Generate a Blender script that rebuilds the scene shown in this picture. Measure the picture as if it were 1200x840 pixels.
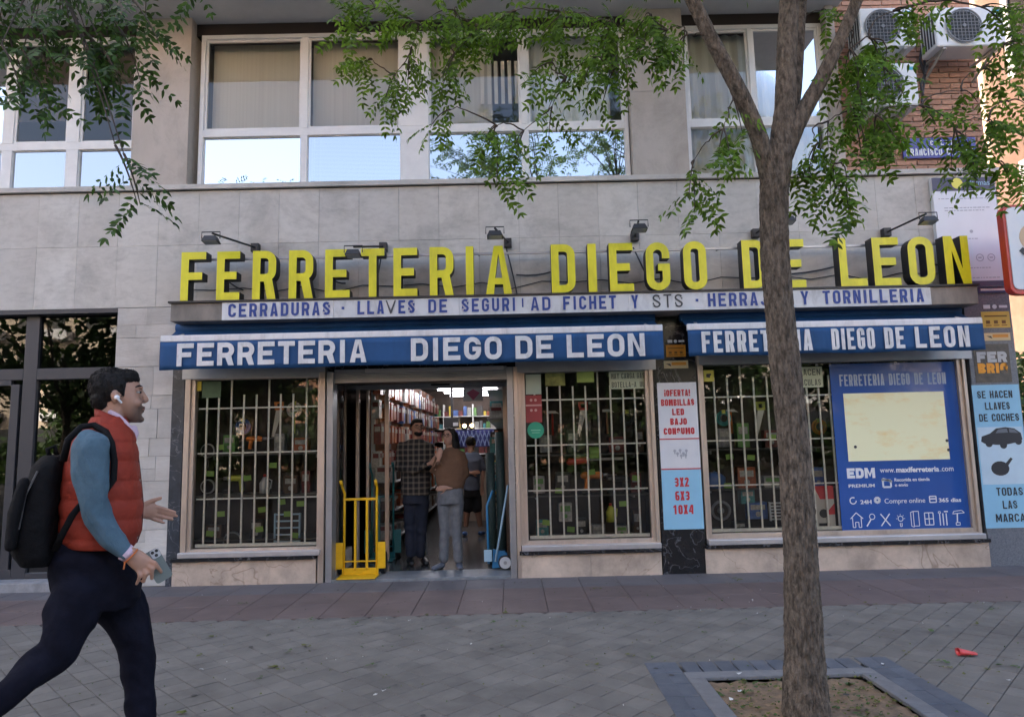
import bpy, bmesh, math, random
import numpy as np
from mathutils import Vector, Matrix
from mathutils.geometry import tessellate_polygon
for o in list(bpy.data.objects): bpy.data.objects.remove(o)
SC = bpy.context.scene
COL = SC.collection
RND = random.Random(7)
PI = math.pi
# ------------------------------------------------------------ camera
CAMH, FPX = 1.48, 800.0
pt_, yw_, rl_ = math.radians(6.94), math.radians(0.31), math.radians(-1.33)
fw = Vector((math.sin(yw_)*math.cos(pt_), math.cos(yw_)*math.cos(pt_), math.sin(pt_)))
r0 = Vector((math.cos(yw_), -math.sin(yw_), 0)); u0 = r0.cross(fw)
rt = r0*math.cos(rl_) + u0*math.sin(rl_); up = -r0*math.sin(rl_) + u0*math.cos(rl_)
cam_d = bpy.data.cameras.new('camera'); cam = bpy.data.objects.new('camera', cam_d); COL.objects.link(cam)
cam_d.sensor_width = 36; cam_d.lens = 36*FPX/1200; cam_d.clip_end = 2000; cam_d.clip_start = 0.05
cam.matrix_world = Matrix(((rt.x, up.x, -fw.x, 0), (rt.y, up.y, -fw.y, 0), (rt.z, up.z, -fw.z, CAMH), (0, 0, 0, 1)))
SC.camera = cam
# ------------------------------------------------------------ world and sun
SUN = Vector((-0.55, 0.62, 0.56)).normalized()
world = bpy.data.worlds.new('World'); SC.world = world; world.use_nodes = True
wn = world.node_tree; bg = wn.nodes['Background']
sky = wn.nodes.new('ShaderNodeTexSky'); sky.sky_type = 'NISHITA'; sky.sun_disc = False
sky.sun_elevation = math.asin(SUN.z); sky.sun_rotation = math.atan2(SUN.x, SUN.y)
sky.air_density = 0.75; sky.dust_density = 7.0; sky.ozone_density = 0.0
wn.links.new(sky.outputs[0], bg.inputs[0]); bg.inputs[1].default_value = 0.15
sd = bpy.data.lights.new('sun', 'SUN'); sd.energy = 4.5; sd.angle = math.radians(0.5); sd.color = (1, 0.9, 0.76)
so = bpy.data.objects.new('sun', sd); COL.objects.link(so); so.rotation_euler = SUN.to_track_quat('Z', 'Y').to_euler()
SC.view_settings.view_transform = 'Standard'; SC.view_settings.look = 'None'
SC.view_settings.exposure = 2.8; SC.view_settings.gamma = 1
SC.render.engine = 'CYCLES'

F = 7.70      # distance of the facade plane
def ray(px, py):
    return rt*((px-600)/FPX) - up*((py-420)/FPX) + fw
def at(px, py, Y=F):            # point of the photograph at distance Y from the camera
    d = ray(px, py); k = Y/d.y
    return Vector((d.x*k, Y, CAMH + d.z*k))
def X_(px, py, Y=F): return at(px, py, Y).x
def Z_(px, py, Y=F): return at(px, py, Y).z
def gnd(px, py, z=0.0):         # point on the ground
    d = ray(px, py); k = (z-CAMH)/d.z
    return Vector((d.x*k, d.y*k, z))

# ------------------------------------------------------------ materials
MATS = {}
def srgb(r, g, b):
    return tuple(((c/255)/12.92 if c/255 <= 0.04045 else ((c/255+0.055)/1.055)**2.4) for c in (r, g, b))
def mat(name, col, rough=0.6, var=0.0, scale=6.0, bump=0.0, bscale=40.0, metal=0.0, rnd=0.0, col2=None,
        stretch=(1, 1, 1), spec=0.5, emit=0.0, detail=6, coat=0.0, thr=None, bdist=0.01):
    if name in MATS: return MATS[name]
    m = bpy.data.materials.new(name); m.use_nodes = True; MATS[name] = m
    nt = m.node_tree; N = nt.nodes; L = nt.links; b = N['Principled BSDF']
    b.inputs['Base Color'].default_value = (*col, 1); b.inputs['Roughness'].default_value = rough
    b.inputs['Metallic'].default_value = metal; b.inputs['Specular IOR Level'].default_value = spec
    if coat: b.inputs['Coat Weight'].default_value = coat
    if emit:
        b.inputs['Emission Color'].default_value = (*col, 1); b.inputs['Emission Strength'].default_value = emit
    if var or bump or rnd or col2:
        g = N.new('ShaderNodeNewGeometry'); mp = N.new('ShaderNodeMapping'); mp.inputs['Scale'].default_value = stretch
        L.new(g.outputs['Position'], mp.inputs['Vector'])
    cur = None
    if var or col2:
        n = N.new('ShaderNodeTexNoise'); n.inputs['Scale'].default_value = scale; n.inputs['Detail'].default_value = detail
        n.inputs['Roughness'].default_value = 0.65
        L.new(mp.outputs[0], n.inputs['Vector'])
        cr = N.new('ShaderNodeMapRange')
        lo, hi = thr if thr else (0.3, 0.7)
        cr.inputs['From Min'].default_value = lo; cr.inputs['From Max'].default_value = hi
        L.new(n.outputs[0], cr.inputs['Value'])
        mx = N.new('ShaderNodeMix'); mx.data_type = 'RGBA'
        c2 = col2 if col2 else tuple(min(1, c*(1+var)) for c in col)
        c1 = col if col2 else tuple(c*(1-var) for c in col)
        mx.inputs[6].default_value = (*c1, 1); mx.inputs[7].default_value = (*c2, 1)
        L.new(cr.outputs[0], mx.inputs[0]); cur = mx.outputs[2]
    if rnd:
        oi = N.new('ShaderNodeObjectInfo'); mr = N.new('ShaderNodeMapRange')
        mr.inputs['To Min'].default_value = 1-rnd; mr.inputs['To Max'].default_value = 1+rnd
        L.new(oi.outputs['Random'], mr.inputs['Value'])
        hs = N.new('ShaderNodeHueSaturation'); L.new(mr.outputs[0], hs.inputs['Value'])
        if cur: L.new(cur, hs.inputs['Color'])
        else: hs.inputs['Color'].default_value = (*col, 1)
        cur = hs.outputs[0]
    if cur: L.new(cur, b.inputs['Base Color'])
    if bump:
        n2 = N.new('ShaderNodeTexNoise'); n2.inputs['Scale'].default_value = bscale; n2.inputs['Detail'].default_value = 5
        L.new(mp.outputs[0], n2.inputs['Vector'])
        bp = N.new('ShaderNodeBump'); bp.inputs['Strength'].default_value = bump; bp.inputs['Distance'].default_value = bdist
        L.new(n2.outputs[0], bp.inputs['Height']); L.new(bp.outputs[0], b.inputs['Normal'])
    return m
def streaks(m, amt, sx=2.6, sz=.35, lo=.48, hi=.75):
    nt = m.node_tree; b = nt.nodes['Principled BSDF']; src = b.inputs['Base Color'].links[0].from_socket; N = nt.nodes; L = nt.links
    g = N.new('ShaderNodeNewGeometry'); mp = N.new('ShaderNodeMapping'); mp.inputs['Scale'].default_value = (sx, sx, sz); L.new(g.outputs['Position'], mp.inputs[0])
    n = N.new('ShaderNodeTexNoise'); n.inputs['Scale'].default_value = 1.0; n.inputs['Detail'].default_value = 8; n.inputs['Roughness'].default_value = .7; n.inputs['Distortion'].default_value = .4; L.new(mp.outputs[0], n.inputs[0])
    r = N.new('ShaderNodeMapRange'); r.inputs['From Min'].default_value = lo; r.inputs['From Max'].default_value = hi; r.inputs['To Min'].default_value = 1; r.inputs['To Max'].default_value = 1-amt; L.new(n.outputs[0], r.inputs['Value'])
    hs = N.new('ShaderNodeHueSaturation'); L.new(r.outputs[0], hs.inputs['Value']); L.new(src, hs.inputs['Color']); L.new(hs.outputs[0], b.inputs['Base Color']); return m
def glass(name, ior=1.6, tint=(1, 1, 1), rough=0.0, wave=0.0):
    m = bpy.data.materials.new(name); m.use_nodes = True; nt = m.node_tree; N = nt.nodes; L = nt.links
    N.remove(N['Principled BSDF']); out = N['Material Output']
    tr = N.new('ShaderNodeBsdfTransparent'); tr.inputs[0].default_value = (*tint, 1)
    gl = N.new('ShaderNodeBsdfGlossy'); gl.inputs['Roughness'].default_value = rough
    fr = N.new('ShaderNodeFresnel'); fr.inputs['IOR'].default_value = ior
    mx = N.new('ShaderNodeMixShader'); L.new(fr.outputs[0], mx.inputs[0]); L.new(tr.outputs[0], mx.inputs[1]); L.new(gl.outputs[0], mx.inputs[2])
    if wave:
        g = N.new('ShaderNodeNewGeometry'); n = N.new('ShaderNodeTexNoise'); n.inputs['Scale'].default_value = 1.6
        L.new(g.outputs['Position'], n.inputs['Vector'])
        bp = N.new('ShaderNodeBump'); bp.inputs['Strength'].default_value = wave; bp.inputs['Distance'].default_value = 0.05
        L.new(n.outputs[0], bp.inputs['Height']); L.new(bp.outputs[0], gl.inputs['Normal'])
    L.new(mx.outputs[0], out.inputs[0]); return m
def wood_marble(name, base, vein, scale, rough, width=0.03):
    m = mat(name, base, rough, var=0.35, scale=scale*2, bump=0.05)
    nt = m.node_tree; N = nt.nodes; L = nt.links; b = N['Principled BSDF']
    src = b.inputs['Base Color'].links[0].from_socket
    g = N.new('ShaderNodeNewGeometry'); n = N.new('ShaderNodeTexNoise'); n.inputs['Scale'].default_value = scale; n.inputs['Distortion'].default_value = 1.2
    n.inputs['Detail'].default_value = 4
    L.new(g.outputs['Position'], n.inputs['Vector'])
    s = N.new('ShaderNodeMath'); s.operation = 'SUBTRACT'; s.inputs[1].default_value = 0.5; L.new(n.outputs[0], s.inputs[0])
    a = N.new('ShaderNodeMath'); a.operation = 'ABSOLUTE'; L.new(s.outputs[0], a.inputs[0])
    r = N.new('ShaderNodeMapRange'); r.inputs['From Min'].default_value = 0; r.inputs['From Max'].default_value = width
    r.inputs['To Min'].default_value = 0.8; r.inputs['To Max'].default_value = 0; L.new(a.outputs[0], r.inputs['Value'])
    mx = N.new('ShaderNodeMix'); mx.data_type = 'RGBA'; L.new(r.outputs[0], mx.inputs[0]); L.new(src, mx.inputs[6]); mx.inputs[7].default_value = (*vein, 1)
    L.new(mx.outputs[2], b.inputs['Base Color']); return m

M_stone = mat('limestone cladding', (0.48, 0.452, 0.41), 0.75, col2=(0.60, 0.578, 0.54), scale=1.7, bump=0.12, bscale=25, rnd=0.09, stretch=(1, 1, 0.5), thr=(0.25, 0.75))
M_stone_bounce = mat('limestone with painted warm bounce', (0.43, 0.375, 0.32), 0.75, col2=(0.52, 0.475, 0.43), scale=2.2, bump=0.12, bscale=25, rnd=0.05, stretch=(1, 1, 0.35), thr=(0.3, 0.75))  # pier stone; warm bounced light is painted into its colour
M_ashlar = mat('travertine ashlar', (0.43, 0.40, 0.365), 0.8, col2=(0.53, 0.51, 0.48), scale=5, bump=0.35, bscale=45, rnd=0.12, stretch=(0.4, 1, 1.6))
M_joint = mat('mortar joint', (0.16, 0.155, 0.15), 0.9)
M_core = mat('wall core', (0.22, 0.21, 0.2), 0.9)
M_black = wood_marble('black veined marble', (0.012, 0.012, 0.014), (0.16, 0.16, 0.17), 3.2, 0.25, 0.012)
M_granite = mat('blue grey granite', (0.09, 0.10, 0.12), 0.4, col2=(0.19, 0.20, 0.22), scale=60, bump=0.03)
M_base = wood_marble('beige base marble', (0.50, 0.40, 0.32), (0.26, 0.18, 0.13), 1.1, 0.5, 0.006)
M_alu = mat('champagne aluminium', (0.52, 0.43, 0.36), 0.42, metal=0.6, var=0.12, scale=3, stretch=(1, 1, 0.3))
M_alug = mat('grey aluminium', (0.34, 0.35, 0.37), 0.4, metal=0.7, var=0.1, scale=4)
M_sill = mat('sill aluminium', (0.62, 0.60, 0.60), 0.3, metal=0.7, var=0.08, scale=5)
M_white = mat('white painted aluminium', (0.74, 0.74, 0.73), 0.45, var=0.05, scale=8)
M_dkframe = mat('dark grey door frame', (0.05, 0.05, 0.058), 0.45, metal=0.3)
M_dark = mat('dark void', (0.015, 0.014, 0.014), 0.9)
M_brown = mat('dark brown shutter box', (0.03, 0.02, 0.017), 0.7)
M_grille = mat('pale painted steel bars', (0.82, 0.83, 0.80), 0.5, var=0.12, scale=30)
M_blue = mat('blue awning fabric', (0.005, 0.062, 0.19), 0.7, var=0.12, scale=3, bump=0.08, bscale=6)
M_barw = mat('white awning bar', (0.70, 0.70, 0.72), 0.5, var=0.06, scale=6)
M_fabw = mat('white printed letters', (0.66, 0.66, 0.67), 0.8, var=0.1, scale=10)
M_yellow = mat('yellow acrylic', (0.72, 0.66, 0.015), 0.35, var=0.08, scale=4)
M_lblack = mat('black letter casing', (0.018, 0.018, 0.02), 0.5, var=0.3, scale=10)
M_conc = mat('weathered canopy stone', (0.13, 0.12, 0.11), 0.85, col2=(0.33, 0.29, 0.25), scale=3, bump=0.2, bscale=30, stretch=(1, 1, 0.4))
M_panelw = mat('white sign panel', (0.62, 0.63, 0.65), 0.5, var=0.06, scale=4, rnd=0.05)
M_bletter = mat('blue sign letters', (0.015, 0.05, 0.25), 0.5)
M_kletter = mat('faded black letters', (0.05, 0.055, 0.065), 0.6)
M_blk = mat('black metal', (0.015, 0.015, 0.017), 0.45)
M_blkp = mat('black plastic', (0.02, 0.02, 0.022), 0.5)
M_cable = mat('grey cable', (0.04, 0.04, 0.045), 0.6)
M_brick = mat('orange brick', (0.42, 0.235, 0.16), 0.85, var=0.18, scale=30, bump=0.2, rnd=0.18)
M_mortar = mat('pale mortar', (0.50, 0.42, 0.36), 0.9, var=0.1, scale=20, bump=0.2)
G_disp = glass('display glass', 1.6, (0.93, 0.95, 0.93), wave=0.02)
G_win = glass('window glass', 1.75, (0.97, 0.98, 0.97), wave=0.03)
G_low = glass('mirror tinted window glass', 8.0, (0.8, 0.85, 0.85), wave=0.02)
G_door = glass('dark door glass', 1.6, (0.25, 0.27, 0.27), wave=0.03)
M_blind = mat('cream blind', (0.60, 0.60, 0.53), 0.85, var=0.08, scale=2, stretch=(14, 1, 0.1))
M_curt = mat('pale curtain', (0.60, 0.62, 0.58), 0.85)

streaks(M_stone, .34, 1.3, 1.6, .5, .72); streaks(M_stone, .16, 7, 16, .45, .7); streaks(M_stone_bounce, .3, 2.2, 1.6); streaks(M_ashlar, .25, 3, 1.5); streaks(M_blue, .3, 5, .8, .45, .7); streaks(M_fabw, .25, 14, 6, .5, .7); streaks(M_yellow, .25, 6, 2, .45, .75)
streaks(M_barw, .3, 8, 2); streaks(M_panelw, .3, 6, 3, .5, .7); streaks(M_alu, .35, 5, .8); streaks(M_base, .35, 3, 2.5)
# ------------------------------------------------------------ mesh helpers
ORG = {}
def origin(p): return ORG.get(p.name, Vector((0, 0, 0))) if p else Vector((0, 0, 0))
class MB:
    def __init__(s): s.v = []; s.f = []; s.m = []; s.mi = 0
    def add(s, vs, fs):
        n = len(s.v); s.v += [tuple(v) for v in vs]
        for f in fs: s.f.append([i+n for i in f]); s.m.append(s.mi)
        return s
    def box(s, x0, x1, y0, y1, z0, z1, R=None):
        x0, x1 = min(x0, x1), max(x0, x1); y0, y1 = min(y0, y1), max(y0, y1); z0, z1 = min(z0, z1), max(z0, z1)
        vs = [(x, y, z) for x in (x0, x1) for y in (y0, y1) for z in (z0, z1)]
        if R is not None: vs = [R @ Vector(v) for v in vs]
        return s.add(vs, [(0, 1, 3, 2), (4, 6, 7, 5), (0, 4, 5, 1), (2, 3, 7, 6), (0, 2, 6, 4), (1, 5, 7, 3)])
    def quadprism(s, q0, q1):      # two quads (lists of 4 points), front and back
        vs = list(q0)+list(q1)
        return s.add(vs, [(0, 1, 2, 3), (7, 6, 5, 4), (0, 4, 5, 1), (1, 5, 6, 2), (2, 6, 7, 3), (3, 7, 4, 0)])
    def tube(s, pts, rad, n=8, cap=True, refd=None):
        pts = [Vector(p) for p in pts]
        if not isinstance(rad, (list, tuple)): rad = [rad]*len(pts)
        rad = [(r, r) if not isinstance(r, (tuple, list)) else r for r in rad]
        vs = []; prev = None
        for i, p in enumerate(pts):
            a = pts[max(i-1, 0)]; b = pts[min(i+1, len(pts)-1)]
            d = (b-a).normalized() if (b-a).length > 1e-9 else Vector((0, 0, 1))
            if prev is None:
                ref = Vector(refd) if refd else (Vector((0, 1, 0)) if abs(d.y) < 0.9 else Vector((1, 0, 0)))
            else: ref = prev
            e1 = (ref - d*ref.dot(d))
            if e1.length < 1e-6: e1 = d.orthogonal()
            e1.normalize(); prev = e1; e2 = d.cross(e1)
            for k in range(n):
                t = 2*PI*k/n; vs.append(p + e1*math.cos(t)*rad[i][0] + e2*math.sin(t)*rad[i][1])
        fs = [(i*n+k, i*n+(k+1) % n, (i+1)*n+(k+1) % n, (i+1)*n+k) for i in range(len(pts)-1) for k in range(n)]
        if cap: fs += [tuple(reversed(range(n))), tuple(range((len(pts)-1)*n, len(pts)*n))]
        return s.add(vs, fs)
    def capsule(s, pts, rad, n=10, **k):     # tube with rounded ends
        pts = [Vector(p) for p in pts]
        if not isinstance(rad, (list, tuple)): rad = [rad]*len(pts)
        R = [(r, r) if not isinstance(r, (tuple, list)) else r for r in rad]
        d0 = (pts[0]-pts[1]).normalized(); d1 = (pts[-1]-pts[-2]).normalized()
        P = []; Q = []
        for a in (0.98, 0.8, 0.5): 
            c = math.sqrt(1-a*a); P.append(pts[0]+d0*min(R[0])*a); Q.append((R[0][0]*c, R[0][1]*c))
        P += pts; Q += R
        for a in (0.5, 0.8, 0.98):
            c = math.sqrt(1-a*a); P.append(pts[-1]+d1*min(R[-1])*a); Q.append((R[-1][0]*c, R[-1][1]*c))
        return s.tube(P, Q, n, **k)
    def ball(s, c, r, n=12, R=None):
        if not isinstance(r, (tuple, list)): r = (r, r, r)
        m = n//2; vs = []; c = Vector(c)
        for i in range(m+1):
            a = PI*i/m
            for k in range(n):
                t = 2*PI*k/n; v = Vector((r[0]*math.sin(a)*math.cos(t), r[1]*math.sin(a)*math.sin(t), r[2]*math.cos(a)))
                if R: v = R @ v
                vs.append(c+v)
        return s.add(vs, [(i*n+k, (i+1)*n+k, (i+1)*n+(k+1) % n, i*n+(k+1) % n) for i in range(m) for k in range(n)])
    def disc(s, c, r, y1, n=16, ry=None):        # a disc facing the street (-Y) with thickness up to y1
        c = Vector(c); ry = ry or r
        f = [(c.x+r*math.cos(2*PI*k/n), c.y, c.z+ry*math.sin(2*PI*k/n)) for k in range(n)]
        b = [(p[0], y1, p[2]) for p in f]
        return s.add(f+b, [tuple(range(n)), tuple(reversed(range(n, 2*n)))]+[(k, k+n, (k+1) % n+n, (k+1) % n) for k in range(n)])
    def poly(s, outer, holes, y0, y1):           # extruded polygon in the XZ plane
        loops = [[Vector((x, z, 0)) for x, z in outer]]+[[Vector((x, z, 0)) for x, z in h] for h in holes]
        flat = [p for l in loops for p in l]; tris = tessellate_polygon(loops); n = len(flat)
        vs = [(p.x, y0, p.y) for p in flat]
        if y1 is None:
            return s.add(vs, [tuple(t) for t in tris])
        vs += [(p.x, y1, p.y) for p in flat]
        fs = [tuple(t) for t in tris]+[tuple(i+n for i in reversed(t)) for t in tris]
        k = 0
        for l in loops:
            m = len(l)
            for i in range(m): a, b = k+i, k+(i+1) % m; fs.append((a, b, b+n, a+n))
            k += m
        return s.add(vs, fs)
    def mesh(s, name, mats, org=Vector((0, 0, 0)), smooth=False):
        me = bpy.data.meshes.new(name)
        vs = [(v[0]-org.x, v[1]-org.y, v[2]-org.z) for v in s.v]
        me.from_pydata(vs, [], s.f); 
        for m in (mats if isinstance(mats, (list, tuple)) else [mats]): me.materials.append(m)
        me.polygons.foreach_set('material_index', s.m)
        bm = bmesh.new(); bm.from_mesh(me); bmesh.ops.recalc_face_normals(bm, faces=bm.faces); bm.to_mesh(me); bm.free()
        if smooth: me.polygons.foreach_set('use_smooth', [True]*len(me.polygons))
        me.update(); return me
    def build(s, name, mats, parent=None, smooth=False, bevel=0.0, org=None):
        o_ = origin(parent) if parent else (org or Vector((0, 0, 0)))
        me = s.mesh(name, mats, o_, smooth)
        o = bpy.data.objects.new(name, me); COL.objects.link(o)
        if parent: o.parent = parent; ORG[o.name] = o_
        else: o.location = o_; ORG[o.name] = o_
        if bevel:
            b = o.modifiers.new('bevel', 'BEVEL'); b.width = bevel; b.segments = 2; b.limit_method = 'ANGLE'
        return o
def tag(o, label=None, cat=None, group=None, kind=None):
    if label: o['label'] = label
    if cat: o['category'] = cat
    if group: o['group'] = group
    if kind: o['kind'] = kind
    return o
def thing(name, loc, label, cat, group=None, kind=None):
    o = bpy.data.objects.new(name, None); COL.objects.link(o); o.location = loc; o.empty_display_size = 0.1
    ORG[o.name] = Vector(loc); return tag(o, label, cat, group, kind)
def inst(name, me, parent, loc, rot=None, scale=None):       # an object sharing mesh data, at a world position
    o = bpy.data.objects.new(name, me); COL.objects.link(o)
    if parent: o.parent = parent
    o.location = Vector(loc)-origin(parent)
    if rot: o.rotation_euler = rot
    if scale: o.scale = scale
    return o
def copy_tree(o, parent=None):
    c = o.copy(); COL.objects.link(c); c.parent = parent
    for ch in o.children: copy_tree(ch, c)
    return c
UNIT = {}
def unitbox(m, bev=0.0):
    k = (m.name, bev)
    if k not in UNIT:
        b = MB(); b.box(-.5, .5, -.5, .5, -.5, .5); UNIT[k] = b.mesh('piece', m)
    return UNIT[k]
def piece(name, m, parent, x0, x1, y0, y1, z0, z1, rot=None):
    return inst(name, unitbox(m), parent, ((x0+x1)/2, (y0+y1)/2, (z0+z1)/2), rot, (abs(x1-x0), abs(y1-y0), abs(z1-z0)))

# ------------------------------------------------------------ lettering: condensed grotesque glyphs as outlines
def arc(cx, cz, r, a0, a1, n=5, rz=None):
    rz = r if rz is None else rz
    return [(cx+r*math.cos(math.radians(a0+(a1-a0)*i/n)), cz+rz*math.sin(math.radians(a0+(a1-a0)*i/n))) for i in range(n+1)]
def rrect(x0, x1, z0, z1, r):
    r = max(0.001, min(r, (x1-x0)/2-.0005, (z1-z0)/2-.0005))
    return arc(x1-r, z1-r, r, 0, 90)+arc(x0+r, z1-r, r, 90, 180)+arc(x0+r, z0+r, r, 180, 270)+arc(x1-r, z0+r, r, 270, 360)
def ribbon(pts, t):
    L = []; R = []
    for i, p in enumerate(pts):
        a = pts[max(i-1, 0)]; b = pts[min(i+1, len(pts)-1)]
        def nrm(p, q):
            dx, dz = q[0]-p[0], q[1]-p[1]; l = math.hypot(dx, dz) or 1; return (-dz/l, dx/l)
        if i == 0: n = nrm(p, b); k = 1
        elif i == len(pts)-1: n = nrm(a, p); k = 1
        else:
            n1 = nrm(a, p); n2 = nrm(p, b); n = (n1[0]+n2[0], n1[1]+n2[1]); l = math.hypot(*n) or 1; n = (n[0]/l, n[1]/l)
            k = min(2.5, 1/max(0.3, n[0]*n1[0]+n[1]*n1[1]))
        L.append((p[0]+n[0]*t/2*k, p[1]+n[1]*t/2*k)); R.append((p[0]-n[0]*t/2*k, p[1]-n[1]*t/2*k))
    return L+R[::-1]
def glyph(c, w, h, t):
    """outlines of a capital in a w x h box with stroke t: list of (outer, holes)"""
    m = h*0.5; r = w*0.46; ri = max(r-t, w*.08)
    if c == 'I': return [([(0, 0), (0, h), (t, h), (t, 0)], [])]
    if c == 'F': return [([(0, 0), (0, h), (w, h), (w, h-t), (t, h-t), (t, m+t/2), (w*.86, m+t/2), (w*.86, m-t/2), (t, m-t/2), (t, 0)], [])]
    if c == 'E': return [([(0, 0), (0, h), (w, h), (w, h-t), (t, h-t), (t, m+t/2), (w*.86, m+t/2), (w*.86, m-t/2), (t, m-t/2), (t, t), (w, t), (w, 0)], [])]
    if c == 'L': return [([(0, 0), (0, h), (t, h), (t, t), (w, t), (w, 0)], [])]
    if c == 'T': return [([(w/2-t/2, 0), (w/2-t/2, h-t), (0, h-t), (0, h), (w, h), (w, h-t), (w/2+t/2, h-t), (w/2+t/2, 0)], [])]
    if c == 'H': return [([(0, 0), (0, h), (t, h), (t, m+t/2), (w-t, m+t/2), (w-t, h), (w, h), (w, 0), (w-t, 0), (w-t, m-t/2), (t, m-t/2), (t, 0)], [])]
    if c == 'A':
        tt = t*1.05; bz = h*.2; bt = t*.85; a = tt*.55
        ix = lambda z: (w/2-a)*z/h+tt*(1-z/h)+a*(z/h)*0.9     # inner edge of left leg
        zt = h*0.86
        return [([(0, 0), (w/2-a, h), (w/2+a, h), (w, 0), (w-tt, 0), (w-ix(bz), bz), (ix(bz), bz), (tt, 0)],
                 [[(ix(bz+bt), bz+bt), (w-ix(bz+bt), bz+bt), (w/2, zt-0.02*h)]])]
    if c == 'O': return [(rrect(0, w, 0, h, r), [rrect(t, w-t, t, h-t, ri)[::-1]])]
    if c == 'D': return [([(0, 0), (0, h)]+arc(w-r, h-r, r, 90, 0)+arc(w-r, r, r, 0, -90), [[(t, t)]+arc(w-t-ri, t+ri, ri, -90, 0)+arc(w-t-ri, h-t-ri, ri, 0, 90)+[(t, h-t)]])]
    if c in 'PRB':
        b = h*.44 if c != 'B' else h*.5
        r2 = min(r, (h-b+t*.5)/2-.001); z0 = b-t/2; ri2 = max(r2-t, .02*w)
        hole = [(t, z0+t)]+arc(w-t-ri2, z0+t+ri2, ri2, -90, 0)+arc(w-t-ri2, h-t-ri2, ri2, 0, 90)+[(t, h-t)]
        top = [(0, 0), (0, h)]+arc(w-r2, h-r2, r2, 90, 0)
        if c == 'P': return [(top+arc(w-r2, z0+r2, r2, 0, -90)+[(t, z0), (t, 0)], [hole])]
        if c == 'R': return [(top+arc(w-r2, z0+r2, r2, 0, -50)+[(w, 0), (w-t*1.1, 0), (w*.52-t*.1, z0), (t, z0), (t, 0)], [hole])]
        r3 = min(r, (z0+t)/2-.001); ri3 = max(r3-t, .02*w)
        return [(top+arc(w-r2, z0+t*.5+r2, r2, 0, -60)+arc(w-r3, z0+t*.5-r3, r3, 60, 0)+arc(w-r3, r3, r3, 0, -90), [hole, [(t, t)]+arc(w-t-ri3, t+ri3, ri3, -90, 0)+arc(w-t-ri3, z0-ri3, ri3, 0, 90)+[(t, z0)]])]
    q = t/2; rr = w/2-q
    if c == 'G':
        ri_ = max(w/2-t, w*.05); g0 = [(w, h*.66)]+arc(w/2, h-w/2, w/2, 0, 180, 9)+arc(w/2, w/2, w/2, 180, 360, 9)+[(w, m+t*.35), (w*.5, m+t*.35), (w*.5, m-t*.6), (w-t, m-t*.6)]
        return [(g0+arc(w/2, w/2, ri_, 360, 180, 9)+arc(w/2, h-w/2, ri_, 180, 0, 9)+[(w-t, h*.66)], [])]
    if c == 'C': return [(ribbon([(w-q, h*.68)]+arc(w/2, h-q-rr, rr, 0, 180, 8)+arc(w/2, q+rr, rr, 180, 360, 8)+[(w-q, h*.32)], t), [])]
    if c == 'U': return [(ribbon([(q, h)]+arc(w/2, q+rr, rr, 180, 360, 8)+[(w-q, h)], t), [])]
    if c == 'J': return [(ribbon([(q, h*.3)]+arc(w/2, q+rr, rr, 180, 360, 8)+[(w-q, h)], t), [])]
    if c == 'S': 
        rz = (h-2*q)/4; rr = min(rr, rz)
        return [(ribbon([(w-q, h*.74)]+arc(w/2, h-q-rz, w/2-q, 0, 180, 8, rz*.95)+[(q+.1*w, m+.12*h), (w-q-.1*w, m-.12*h)]+arc(w/2, q+rz, w/2-q, 0, -180, 8, rz*.95)+[(q, h*.26)], t), [])]
    if c == 'N': return [([(0, 0), (0, h), (t*1.1, h), (w-t, h*.30), (w-t, h), (w, h), (w, 0), (w-t*1.1, 0), (t, h*.70), (t, 0)], [])]
    if c == 'M': return [([(0, 0), (0, h), (t*1.1, h), (w/2, h*.42), (w-t*1.1, h), (w, h), (w, 0), (w-t, 0), (w-t, h*.62), (w/2, h*.1), (t, h*.62), (t, 0)], [])]
    if c == 'V': return [([(0, h), (t*1.05, h), (w/2, h*.24), (w-t*1.05, h), (w, h), (w/2+t*.55, 0), (w/2-t*.55, 0)], [])]
    if c == 'Y': return [([(0, h), (t*1.05, h), (w/2, h*.58), (w-t*1.05, h), (w, h), (w/2+t/2, h*.42), (w/2+t/2, 0), (w/2-t/2, 0), (w/2-t/2, h*.42)], [])]
    if c == 'X': return [([(0, 0), (w/2-t*.55, m), (0, h), (t*1.1, h), (w/2, m+t), (w-t*1.1, h), (w, h), (w/2+t*.55, m), (w, 0), (w-t*1.1, 0), (w/2, m-t), (t*1.1, 0)], [])]
    if c == 'Q': return glyph('O', w, h, t)
    if c == '.': return [([(0, 0), (0, t), (t, t), (t, 0)], [])]
    if c == '-': return [([(0, m-q), (0, m+q), (w, m+q), (w, m-q)], [])]
    if c == '·': return [([(0, m-q), (0, m+q), (t, m+q), (t, m-q)], [])]
    if c == '!': return [([(0, 0), (0, t), (t, t), (t, 0)], []), ([(0, t*1.6), (0, h), (t, h), (t, t*1.6)], [])]
    if c == '¡': return [([(0, h-t), (0, h), (t, h), (t, h-t)], []), ([(0, 0), (0, h-t*1.6), (t, h-t*1.6), (t, 0)], [])]
    if c == '0': return glyph('O', w, h, t)
    if c == '1': return [([(w*.35, 0), (w*.35, h*.76), (0.05*w, h*.68), (.05*w, h*.84), (w*.4, h), (w*.35+t, h), (w*.35+t, 0)], [])]
    if c == '2': return [(ribbon([(q, h*.72)]+arc(w/2, h-q-w/2+q, w/2-q, 180, -20, 8)+[(q, q), (w, q)], t), [])]
    if c == '3': 
        rz = (h-2*q)/4
        return [(ribbon([(q, h*.76)]+arc(w/2, h-q-rz, w/2-q, 160, -70, 7, rz)+[(w*.4, m)]+arc(w/2, q+rz, w/2-q, 70, -160, 7, rz), t), [])]
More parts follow.
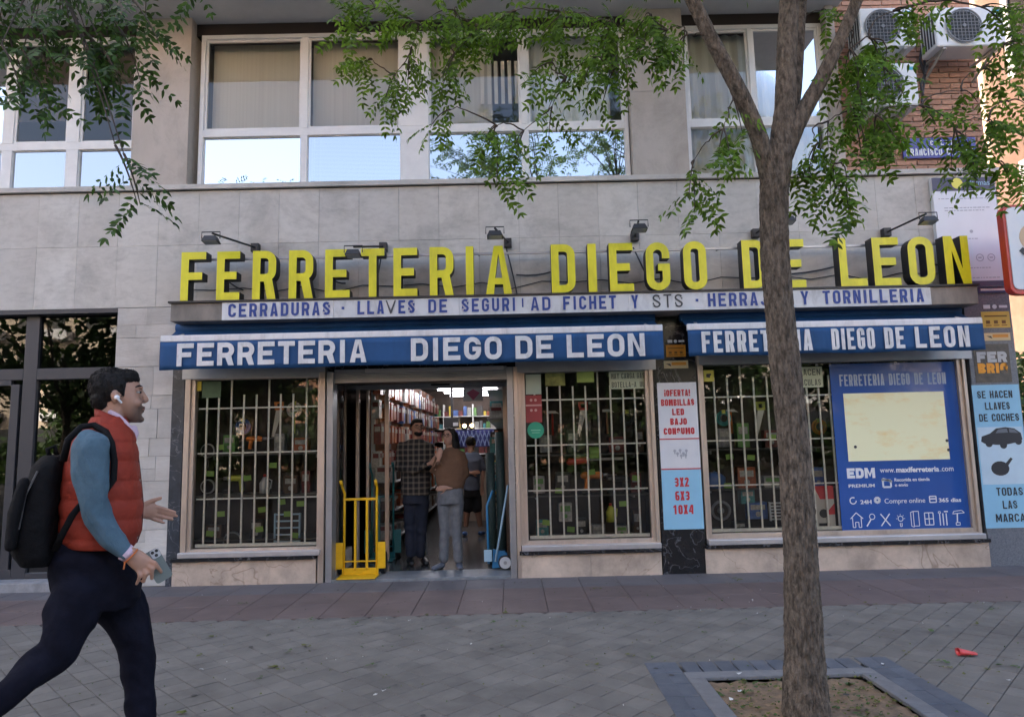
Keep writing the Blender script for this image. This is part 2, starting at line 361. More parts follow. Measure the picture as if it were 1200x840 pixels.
    if c == '6': return [(rrect(0, w, 0, h*.62, r), [rrect(t, w-t, t, h*.62-t, ri)[::-1]]), ([(0, h*.45), (0, h-r)]+arc(r, h-r, r, 180, 90)+[(w*.9, h), (w*.9, h-t), (w*.5, h-t), (t, h*.8), (t, h*.6)], [])]
    if c == '4': return [([(w*.6, 0), (w*.6, h*.2), (0, h*.2), (0, h*.36), (w*.5, h), (w*.6+t, h), (w*.6+t, h*.36), (w, h*.36), (w, h*.2), (w*.6+t, h*.2), (w*.6+t, 0)], [[(t, h*.36), (w*.6, h*.36), (w*.6, h*.8)]])]
    if c == '5': return [(ribbon([(w*.95, h-q), (q, h-q), (q, m+q), (w*.5, m+q)]+arc(w/2, q+(m)/2, w/2-q, 90, -170, 8, m/2), t), [])]
    return []
def word(mb, s, x0, x1, z0, z1, y0, y1, t, gap=0.35, space=0.8, slant=0.0, dz=0.0, wi=None, each=None):
    """set a word between x0 and x1; t = stroke as a fraction of the height; dz = rise across the word"""
    h = z1-z0; T = t*h
    units = 0
    for c in s: units += (space if c == ' ' else (0.45 if c in 'I.!·¡' else (1.3 if c == 'M' else 1)))
    n = len(s)-1
    w = (x1-x0-0.0)/(units+gap*n)
    x = x0
    for c in s:
        u = (space if c == ' ' else (0.45 if c in 'I.!·¡' else (1.3 if c == 'M' else 1)))
        if c != ' ':
            cw = u*w; TT = min(T, cw*0.42) if c not in 'I.!·¡' else min(T, cw)
            off = (cw-TT)/2 if c in 'I.!·¡' else 0
            zz = z0+dz*(x-x0)/(x1-x0)
            tgt = mb if each is None else MB()
            for outer, holes in glyph(c, cw, h, TT):
                g = lambda P: [(x+off+a+slant*b, zz+b) for a, b in P]
                try: tgt.poly(g(outer), [g(hh) for hh in holes], y0, y1)
                except Exception: pass
            if each: each(tgt, c)
        x += u*w+gap*w
    return mb
def pword(mb, s, pxa, pya, pxb, pyb, hpx, Y, y1, t=0.2, **k):    # between two baseline points of the photograph
    a = at(pxa, pya, Y); b = at(pxb, pyb, Y); top = at(pxa, pya-hpx, Y)
    return word(mb, s, a.x, b.x, a.z, a.z+(top.z-a.z), Y, y1, t, dz=b.z-a.z, **k)
def ftext(name, s, parent, x, y, z, size, m, width=None, bold=0.0, align='LEFT', depth=0.0008, rz=0):
    cu = bpy.data.curves.new(name, 'FONT'); cu.body = s; cu.size = size; cu.offset = bold; cu.extrude = depth; cu.align_x = align; cu.resolution_u = 3
    ob = bpy.data.objects.new('tmp', cu); me = bpy.data.meshes.new_from_object(ob); bpy.data.objects.remove(ob)
    if width:
        xs = [v.co.x for v in me.vertices]
        if xs:
            k = width/(max(xs)-min(xs)); x0 = min(xs)
            for v in me.vertices: v.co.x = (v.co.x-x0)*k
    me.materials.clear(); me.materials.append(m)
    return inst(name, me, parent, (x, y, z), (PI/2, 0, 0))

# ============================================================ THE SETTING
def R_(pl, pr, ptop, pbot, Y=F):      # rectangle measured on the photograph: sides at mid height, top and bottom at mid width
    ym = (ptop+pbot)/2; xm = (pl+pr)/2
    return X_(pl, ym, Y), X_(pr, ym, Y), Z_(xm, pbot, Y), Z_(xm, ptop, Y)
M_asph = mat('asphalt', (0.05, 0.05, 0.052), 0.9, var=0.2, scale=20, bump=0.3, bscale=200)
M_bed = mat('sandy joint bed', (0.045, 0.045, 0.045), 0.95, col2=(0.13, 0.115, 0.09), scale=1.2, thr=(0.45, 0.7))
M_tile = mat('grey paving tile', (0.12, 0.11, 0.098), 0.85, col2=(0.178, 0.165, 0.147), scale=3.5, bump=0.15, bscale=160, rnd=0.10)
M_tiler = mat('reddish paving slab', (0.115, 0.083, 0.077), 0.65, col2=(0.155, 0.115, 0.106), scale=2.5, bump=0.12, bscale=120, rnd=0.07)
M_tileb = mat('paving slab with painted blue reflection', (0.10, 0.092, 0.098), 0.65, col2=(0.135, 0.125, 0.13), scale=2.5, bump=0.12, bscale=120, rnd=0.07)  # row by the shop front; its blue tone is painted reflection
M_paver = mat('dark edging paver', (0.075, 0.085, 0.105), 0.75, col2=(0.11, 0.12, 0.14), scale=9, bump=0.25, bscale=120, rnd=0.14)
M_kerb = mat('grey concrete kerb', (0.17, 0.17, 0.175), 0.8, var=0.15, scale=12, bump=0.3, bscale=90, rnd=0.08)
M_soil = mat('dry soil', (0.15, 0.11, 0.075), 0.95, col2=(0.30, 0.20, 0.12), scale=14, bump=0.9, bscale=45)

g = MB(); g.box(-300, 300, -300, 300, -0.4, -0.16)
road = g.build('road', M_asph); tag(road, kind='structure')
YB = 6.16      # outer edge of the band along the shop front
pitT = (gnd(755, 778).y+gnd(1035, 769).y)/2; pitL, pitR = X_(755, 778, pitT), X_(1037, 771, pitT)
pitB = pitT-1.62
pw, kw = 0.205, 0.11
pv = MB()      # base slab of the pavement with the tree pit left open
ip = (pitL+pw+kw, pitR-pw-kw, pitB+pw+kw, pitT-pw-kw)
for x0, x1, y0, y1 in ((-40, ip[0], -3, F+.3), (ip[1], 40, -3, F+.3), (ip[0], ip[1], -3, ip[2]), (ip[0], ip[1], ip[3], F+.3)):
    pv.box(x0, x1, y0, y1, -0.155, -0.012)
streaks(M_tile, .35, .9, .9, .48, .7); streaks(MATS['reddish paving slab'], .3, 1.3, 1); streaks(M_tileb, .3, 1.3, 1); streaks(M_soil, .4, 6, 6)
pavement = pv.build('pavement', M_bed); tag(pavement, kind='structure')
kb = MB(); kb.box(-40, 40, -3.16, -3.003, -0.155, 0.001); tag(kb.build('kerb', M_kerb), kind='structure')
s = MB()
n = 26
vs = []; fs = []
for i in range(n+1):
    for j in range(n+1):
        x = ip[0]+(ip[1]-ip[0])*i/n; y = ip[2]+(ip[3]-ip[2])*j/n
        vs.append((x, y, -0.022+RND.uniform(-.010, .010)+0.03*math.exp(-((x-1.6)**2+(y-3.75)**2)/.05)))
for i in range(n):
    for j in range(n): k = i*(n+1)+j; fs.append((k, k+n+1, k+n+2, k+1))
s.add(vs, fs); tag(s.build('tree_pit_soil', M_soil, smooth=True), kind='structure')
# square tiles set at 45 degrees: the 290 that show largest are separate, the rest one mesh
TS = 0.1535
def tile_mesh(w, d, m, h=0.012, c=0.0025):
    b = MB(); a, e = w/2-.0022, d/2-.0022
    b.add([(-a, -e, -h), (a, -e, -h), (a, e, -h), (-a, e, -h), (-a, -e, -c), (a, -e, -c), (a, e, -c), (-a, e, -c),
           (-a+c, -e+c, 0), (a-c, -e+c, 0), (a-c, e-c, 0), (-a+c, e-c, 0)],
          [(8, 9, 10, 11), (0, 1, 5, 4), (1, 2, 6, 5), (2, 3, 7, 6), (3, 0, 4, 7), (4, 5, 9, 8), (5, 6, 10, 9), (6, 7, 11, 10), (7, 4, 8, 11)])
    return b
tb = tile_mesh(TS, TS, M_tile); tme = tb.mesh('paving_tile', M_tile)
c45 = math.sqrt(.5); cand = []
org = gnd(614.6, 818.2)
for i in range(-75, 75):
    for j in range(-75, 75):
        u, v = (i+.5)*TS, (j+.5)*TS
        x, y = org.x+(u-v)*c45, org.y+(u+v)*c45
        if not (-7.5 < x < 8.5 and 1.0 < y < YB+.06): continue
        if pitL+.085 < x < pitR-.085 and pitB+.085 < y < pitT-.085: continue
        d = Vector((x, y, -CAMH)); f_ = d.dot(fw); ins = f_ > .1 and abs(d.dot(rt)/f_) < .80 and abs(d.dot(up)/f_) < .56
        cand.append((not ins, y, x))
cand.sort()
rest = MB()
for k, (_, y, x) in enumerate(cand):
    dz = RND.uniform(-.0022, .0015); tl = (RND.uniform(-.007, .007), RND.uniform(-.007, .007))
    if k < 290:
        inst('paving_tile', tme, pavement, (x, y, dz), (tl[0], tl[1], PI/4+RND.uniform(-.012, .012)))
    else:
        Rm = Matrix.Rotation(PI/4+RND.uniform(-.012, .012), 3, 'Z') @ Matrix.Rotation(tl[0], 3, 'X') @ Matrix.Rotation(tl[1], 3, 'Y')
        rest.add([Rm @ Vector(v)+Vector((x, y, dz)) for v in tb.v], tb.f)
# per tile tint for the joined tiles comes from a colour attribute
ro = rest.build('paving_tiles', mat('grey paving tiles joined', (0.12, 0.11, 0.098), 0.85, col2=(0.178, 0.165, 0.147), scale=3.5, bump=0.15, bscale=160), pavement); tag(ro, kind='stuff')
def isl_random(m, amt):
    nt = m.node_tree; b = nt.nodes['Principled BSDF']; src = b.inputs['Base Color'].links[0].from_socket
    g = nt.nodes.new('ShaderNodeNewGeometry'); mr = nt.nodes.new('ShaderNodeMapRange'); mr.inputs['To Min'].default_value = 1-amt; mr.inputs['To Max'].default_value = 1+amt
    nt.links.new(g.outputs['Random Per Island'], mr.inputs['Value']); hs = nt.nodes.new('ShaderNodeHueSaturation')
    nt.links.new(mr.outputs[0], hs.inputs['Value']); nt.links.new(src, hs.inputs['Color']); nt.links.new(hs.outputs[0], b.inputs['Base Color'])
streaks(MATS['grey paving tiles joined'], .35, .9, .9, .48, .7)
isl_random(MATS['grey paving tiles joined'], .10)
# triangular half tiles against the band are covered by the band slabs: rows of slabs along the shop
rows = [(YB, YB+.50, M_tiler), (YB+.50, YB+1.0, M_tiler), (YB+1.0, F-.003, M_tileb)]
for y0, y1, m in rows:
    me = tile_mesh(.40, y1-y0, m).mesh('pavement_slab', m); me_off = RND.uniform(0, .1)
    for i in range(-17, 19):
        x = i*.40+.1
        if abs(x) < 6.6: inst('pavement_slab', me, pavement, (x, (y0+y1)/2, .0045+RND.uniform(-.001, .001)))
fill = MB(); fill.box(-40, 40, 1.0-4.0, .98, -.0118, -.004); tag(fill.build('pavement_apron', M_tile, pavement), kind='structure')
# edging round the tree pit
pe = tile_mesh(.108, .2, M_paver).mesh('edging_paver', M_paver)
nx = int((pitR-pitL)/.1085)
for i in range(2, nx-2): inst('edging_paver', pe, pavement, (pitL+.054+i*(pitR-pitL)/nx, pitT-.1, RND.uniform(.004, .0065)), (0, 0, 0))
for sx in (pitL, pitR-.205):
    for i in range(8):
        for k in (0, 1): inst('edging_paver', pe, pavement, (sx+.051+k*.103, pitT-.1-i*.203, RND.uniform(.004, .0065)), (0, 0, 0))
kx = MB()
def kerbpc(x0, x1, y0, y1):
    k = MB(); k.box(x0, x1, y0, y1, -.12, .009); k.build('pit_kerb', M_kerb, pavement, bevel=.006)
kerbpc(pitL+pw+.002, pitR-pw-.002, pitT-pw-kw, pitT-pw-.002)
for yy in (0, 1):
    a = pitT-pw-kw-.003-yy*.62; kerbpc(pitL+pw+.002, pitL+pw+kw, a-.615, a); kerbpc(pitR-pw-kw, pitR-pw-.002, a-.615, a)

# ============================================================ THE BUILDING
bld = thing('apartment_building', (0, F+.5, 0), 'pale stone-clad street building with white ribbon windows above the hardware shop', 'building')
zL0, zL1 = Z_(690, 213.2), Z_(690, 207.8)           # ledge
zTop = Z_(600, 13.5)                                # underside of the balcony slab
xBR = X_(1190, 420)                                 # right hand corner of the building
xA = X_(203, 440)                                   # left edge of the black shop post
zBand = Z_(100, 361.5)                              # bottom of the upper cladding
core = MB()
core.box(-14, xBR-.03, F+.02, F+.28, zBand, zL0)                    # band behind the cladding
doL, doR, doT = X_(-60, 380), X_(130.5, 520), Z_(65, 362)            # left entrance opening
core.box(doR, xA+.12, F+.02, F+.28, 0, zBand-.001); core.box(-14, doL, F+.02, F+.28, 0, zBand-.001)
core.box(-14, xBR-.02, F+.45, F+8, zTop+.3, 22)
core.box(xBR-.35, xBR-.03, F+.02, F+8, 0, zBand-.001)
core.box(-14, doL-2, F+.281, F+8, 0, zL0); 
core.box(-40, -14.01, F, F+8, 0, 22)
wall = core.build('wall', M_core, bld)
# upper cladding slabs, two rows
xe = X_(45, 260); sw = X_(92, 260)-X_(45, 260); zj = Z_(200, 287.5)
xs = [xe+sw*k for k in range(-18, 40) if xe+sw*k < xBR-.05]+[xBR]
stv = [M_stone, M_stone_bounce]
for i in range(len(xs)-1):
    for (z0, z1, sh) in ((zBand, zj-.003, 0.0), (zj, zL0-.002, 0.0)):
        if xs[i+1] < -7 or xs[i] > 8: continue
        dy = RND.uniform(-.002, .002)
        m = M_stone_bounce if i in (7, 8) and False else M_stone
        piece('cladding_slab', m, bld, xs[i]+.0015, xs[i+1]-.0015, F+dy, F+.02, z0, z1)
# coursed blocks left of the shop
zc = Z_(170, 684.5); z = zBand-.004; x0s = doR+.001; x1s = xA+.05; rr_ = random.Random(3)
while z > zc+.03:
    h = rr_.choice([.15, .2, .27, .33]); z0 = max(z-h, zc-.02); x = x0s
    cuts = [x0s]; 
    while cuts[-1] < x1s-.14: cuts.append(min(x1s, cuts[-1]+rr_.choice([.22, .33, .42, .5])))
    if x1s-cuts[-1] > 0: cuts[-1] = x1s
    for a, b in zip(cuts[:-1], cuts[1:]):
        if b-a > .3 and h > .25 and rr_.random() < .5:
            piece('wall_stone', M_ashlar, bld, a+.002, b-.002, F+rr_.uniform(-.006, .004), F+.02, z0+.002, (z+z0)/2-.002)
            piece('wall_stone', M_ashlar, bld, a+.002, b-.002, F+rr_.uniform(-.006, .004), F+.02, (z+z0)/2+.002, z-.002)
        else: piece('wall_stone', M_ashlar, bld, a+.002, b-.002, F+rr_.uniform(-.006, .004), F+.02, z0+.002, z-.002)
    z = z0
# ledge in lengths, with a dark drip gap beneath
b = MB(); b.box(-7, xBR+.02, F-.005, F+.1, zL0-.012, zL0-.001); b.build('drip_gap', M_dark, bld)
x = -7.2
while x < xBR:
    L_ = min(1.05, xBR+.03-x); piece('ledge_stone', M_stone, bld, x+.001, x+L_-.001, F-.045, F+.25, zL0, zL1); x += 1.05
# balcony slab above
b = MB(); b.box(-14, X_(980, 20)+.05, F-1.15, F+.45, zTop, zTop+.3); b.build('balcony_slab', mat('grey plaster soffit', (0.55, 0.55, 0.55), .85, var=.1, scale=2, bump=.1), bld, bevel=.01)
b = MB(); b.box(-14, X_(975, 20), F+.14, F+.44, Z_(600, 27.5), zTop-.001); b.build('shutter_box', M_brown, bld)
# piers between the windows
for a, c in ((X_(156, 120), X_(221.5, 120)), (X_(739, 120), X_(804, 120)), (X_(976, 120), X_(986, 120))):
    h3 = (zTop-zL1)/2
    for k in range(2):
        piece('pier_slab', M_stone_bounce, bld, a+.001, c-.001, F+.004, F+.3, zL1+.001+k*h3, zL1+h3*(k+1)-.002)
# brick part on the right
bx0, bx1 = X_(986, 120)+.002, X_(1150, 120)
b = MB(); b.box(bx0, bx1-.006, F+.05, F+.4, zL1, 9); b.build('brick_backing', M_mortar, bld)
bh, bw, jt = .050, .245, .018; bme = None; nb = 0; zz = zL1+.012; row = 0
bk = MB(); bk.box(-.5, .5, -.5, .5, -.5, .5); bkme = bk.mesh('brick', M_brick); restb = MB()
while zz < 8.6:
    x = bx0-(row % 2)*bw*.5
    while x < bx1-.02:
        a, c = max(x, bx0), min(x+bw-jt, bx1)
        if c-a > .03:
            dy = RND.uniform(-.003, .003)
            if zz < 6.62 and nb < 300:
                inst('brick', bkme, bld, ((a+c)/2, F+.065+dy, zz+bh/2), None, (c-a, .07, bh)); nb += 1
            else: restb.box(a, c, F+.03+dy, F+.1, zz, zz+bh)
        x += bw
    zz += bh+jt; row += 1
tag(restb.build('upper_bricks', M_brick, bld), kind='stuff')
# side wall of the brick part
b = MB(); b.box(bx1-.006, xBR-.03, F+.06, F+8, zL1+.0, 9); b.build('side_wall', M_brick, bld)

# ---- windows of the first floor: window > frame, sash, pane, blind
def ribbon_window(x0, x1, z0, z1, cuts, ztr, posts, blinds, lowglass=G_low, yb=F+.13):
    w = MB(); fr = .05
    w.box(x0, x0+fr, yb, yb+.09, z0, z1); w.box(x1-fr, x1, yb, yb+.09, z0, z1)
    w.box(x0+fr, x1-fr, yb, yb+.09, z1-fr, z1); w.box(x0+fr, x1-fr, yb, yb+.09, z0, z0+.03); w.box(x0+fr, x1-fr, yb+.002, yb+.088, ztr-.045, ztr+.045)
    wo = w.build('window', M_white, bld, bevel=.004)
    edges = [x0+fr]+[c for p in cuts for c in p]+[x1-fr]
    for k, p in enumerate(cuts):
        m = MB(); m.box(p[0]-.002, p[1]+.002, yb+.001, yb+.087, z0+.03, ztr-.045); m.box(p[0]-.002, p[1]+.002, yb+.001, yb+.087, ztr+.045, z1-fr); m.build('mullion', M_white, wo, bevel=.004)
    for k in range(0, len(edges), 2):
        a, c = edges[k], edges[k+1]
        for (q0, q1, gm) in ((z0+.03, ztr-.045, lowglass), (ztr+.045, z1-fr, G_win)):
            f = .028 if q1 > ztr else .008
            m = MB(); yy = yb+.02 if (k//2) % 2 else yb+.03
            m.box(a+.001, a+f, yy, yy+.03, q0, q1); m.box(c-f, c-.001, yy, yy+.03, q0, q1); m.box(a+f, c-f, yy, yy+.03, q1-f, q1-.001); m.box(a+f, c-f, yy, yy+.03, q0+.001, q0+f)
            m.build('sash', M_white, wo)
            m = MB(); yg = yy+.015; m.add([(a+f, yg, q0+f), (c-f, yg, q0+f), (c-f, yg, q1-f), (a+f, yg, q1-f)], [(0, 1, 2, 3)]); m.build('pane', gm, wo)
    for (a, c, q0, q1, m_, fold) in blinds:
        bm_ = MB(); n = max(2, int((c-a)/.03)); 
        pts = [(a+(c-a)*i/n, yb+.22+fold*math.sin(i*1.3)*(1 if fold else 0)) for i in range(n+1)]
        v = [(x, y, q0) for x, y in pts]+[(x, y, q1) for x, y in pts]
        bm_.add(v, [(i, i+1, n+2+i, n+1+i) for i in range(n)]); bm_.build('blind' if not fold else 'curtain', m_, wo)
    # room behind: side, back and ceiling
    r = MB(); r.box(x0, x1, F+2.4, F+2.5, z0-.3, z1+.2); r.box(x0, x1, F+.3, F+2.4, z1+.1, z1+.2); r.box(x0, x1, F+.3, F+2.4, z0-.3, z0-.2); r.box(x0-.1, x0, F+.3, F+2.5, z0-.3, z1+.2); r.box(x1, x1+.1, F+.3, F+2.5, z0-.3, z1+.2)
    r.build('room_wall', mat('dim room wall', (0.35, 0.31, 0.24), .9), wo)
    return wo
zw1 = Z_(600, 27); zt = Z_(620, 143)
wx0, wx1 = X_(228, 120), X_(738, 120)
ct = lambda a, b, y=90: (X_(a, y), X_(b, y))
cuts1 = [ct(349, 357), ct(467, 500), ct(610, 618)]
zbl = zt+.045
M_pane_white = mat('added white pane backing', (.82, .83, .83), .7)  # sheets added behind the lower panes to whiten their sky reflection
w1 = ribbon_window(wx0, wx1, zL1, zw1, cuts1, zt, None,
    [(cuts1[0][0]+.1, cuts1[1][1], zL1, zt, M_pane_white, 0), (cuts1[1][1], cuts1[2][0]-.06, zL1, zt, M_pane_white, 0), (wx0+.06, cuts1[0][0], zbl-.9, zw1, M_blind, 0), (cuts1[0][1], cuts1[1][0], zbl-.9, zw1, M_blind, 0), (cuts1[1][1], cuts1[2][0]-.35, zbl-.4, zw1, M_blind, 0), (cuts1[2][1], wx1-.06-.12, zL1, zw1, M_curt, .02)])
b = MB()
for k in range(6):
    xx = X_(563+k*8, 95, F+.3); b.box(xx, xx+.045, F+.30, F+.304, Z_(585, 122, F+.3), Z_(585, 72, F+.3))
b.build('vertical_blind', mat('white blind slats', (0.8, 0.78, 0.7), .8), w1)
tag(w1, 'wide white window of four bays with cream blinds')
w2x0, w2x1 = X_(806, 110), X_(975, 110)
w2 = ribbon_window(w2x0, w2x1, zL1, zw1, [ct(884, 889)], zt, None, [(w2x0+.05, w2x1-.06, zL1, zw1, M_curt, .02)], lowglass=G_win)
w0x0, w0x1 = X_(-90, 110), X_(155, 110)
w0 = ribbon_window(w0x0, w0x1, zL1, zw1, [ct(-4, 8, 120), ct(72, 86, 120)], zt-.12, None, [(w0x0+.05, w0x1-.05, zt+.3, zw1, mat('brown slatted blind', (.10, .085, .07), .7), 0)])

# ============================================================ SHOPFRONT
sf = thing('hardware_shopfront', (0.8, F, 0), 'ground floor hardware shopfront with barred display windows, marble bases and open doorway', 'shopfront')
zG = 0.0
def prism(name, m, x0, x1, y0, y1, z0, z1, parent=sf, bevel=.003):
    b = MB(); b.box(x0, x1, y0, y1, z0, z1); return b.build(name, m, parent, bevel=bevel)
zHead = Z_(600, 385)
prism('sign_band', M_black, xA, xBR-.01, F+.06, F+.25, Z_(600, 434), zBand-.003)
xp0, xp1 = X_(203.5, 560), X_(217.5, 560)
prism('marble_post', wood_marble('dark blue marble', (0.035, 0.042, 0.055), (0.16, 0.17, 0.19), 4, .3, .012), X_(198.5, 560), X_(213, 560), F-.01, F+.2, 0, Z_(205, 436)+.3)
b3 = prism('marble_pillar', M_black, X_(771.5, 550), X_(821.5, 550), F-.012, F+.25, 0, Z_(790, 372))
xg0 = X_(1147.5, 540)
prism('granite_pillar', M_granite, xg0, xBR, F-.012, F+.25, 0, Z_(1165, 335)-.05)
prism('granite_pillar', M_dark, X_(1139, 540), xg0-.002, F+.04, F+.2, 0, Z_(1100, 415))

def display(name, fl, fr, ft, fb, gl, gr, gt, gb, base, label, inner=None):
    """measured rectangles: frame outer and glass; base = (left, right, top, bottom)"""
    X0, X1, Z0, Z1 = R_(fl, fr, ft, fb); g0, g1, h0, h1 = R_(gl, gr, gt, gb)
    w = MB(); yf = F-.02
    w.box(X0, g0-.045, yf, F+.09, Z0, Z1); w.box(g1+.045, X1, yf, F+.09, Z0, Z1); w.box(g0-.045, g1+.045, yf, F+.09, h1+.035, Z1); w.box(g0-.045, g1+.045, yf, F+.09, Z0, h0-.045)
    win = w.build('display_window', M_alu, sf, bevel=.005); tag(win, label)
    i = MB()                                   # inner bead stepping back to the glass
    for (a, b_, c, d) in ((g0-.045, g0, h0-.045, h1+.035), (g1, g1+.045, h0-.045, h1+.035), (g0, g1, h1, h1+.035), (g0, g1, h0-.045, h0)): i.box(a, b_, F+.005, F+.085, c, d)
    i.build('glazing_bead', M_alu, win, bevel=.004)
    p = MB(); p.add([(g0, F+.05, h0), (g1, F+.05, h0), (g1, F+.05, h1), (g0, F+.05, h1)], [(0, 1, 2, 3)]); p.build('glass', G_disp, win)
    s = MB(); s.box(X0+.005, X1-.005, F-.085, F+.02, Z0-.055, Z0+.002); s.build('sill', M_sill, win, bevel=.006)
    B0, B1, _, _ = R_(base[0], base[1], base[2], base[3]); zb = Z0-.055
    s = MB(); s.box(B0, B1, F-.075, F+.1, zb-.04, zb-.001); s.build('sill_slab', M_black, win, bevel=.004)
    # marble base in slabs
    zz1 = zb-.041; n = max(1, round((B1-B0)/.85)); 
    for k in range(n):
        piece('base_slab', M_base, sf, B0+(B1-B0)*k/n+.001, B0+(B1-B0)*(k+1)/n-.001, F-.03-RND.uniform(0, .003), F+.2, -.01, zz1)
    return (X0, X1, Z0, Z1, g0, g1, h0, h1, win)
def grille(d, bars, hbars, ztop_short=None, x0=None, x1=None, yb=F+.075):
    X0, X1, Z0, Z1, g0, g1, h0, h1, win = d
    x0 = g0 if x0 is None else x0; x1 = g1 if x1 is None else x1
    gr = MB(); gr.box(x0+.02, x1-.01, yb-.006, yb+.012, h0+.01, h0+.045)
    go = gr.build('window_grille', M_grille, sf); tag(go, 'pale barred grille behind the '+win['label'].split(' with')[0])
    for k, x in enumerate(bars):
        zt_ = h1 if (k % 3 == 2) else (h1-.17)
        m = MB(); m.box(x-.009, x+.009, yb-.005, yb+.010, h0+.02, zt_); m.build('grille_bar', M_grille, go)
    for z in hbars:
        m = MB(); m.box(x0+.01, x1-.005, yb+.0105, yb+.020, z-.008, z+.008); m.build('cross_bar', M_grille, go)
    return go
D1 = display('d1', 215, 378, 432, 645, 226, 371.5, 444, 642, (203, 371, 655, 684), 'left display window with a yellow sticker, full of price tags')
D2 = display('d2', 608.5, 769, 427, 637, 617, 760, 434, 632, (609, 775, 645, 670), 'middle display window with handwritten notices and red stickers')
D3 = display('d3', 821.5, 1139.5, 413, 628, 829, 1131, 421, 622, (826, 1158, 637, 663), 'right display window half covered by a big blue poster')
g0, g1, h0, h1 = D1[4:8]
grille(D1, [X_(p, 550) for p in (237, 251, 266, 281, 296, 311, 325, 340, 356)], [Z_(300, p) for p in (477, 530, 584)])
grille(D2, [X_(p, 550) for p in (629, 644, 659.5, 675, 690, 705, 720, 735, 749)], [Z_(690, p) for p in (467, 520.5, 574)])
grille(D3, [X_(p, 540) for p in (844, 860, 876, 891.5, 907.5, 923, 939, 955, 969, 982)], [Z_(900, p) for p in (463.5, 515, 568)], x1=X_(992, 540))
# roller boxes above the display windows
for a, c, y in ((215, 382, 438), (604, 768, 430), (818, 1137, 419)):
    prism('shutter_housing', M_alug, X_(a, y), X_(c, y), F-.03, F+.12, Z_((a+c)/2, y)-.05, Z_((a+c)/2, y)+.25)
# jambs of the doorway
prism('door_pilaster', M_alu, X_(374, 560), X_(380.8, 560), F-.035, F+.1, 0, Z_(380, 436))
prism('door_post', M_alug, X_(382.5, 560), X_(390, 560), F-.02, F+.16, 0, Z_(385, 436))
prism('door_post', M_alug, X_(596.3, 560), X_(603.8, 560), F-.02, F+.16, 0, Z_(600, 430))
prism('door_pilaster', M_alu, X_(604.3, 560), X_(609, 560), F-.035, F+.1, 0, Z_(606, 430))
xd0, xd1 = X_(390, 560), X_(596.3, 560)
# threshold and shop floor
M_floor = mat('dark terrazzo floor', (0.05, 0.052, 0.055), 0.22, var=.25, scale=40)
fl = MB(); fl.box(xd0, xd1, F-.05, F+.4, -.005, .035); fl.build('threshold', mat('worn granite step', (.17, .18, .19), .4, var=.25, scale=12), sf, bevel=.006)
# shutter box over the doorway with the roller shutter rolled up
zd = Z_(510, 449)
s_ = MB()
for k in range(7): s_.box(xd0, xd1, F+.03+(k % 2)*.004, F+.06, zd+.03+k*.022, zd+.03+k*.022+.019)
s_.build('roller_shutter', M_alug, sf)
s_ = MB(); s_.box(X_(428, 432), X_(590, 432), F-.01, F+.03, Z_(510, 434.5), Z_(510, 430.5)); s_.build('shutter_rail', M_sill, sf)
s_ = MB(); s_.box(xd0, xd1, F+.061, F+.3, zd+.02, Z_(500, 425)); s_.build('shutter_housing', M_blk, sf)

# ============================================================ SHOP INTERIOR (structure)
SD = 9.2      # depth of the shop
xi0, xi1 = D1[0]-.3, X_(1147, 500)
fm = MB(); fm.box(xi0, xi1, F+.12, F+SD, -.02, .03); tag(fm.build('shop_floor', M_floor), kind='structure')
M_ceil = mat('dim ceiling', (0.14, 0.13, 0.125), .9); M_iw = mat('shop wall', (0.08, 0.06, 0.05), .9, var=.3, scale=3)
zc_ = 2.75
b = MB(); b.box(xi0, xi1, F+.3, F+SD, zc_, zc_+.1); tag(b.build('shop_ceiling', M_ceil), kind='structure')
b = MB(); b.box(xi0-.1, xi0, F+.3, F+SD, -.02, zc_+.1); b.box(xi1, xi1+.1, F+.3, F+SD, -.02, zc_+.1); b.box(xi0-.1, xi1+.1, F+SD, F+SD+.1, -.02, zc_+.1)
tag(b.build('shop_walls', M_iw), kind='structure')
VD = F+1.0      # depth of the entrance recess
# display backs (wood panels that close the display cases)
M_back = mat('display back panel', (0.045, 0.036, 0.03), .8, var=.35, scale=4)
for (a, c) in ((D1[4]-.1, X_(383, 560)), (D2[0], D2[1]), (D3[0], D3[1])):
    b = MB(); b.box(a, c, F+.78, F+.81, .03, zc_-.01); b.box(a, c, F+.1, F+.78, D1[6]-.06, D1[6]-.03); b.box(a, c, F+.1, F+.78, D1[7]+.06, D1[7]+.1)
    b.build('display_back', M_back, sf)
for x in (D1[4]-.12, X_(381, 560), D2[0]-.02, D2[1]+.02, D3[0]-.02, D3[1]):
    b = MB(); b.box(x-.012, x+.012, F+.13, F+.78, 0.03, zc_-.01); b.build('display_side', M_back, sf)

# ============================================================ SIGNS AND AWNINGS
# --- canopy board
YBD = F-.36
bz0, bz1 = Z_(600, 367.8, YBD), Z_(600, 346.8, YBD)
bxL, bxR = X_(199, 368, YBD), X_(1147.5, 347, YBD)
board = thing('shop_sign_board', ((bxL+bxR)/2, YBD, bz0), 'long white sign board with blue lettering CERRADURAS to TORNILLERIA above the awnings', 'sign board')
pL, pR = X_(260, 365, YBD), X_(1092, 350, YBD)
b = MB(); b.box(bxL, bxR, YBD+.012, F+.06, bz0, bz1); b.build('canopy_slab', M_conc, board, bevel=.008)
b = MB(); b.box(bxL-.02, bxR+.01, YBD-.015, F+.05, bz1+.001, bz1+.022); b.build('canopy_cap', M_blk, board)
cutp = [260, 391, 538, 737, 830, 1092]
for a, c in zip(cutp[:-1], cutp[1:]):
    piece('sign_panel', M_panelw, board, X_(a, 360, YBD)+.002, X_(c, 355, YBD)-.002, YBD, YBD+.011, bz0+.001, bz1-.004)
hl = (bz1-bz0); l0, l1 = bz0+hl*.16, bz0+hl*.90
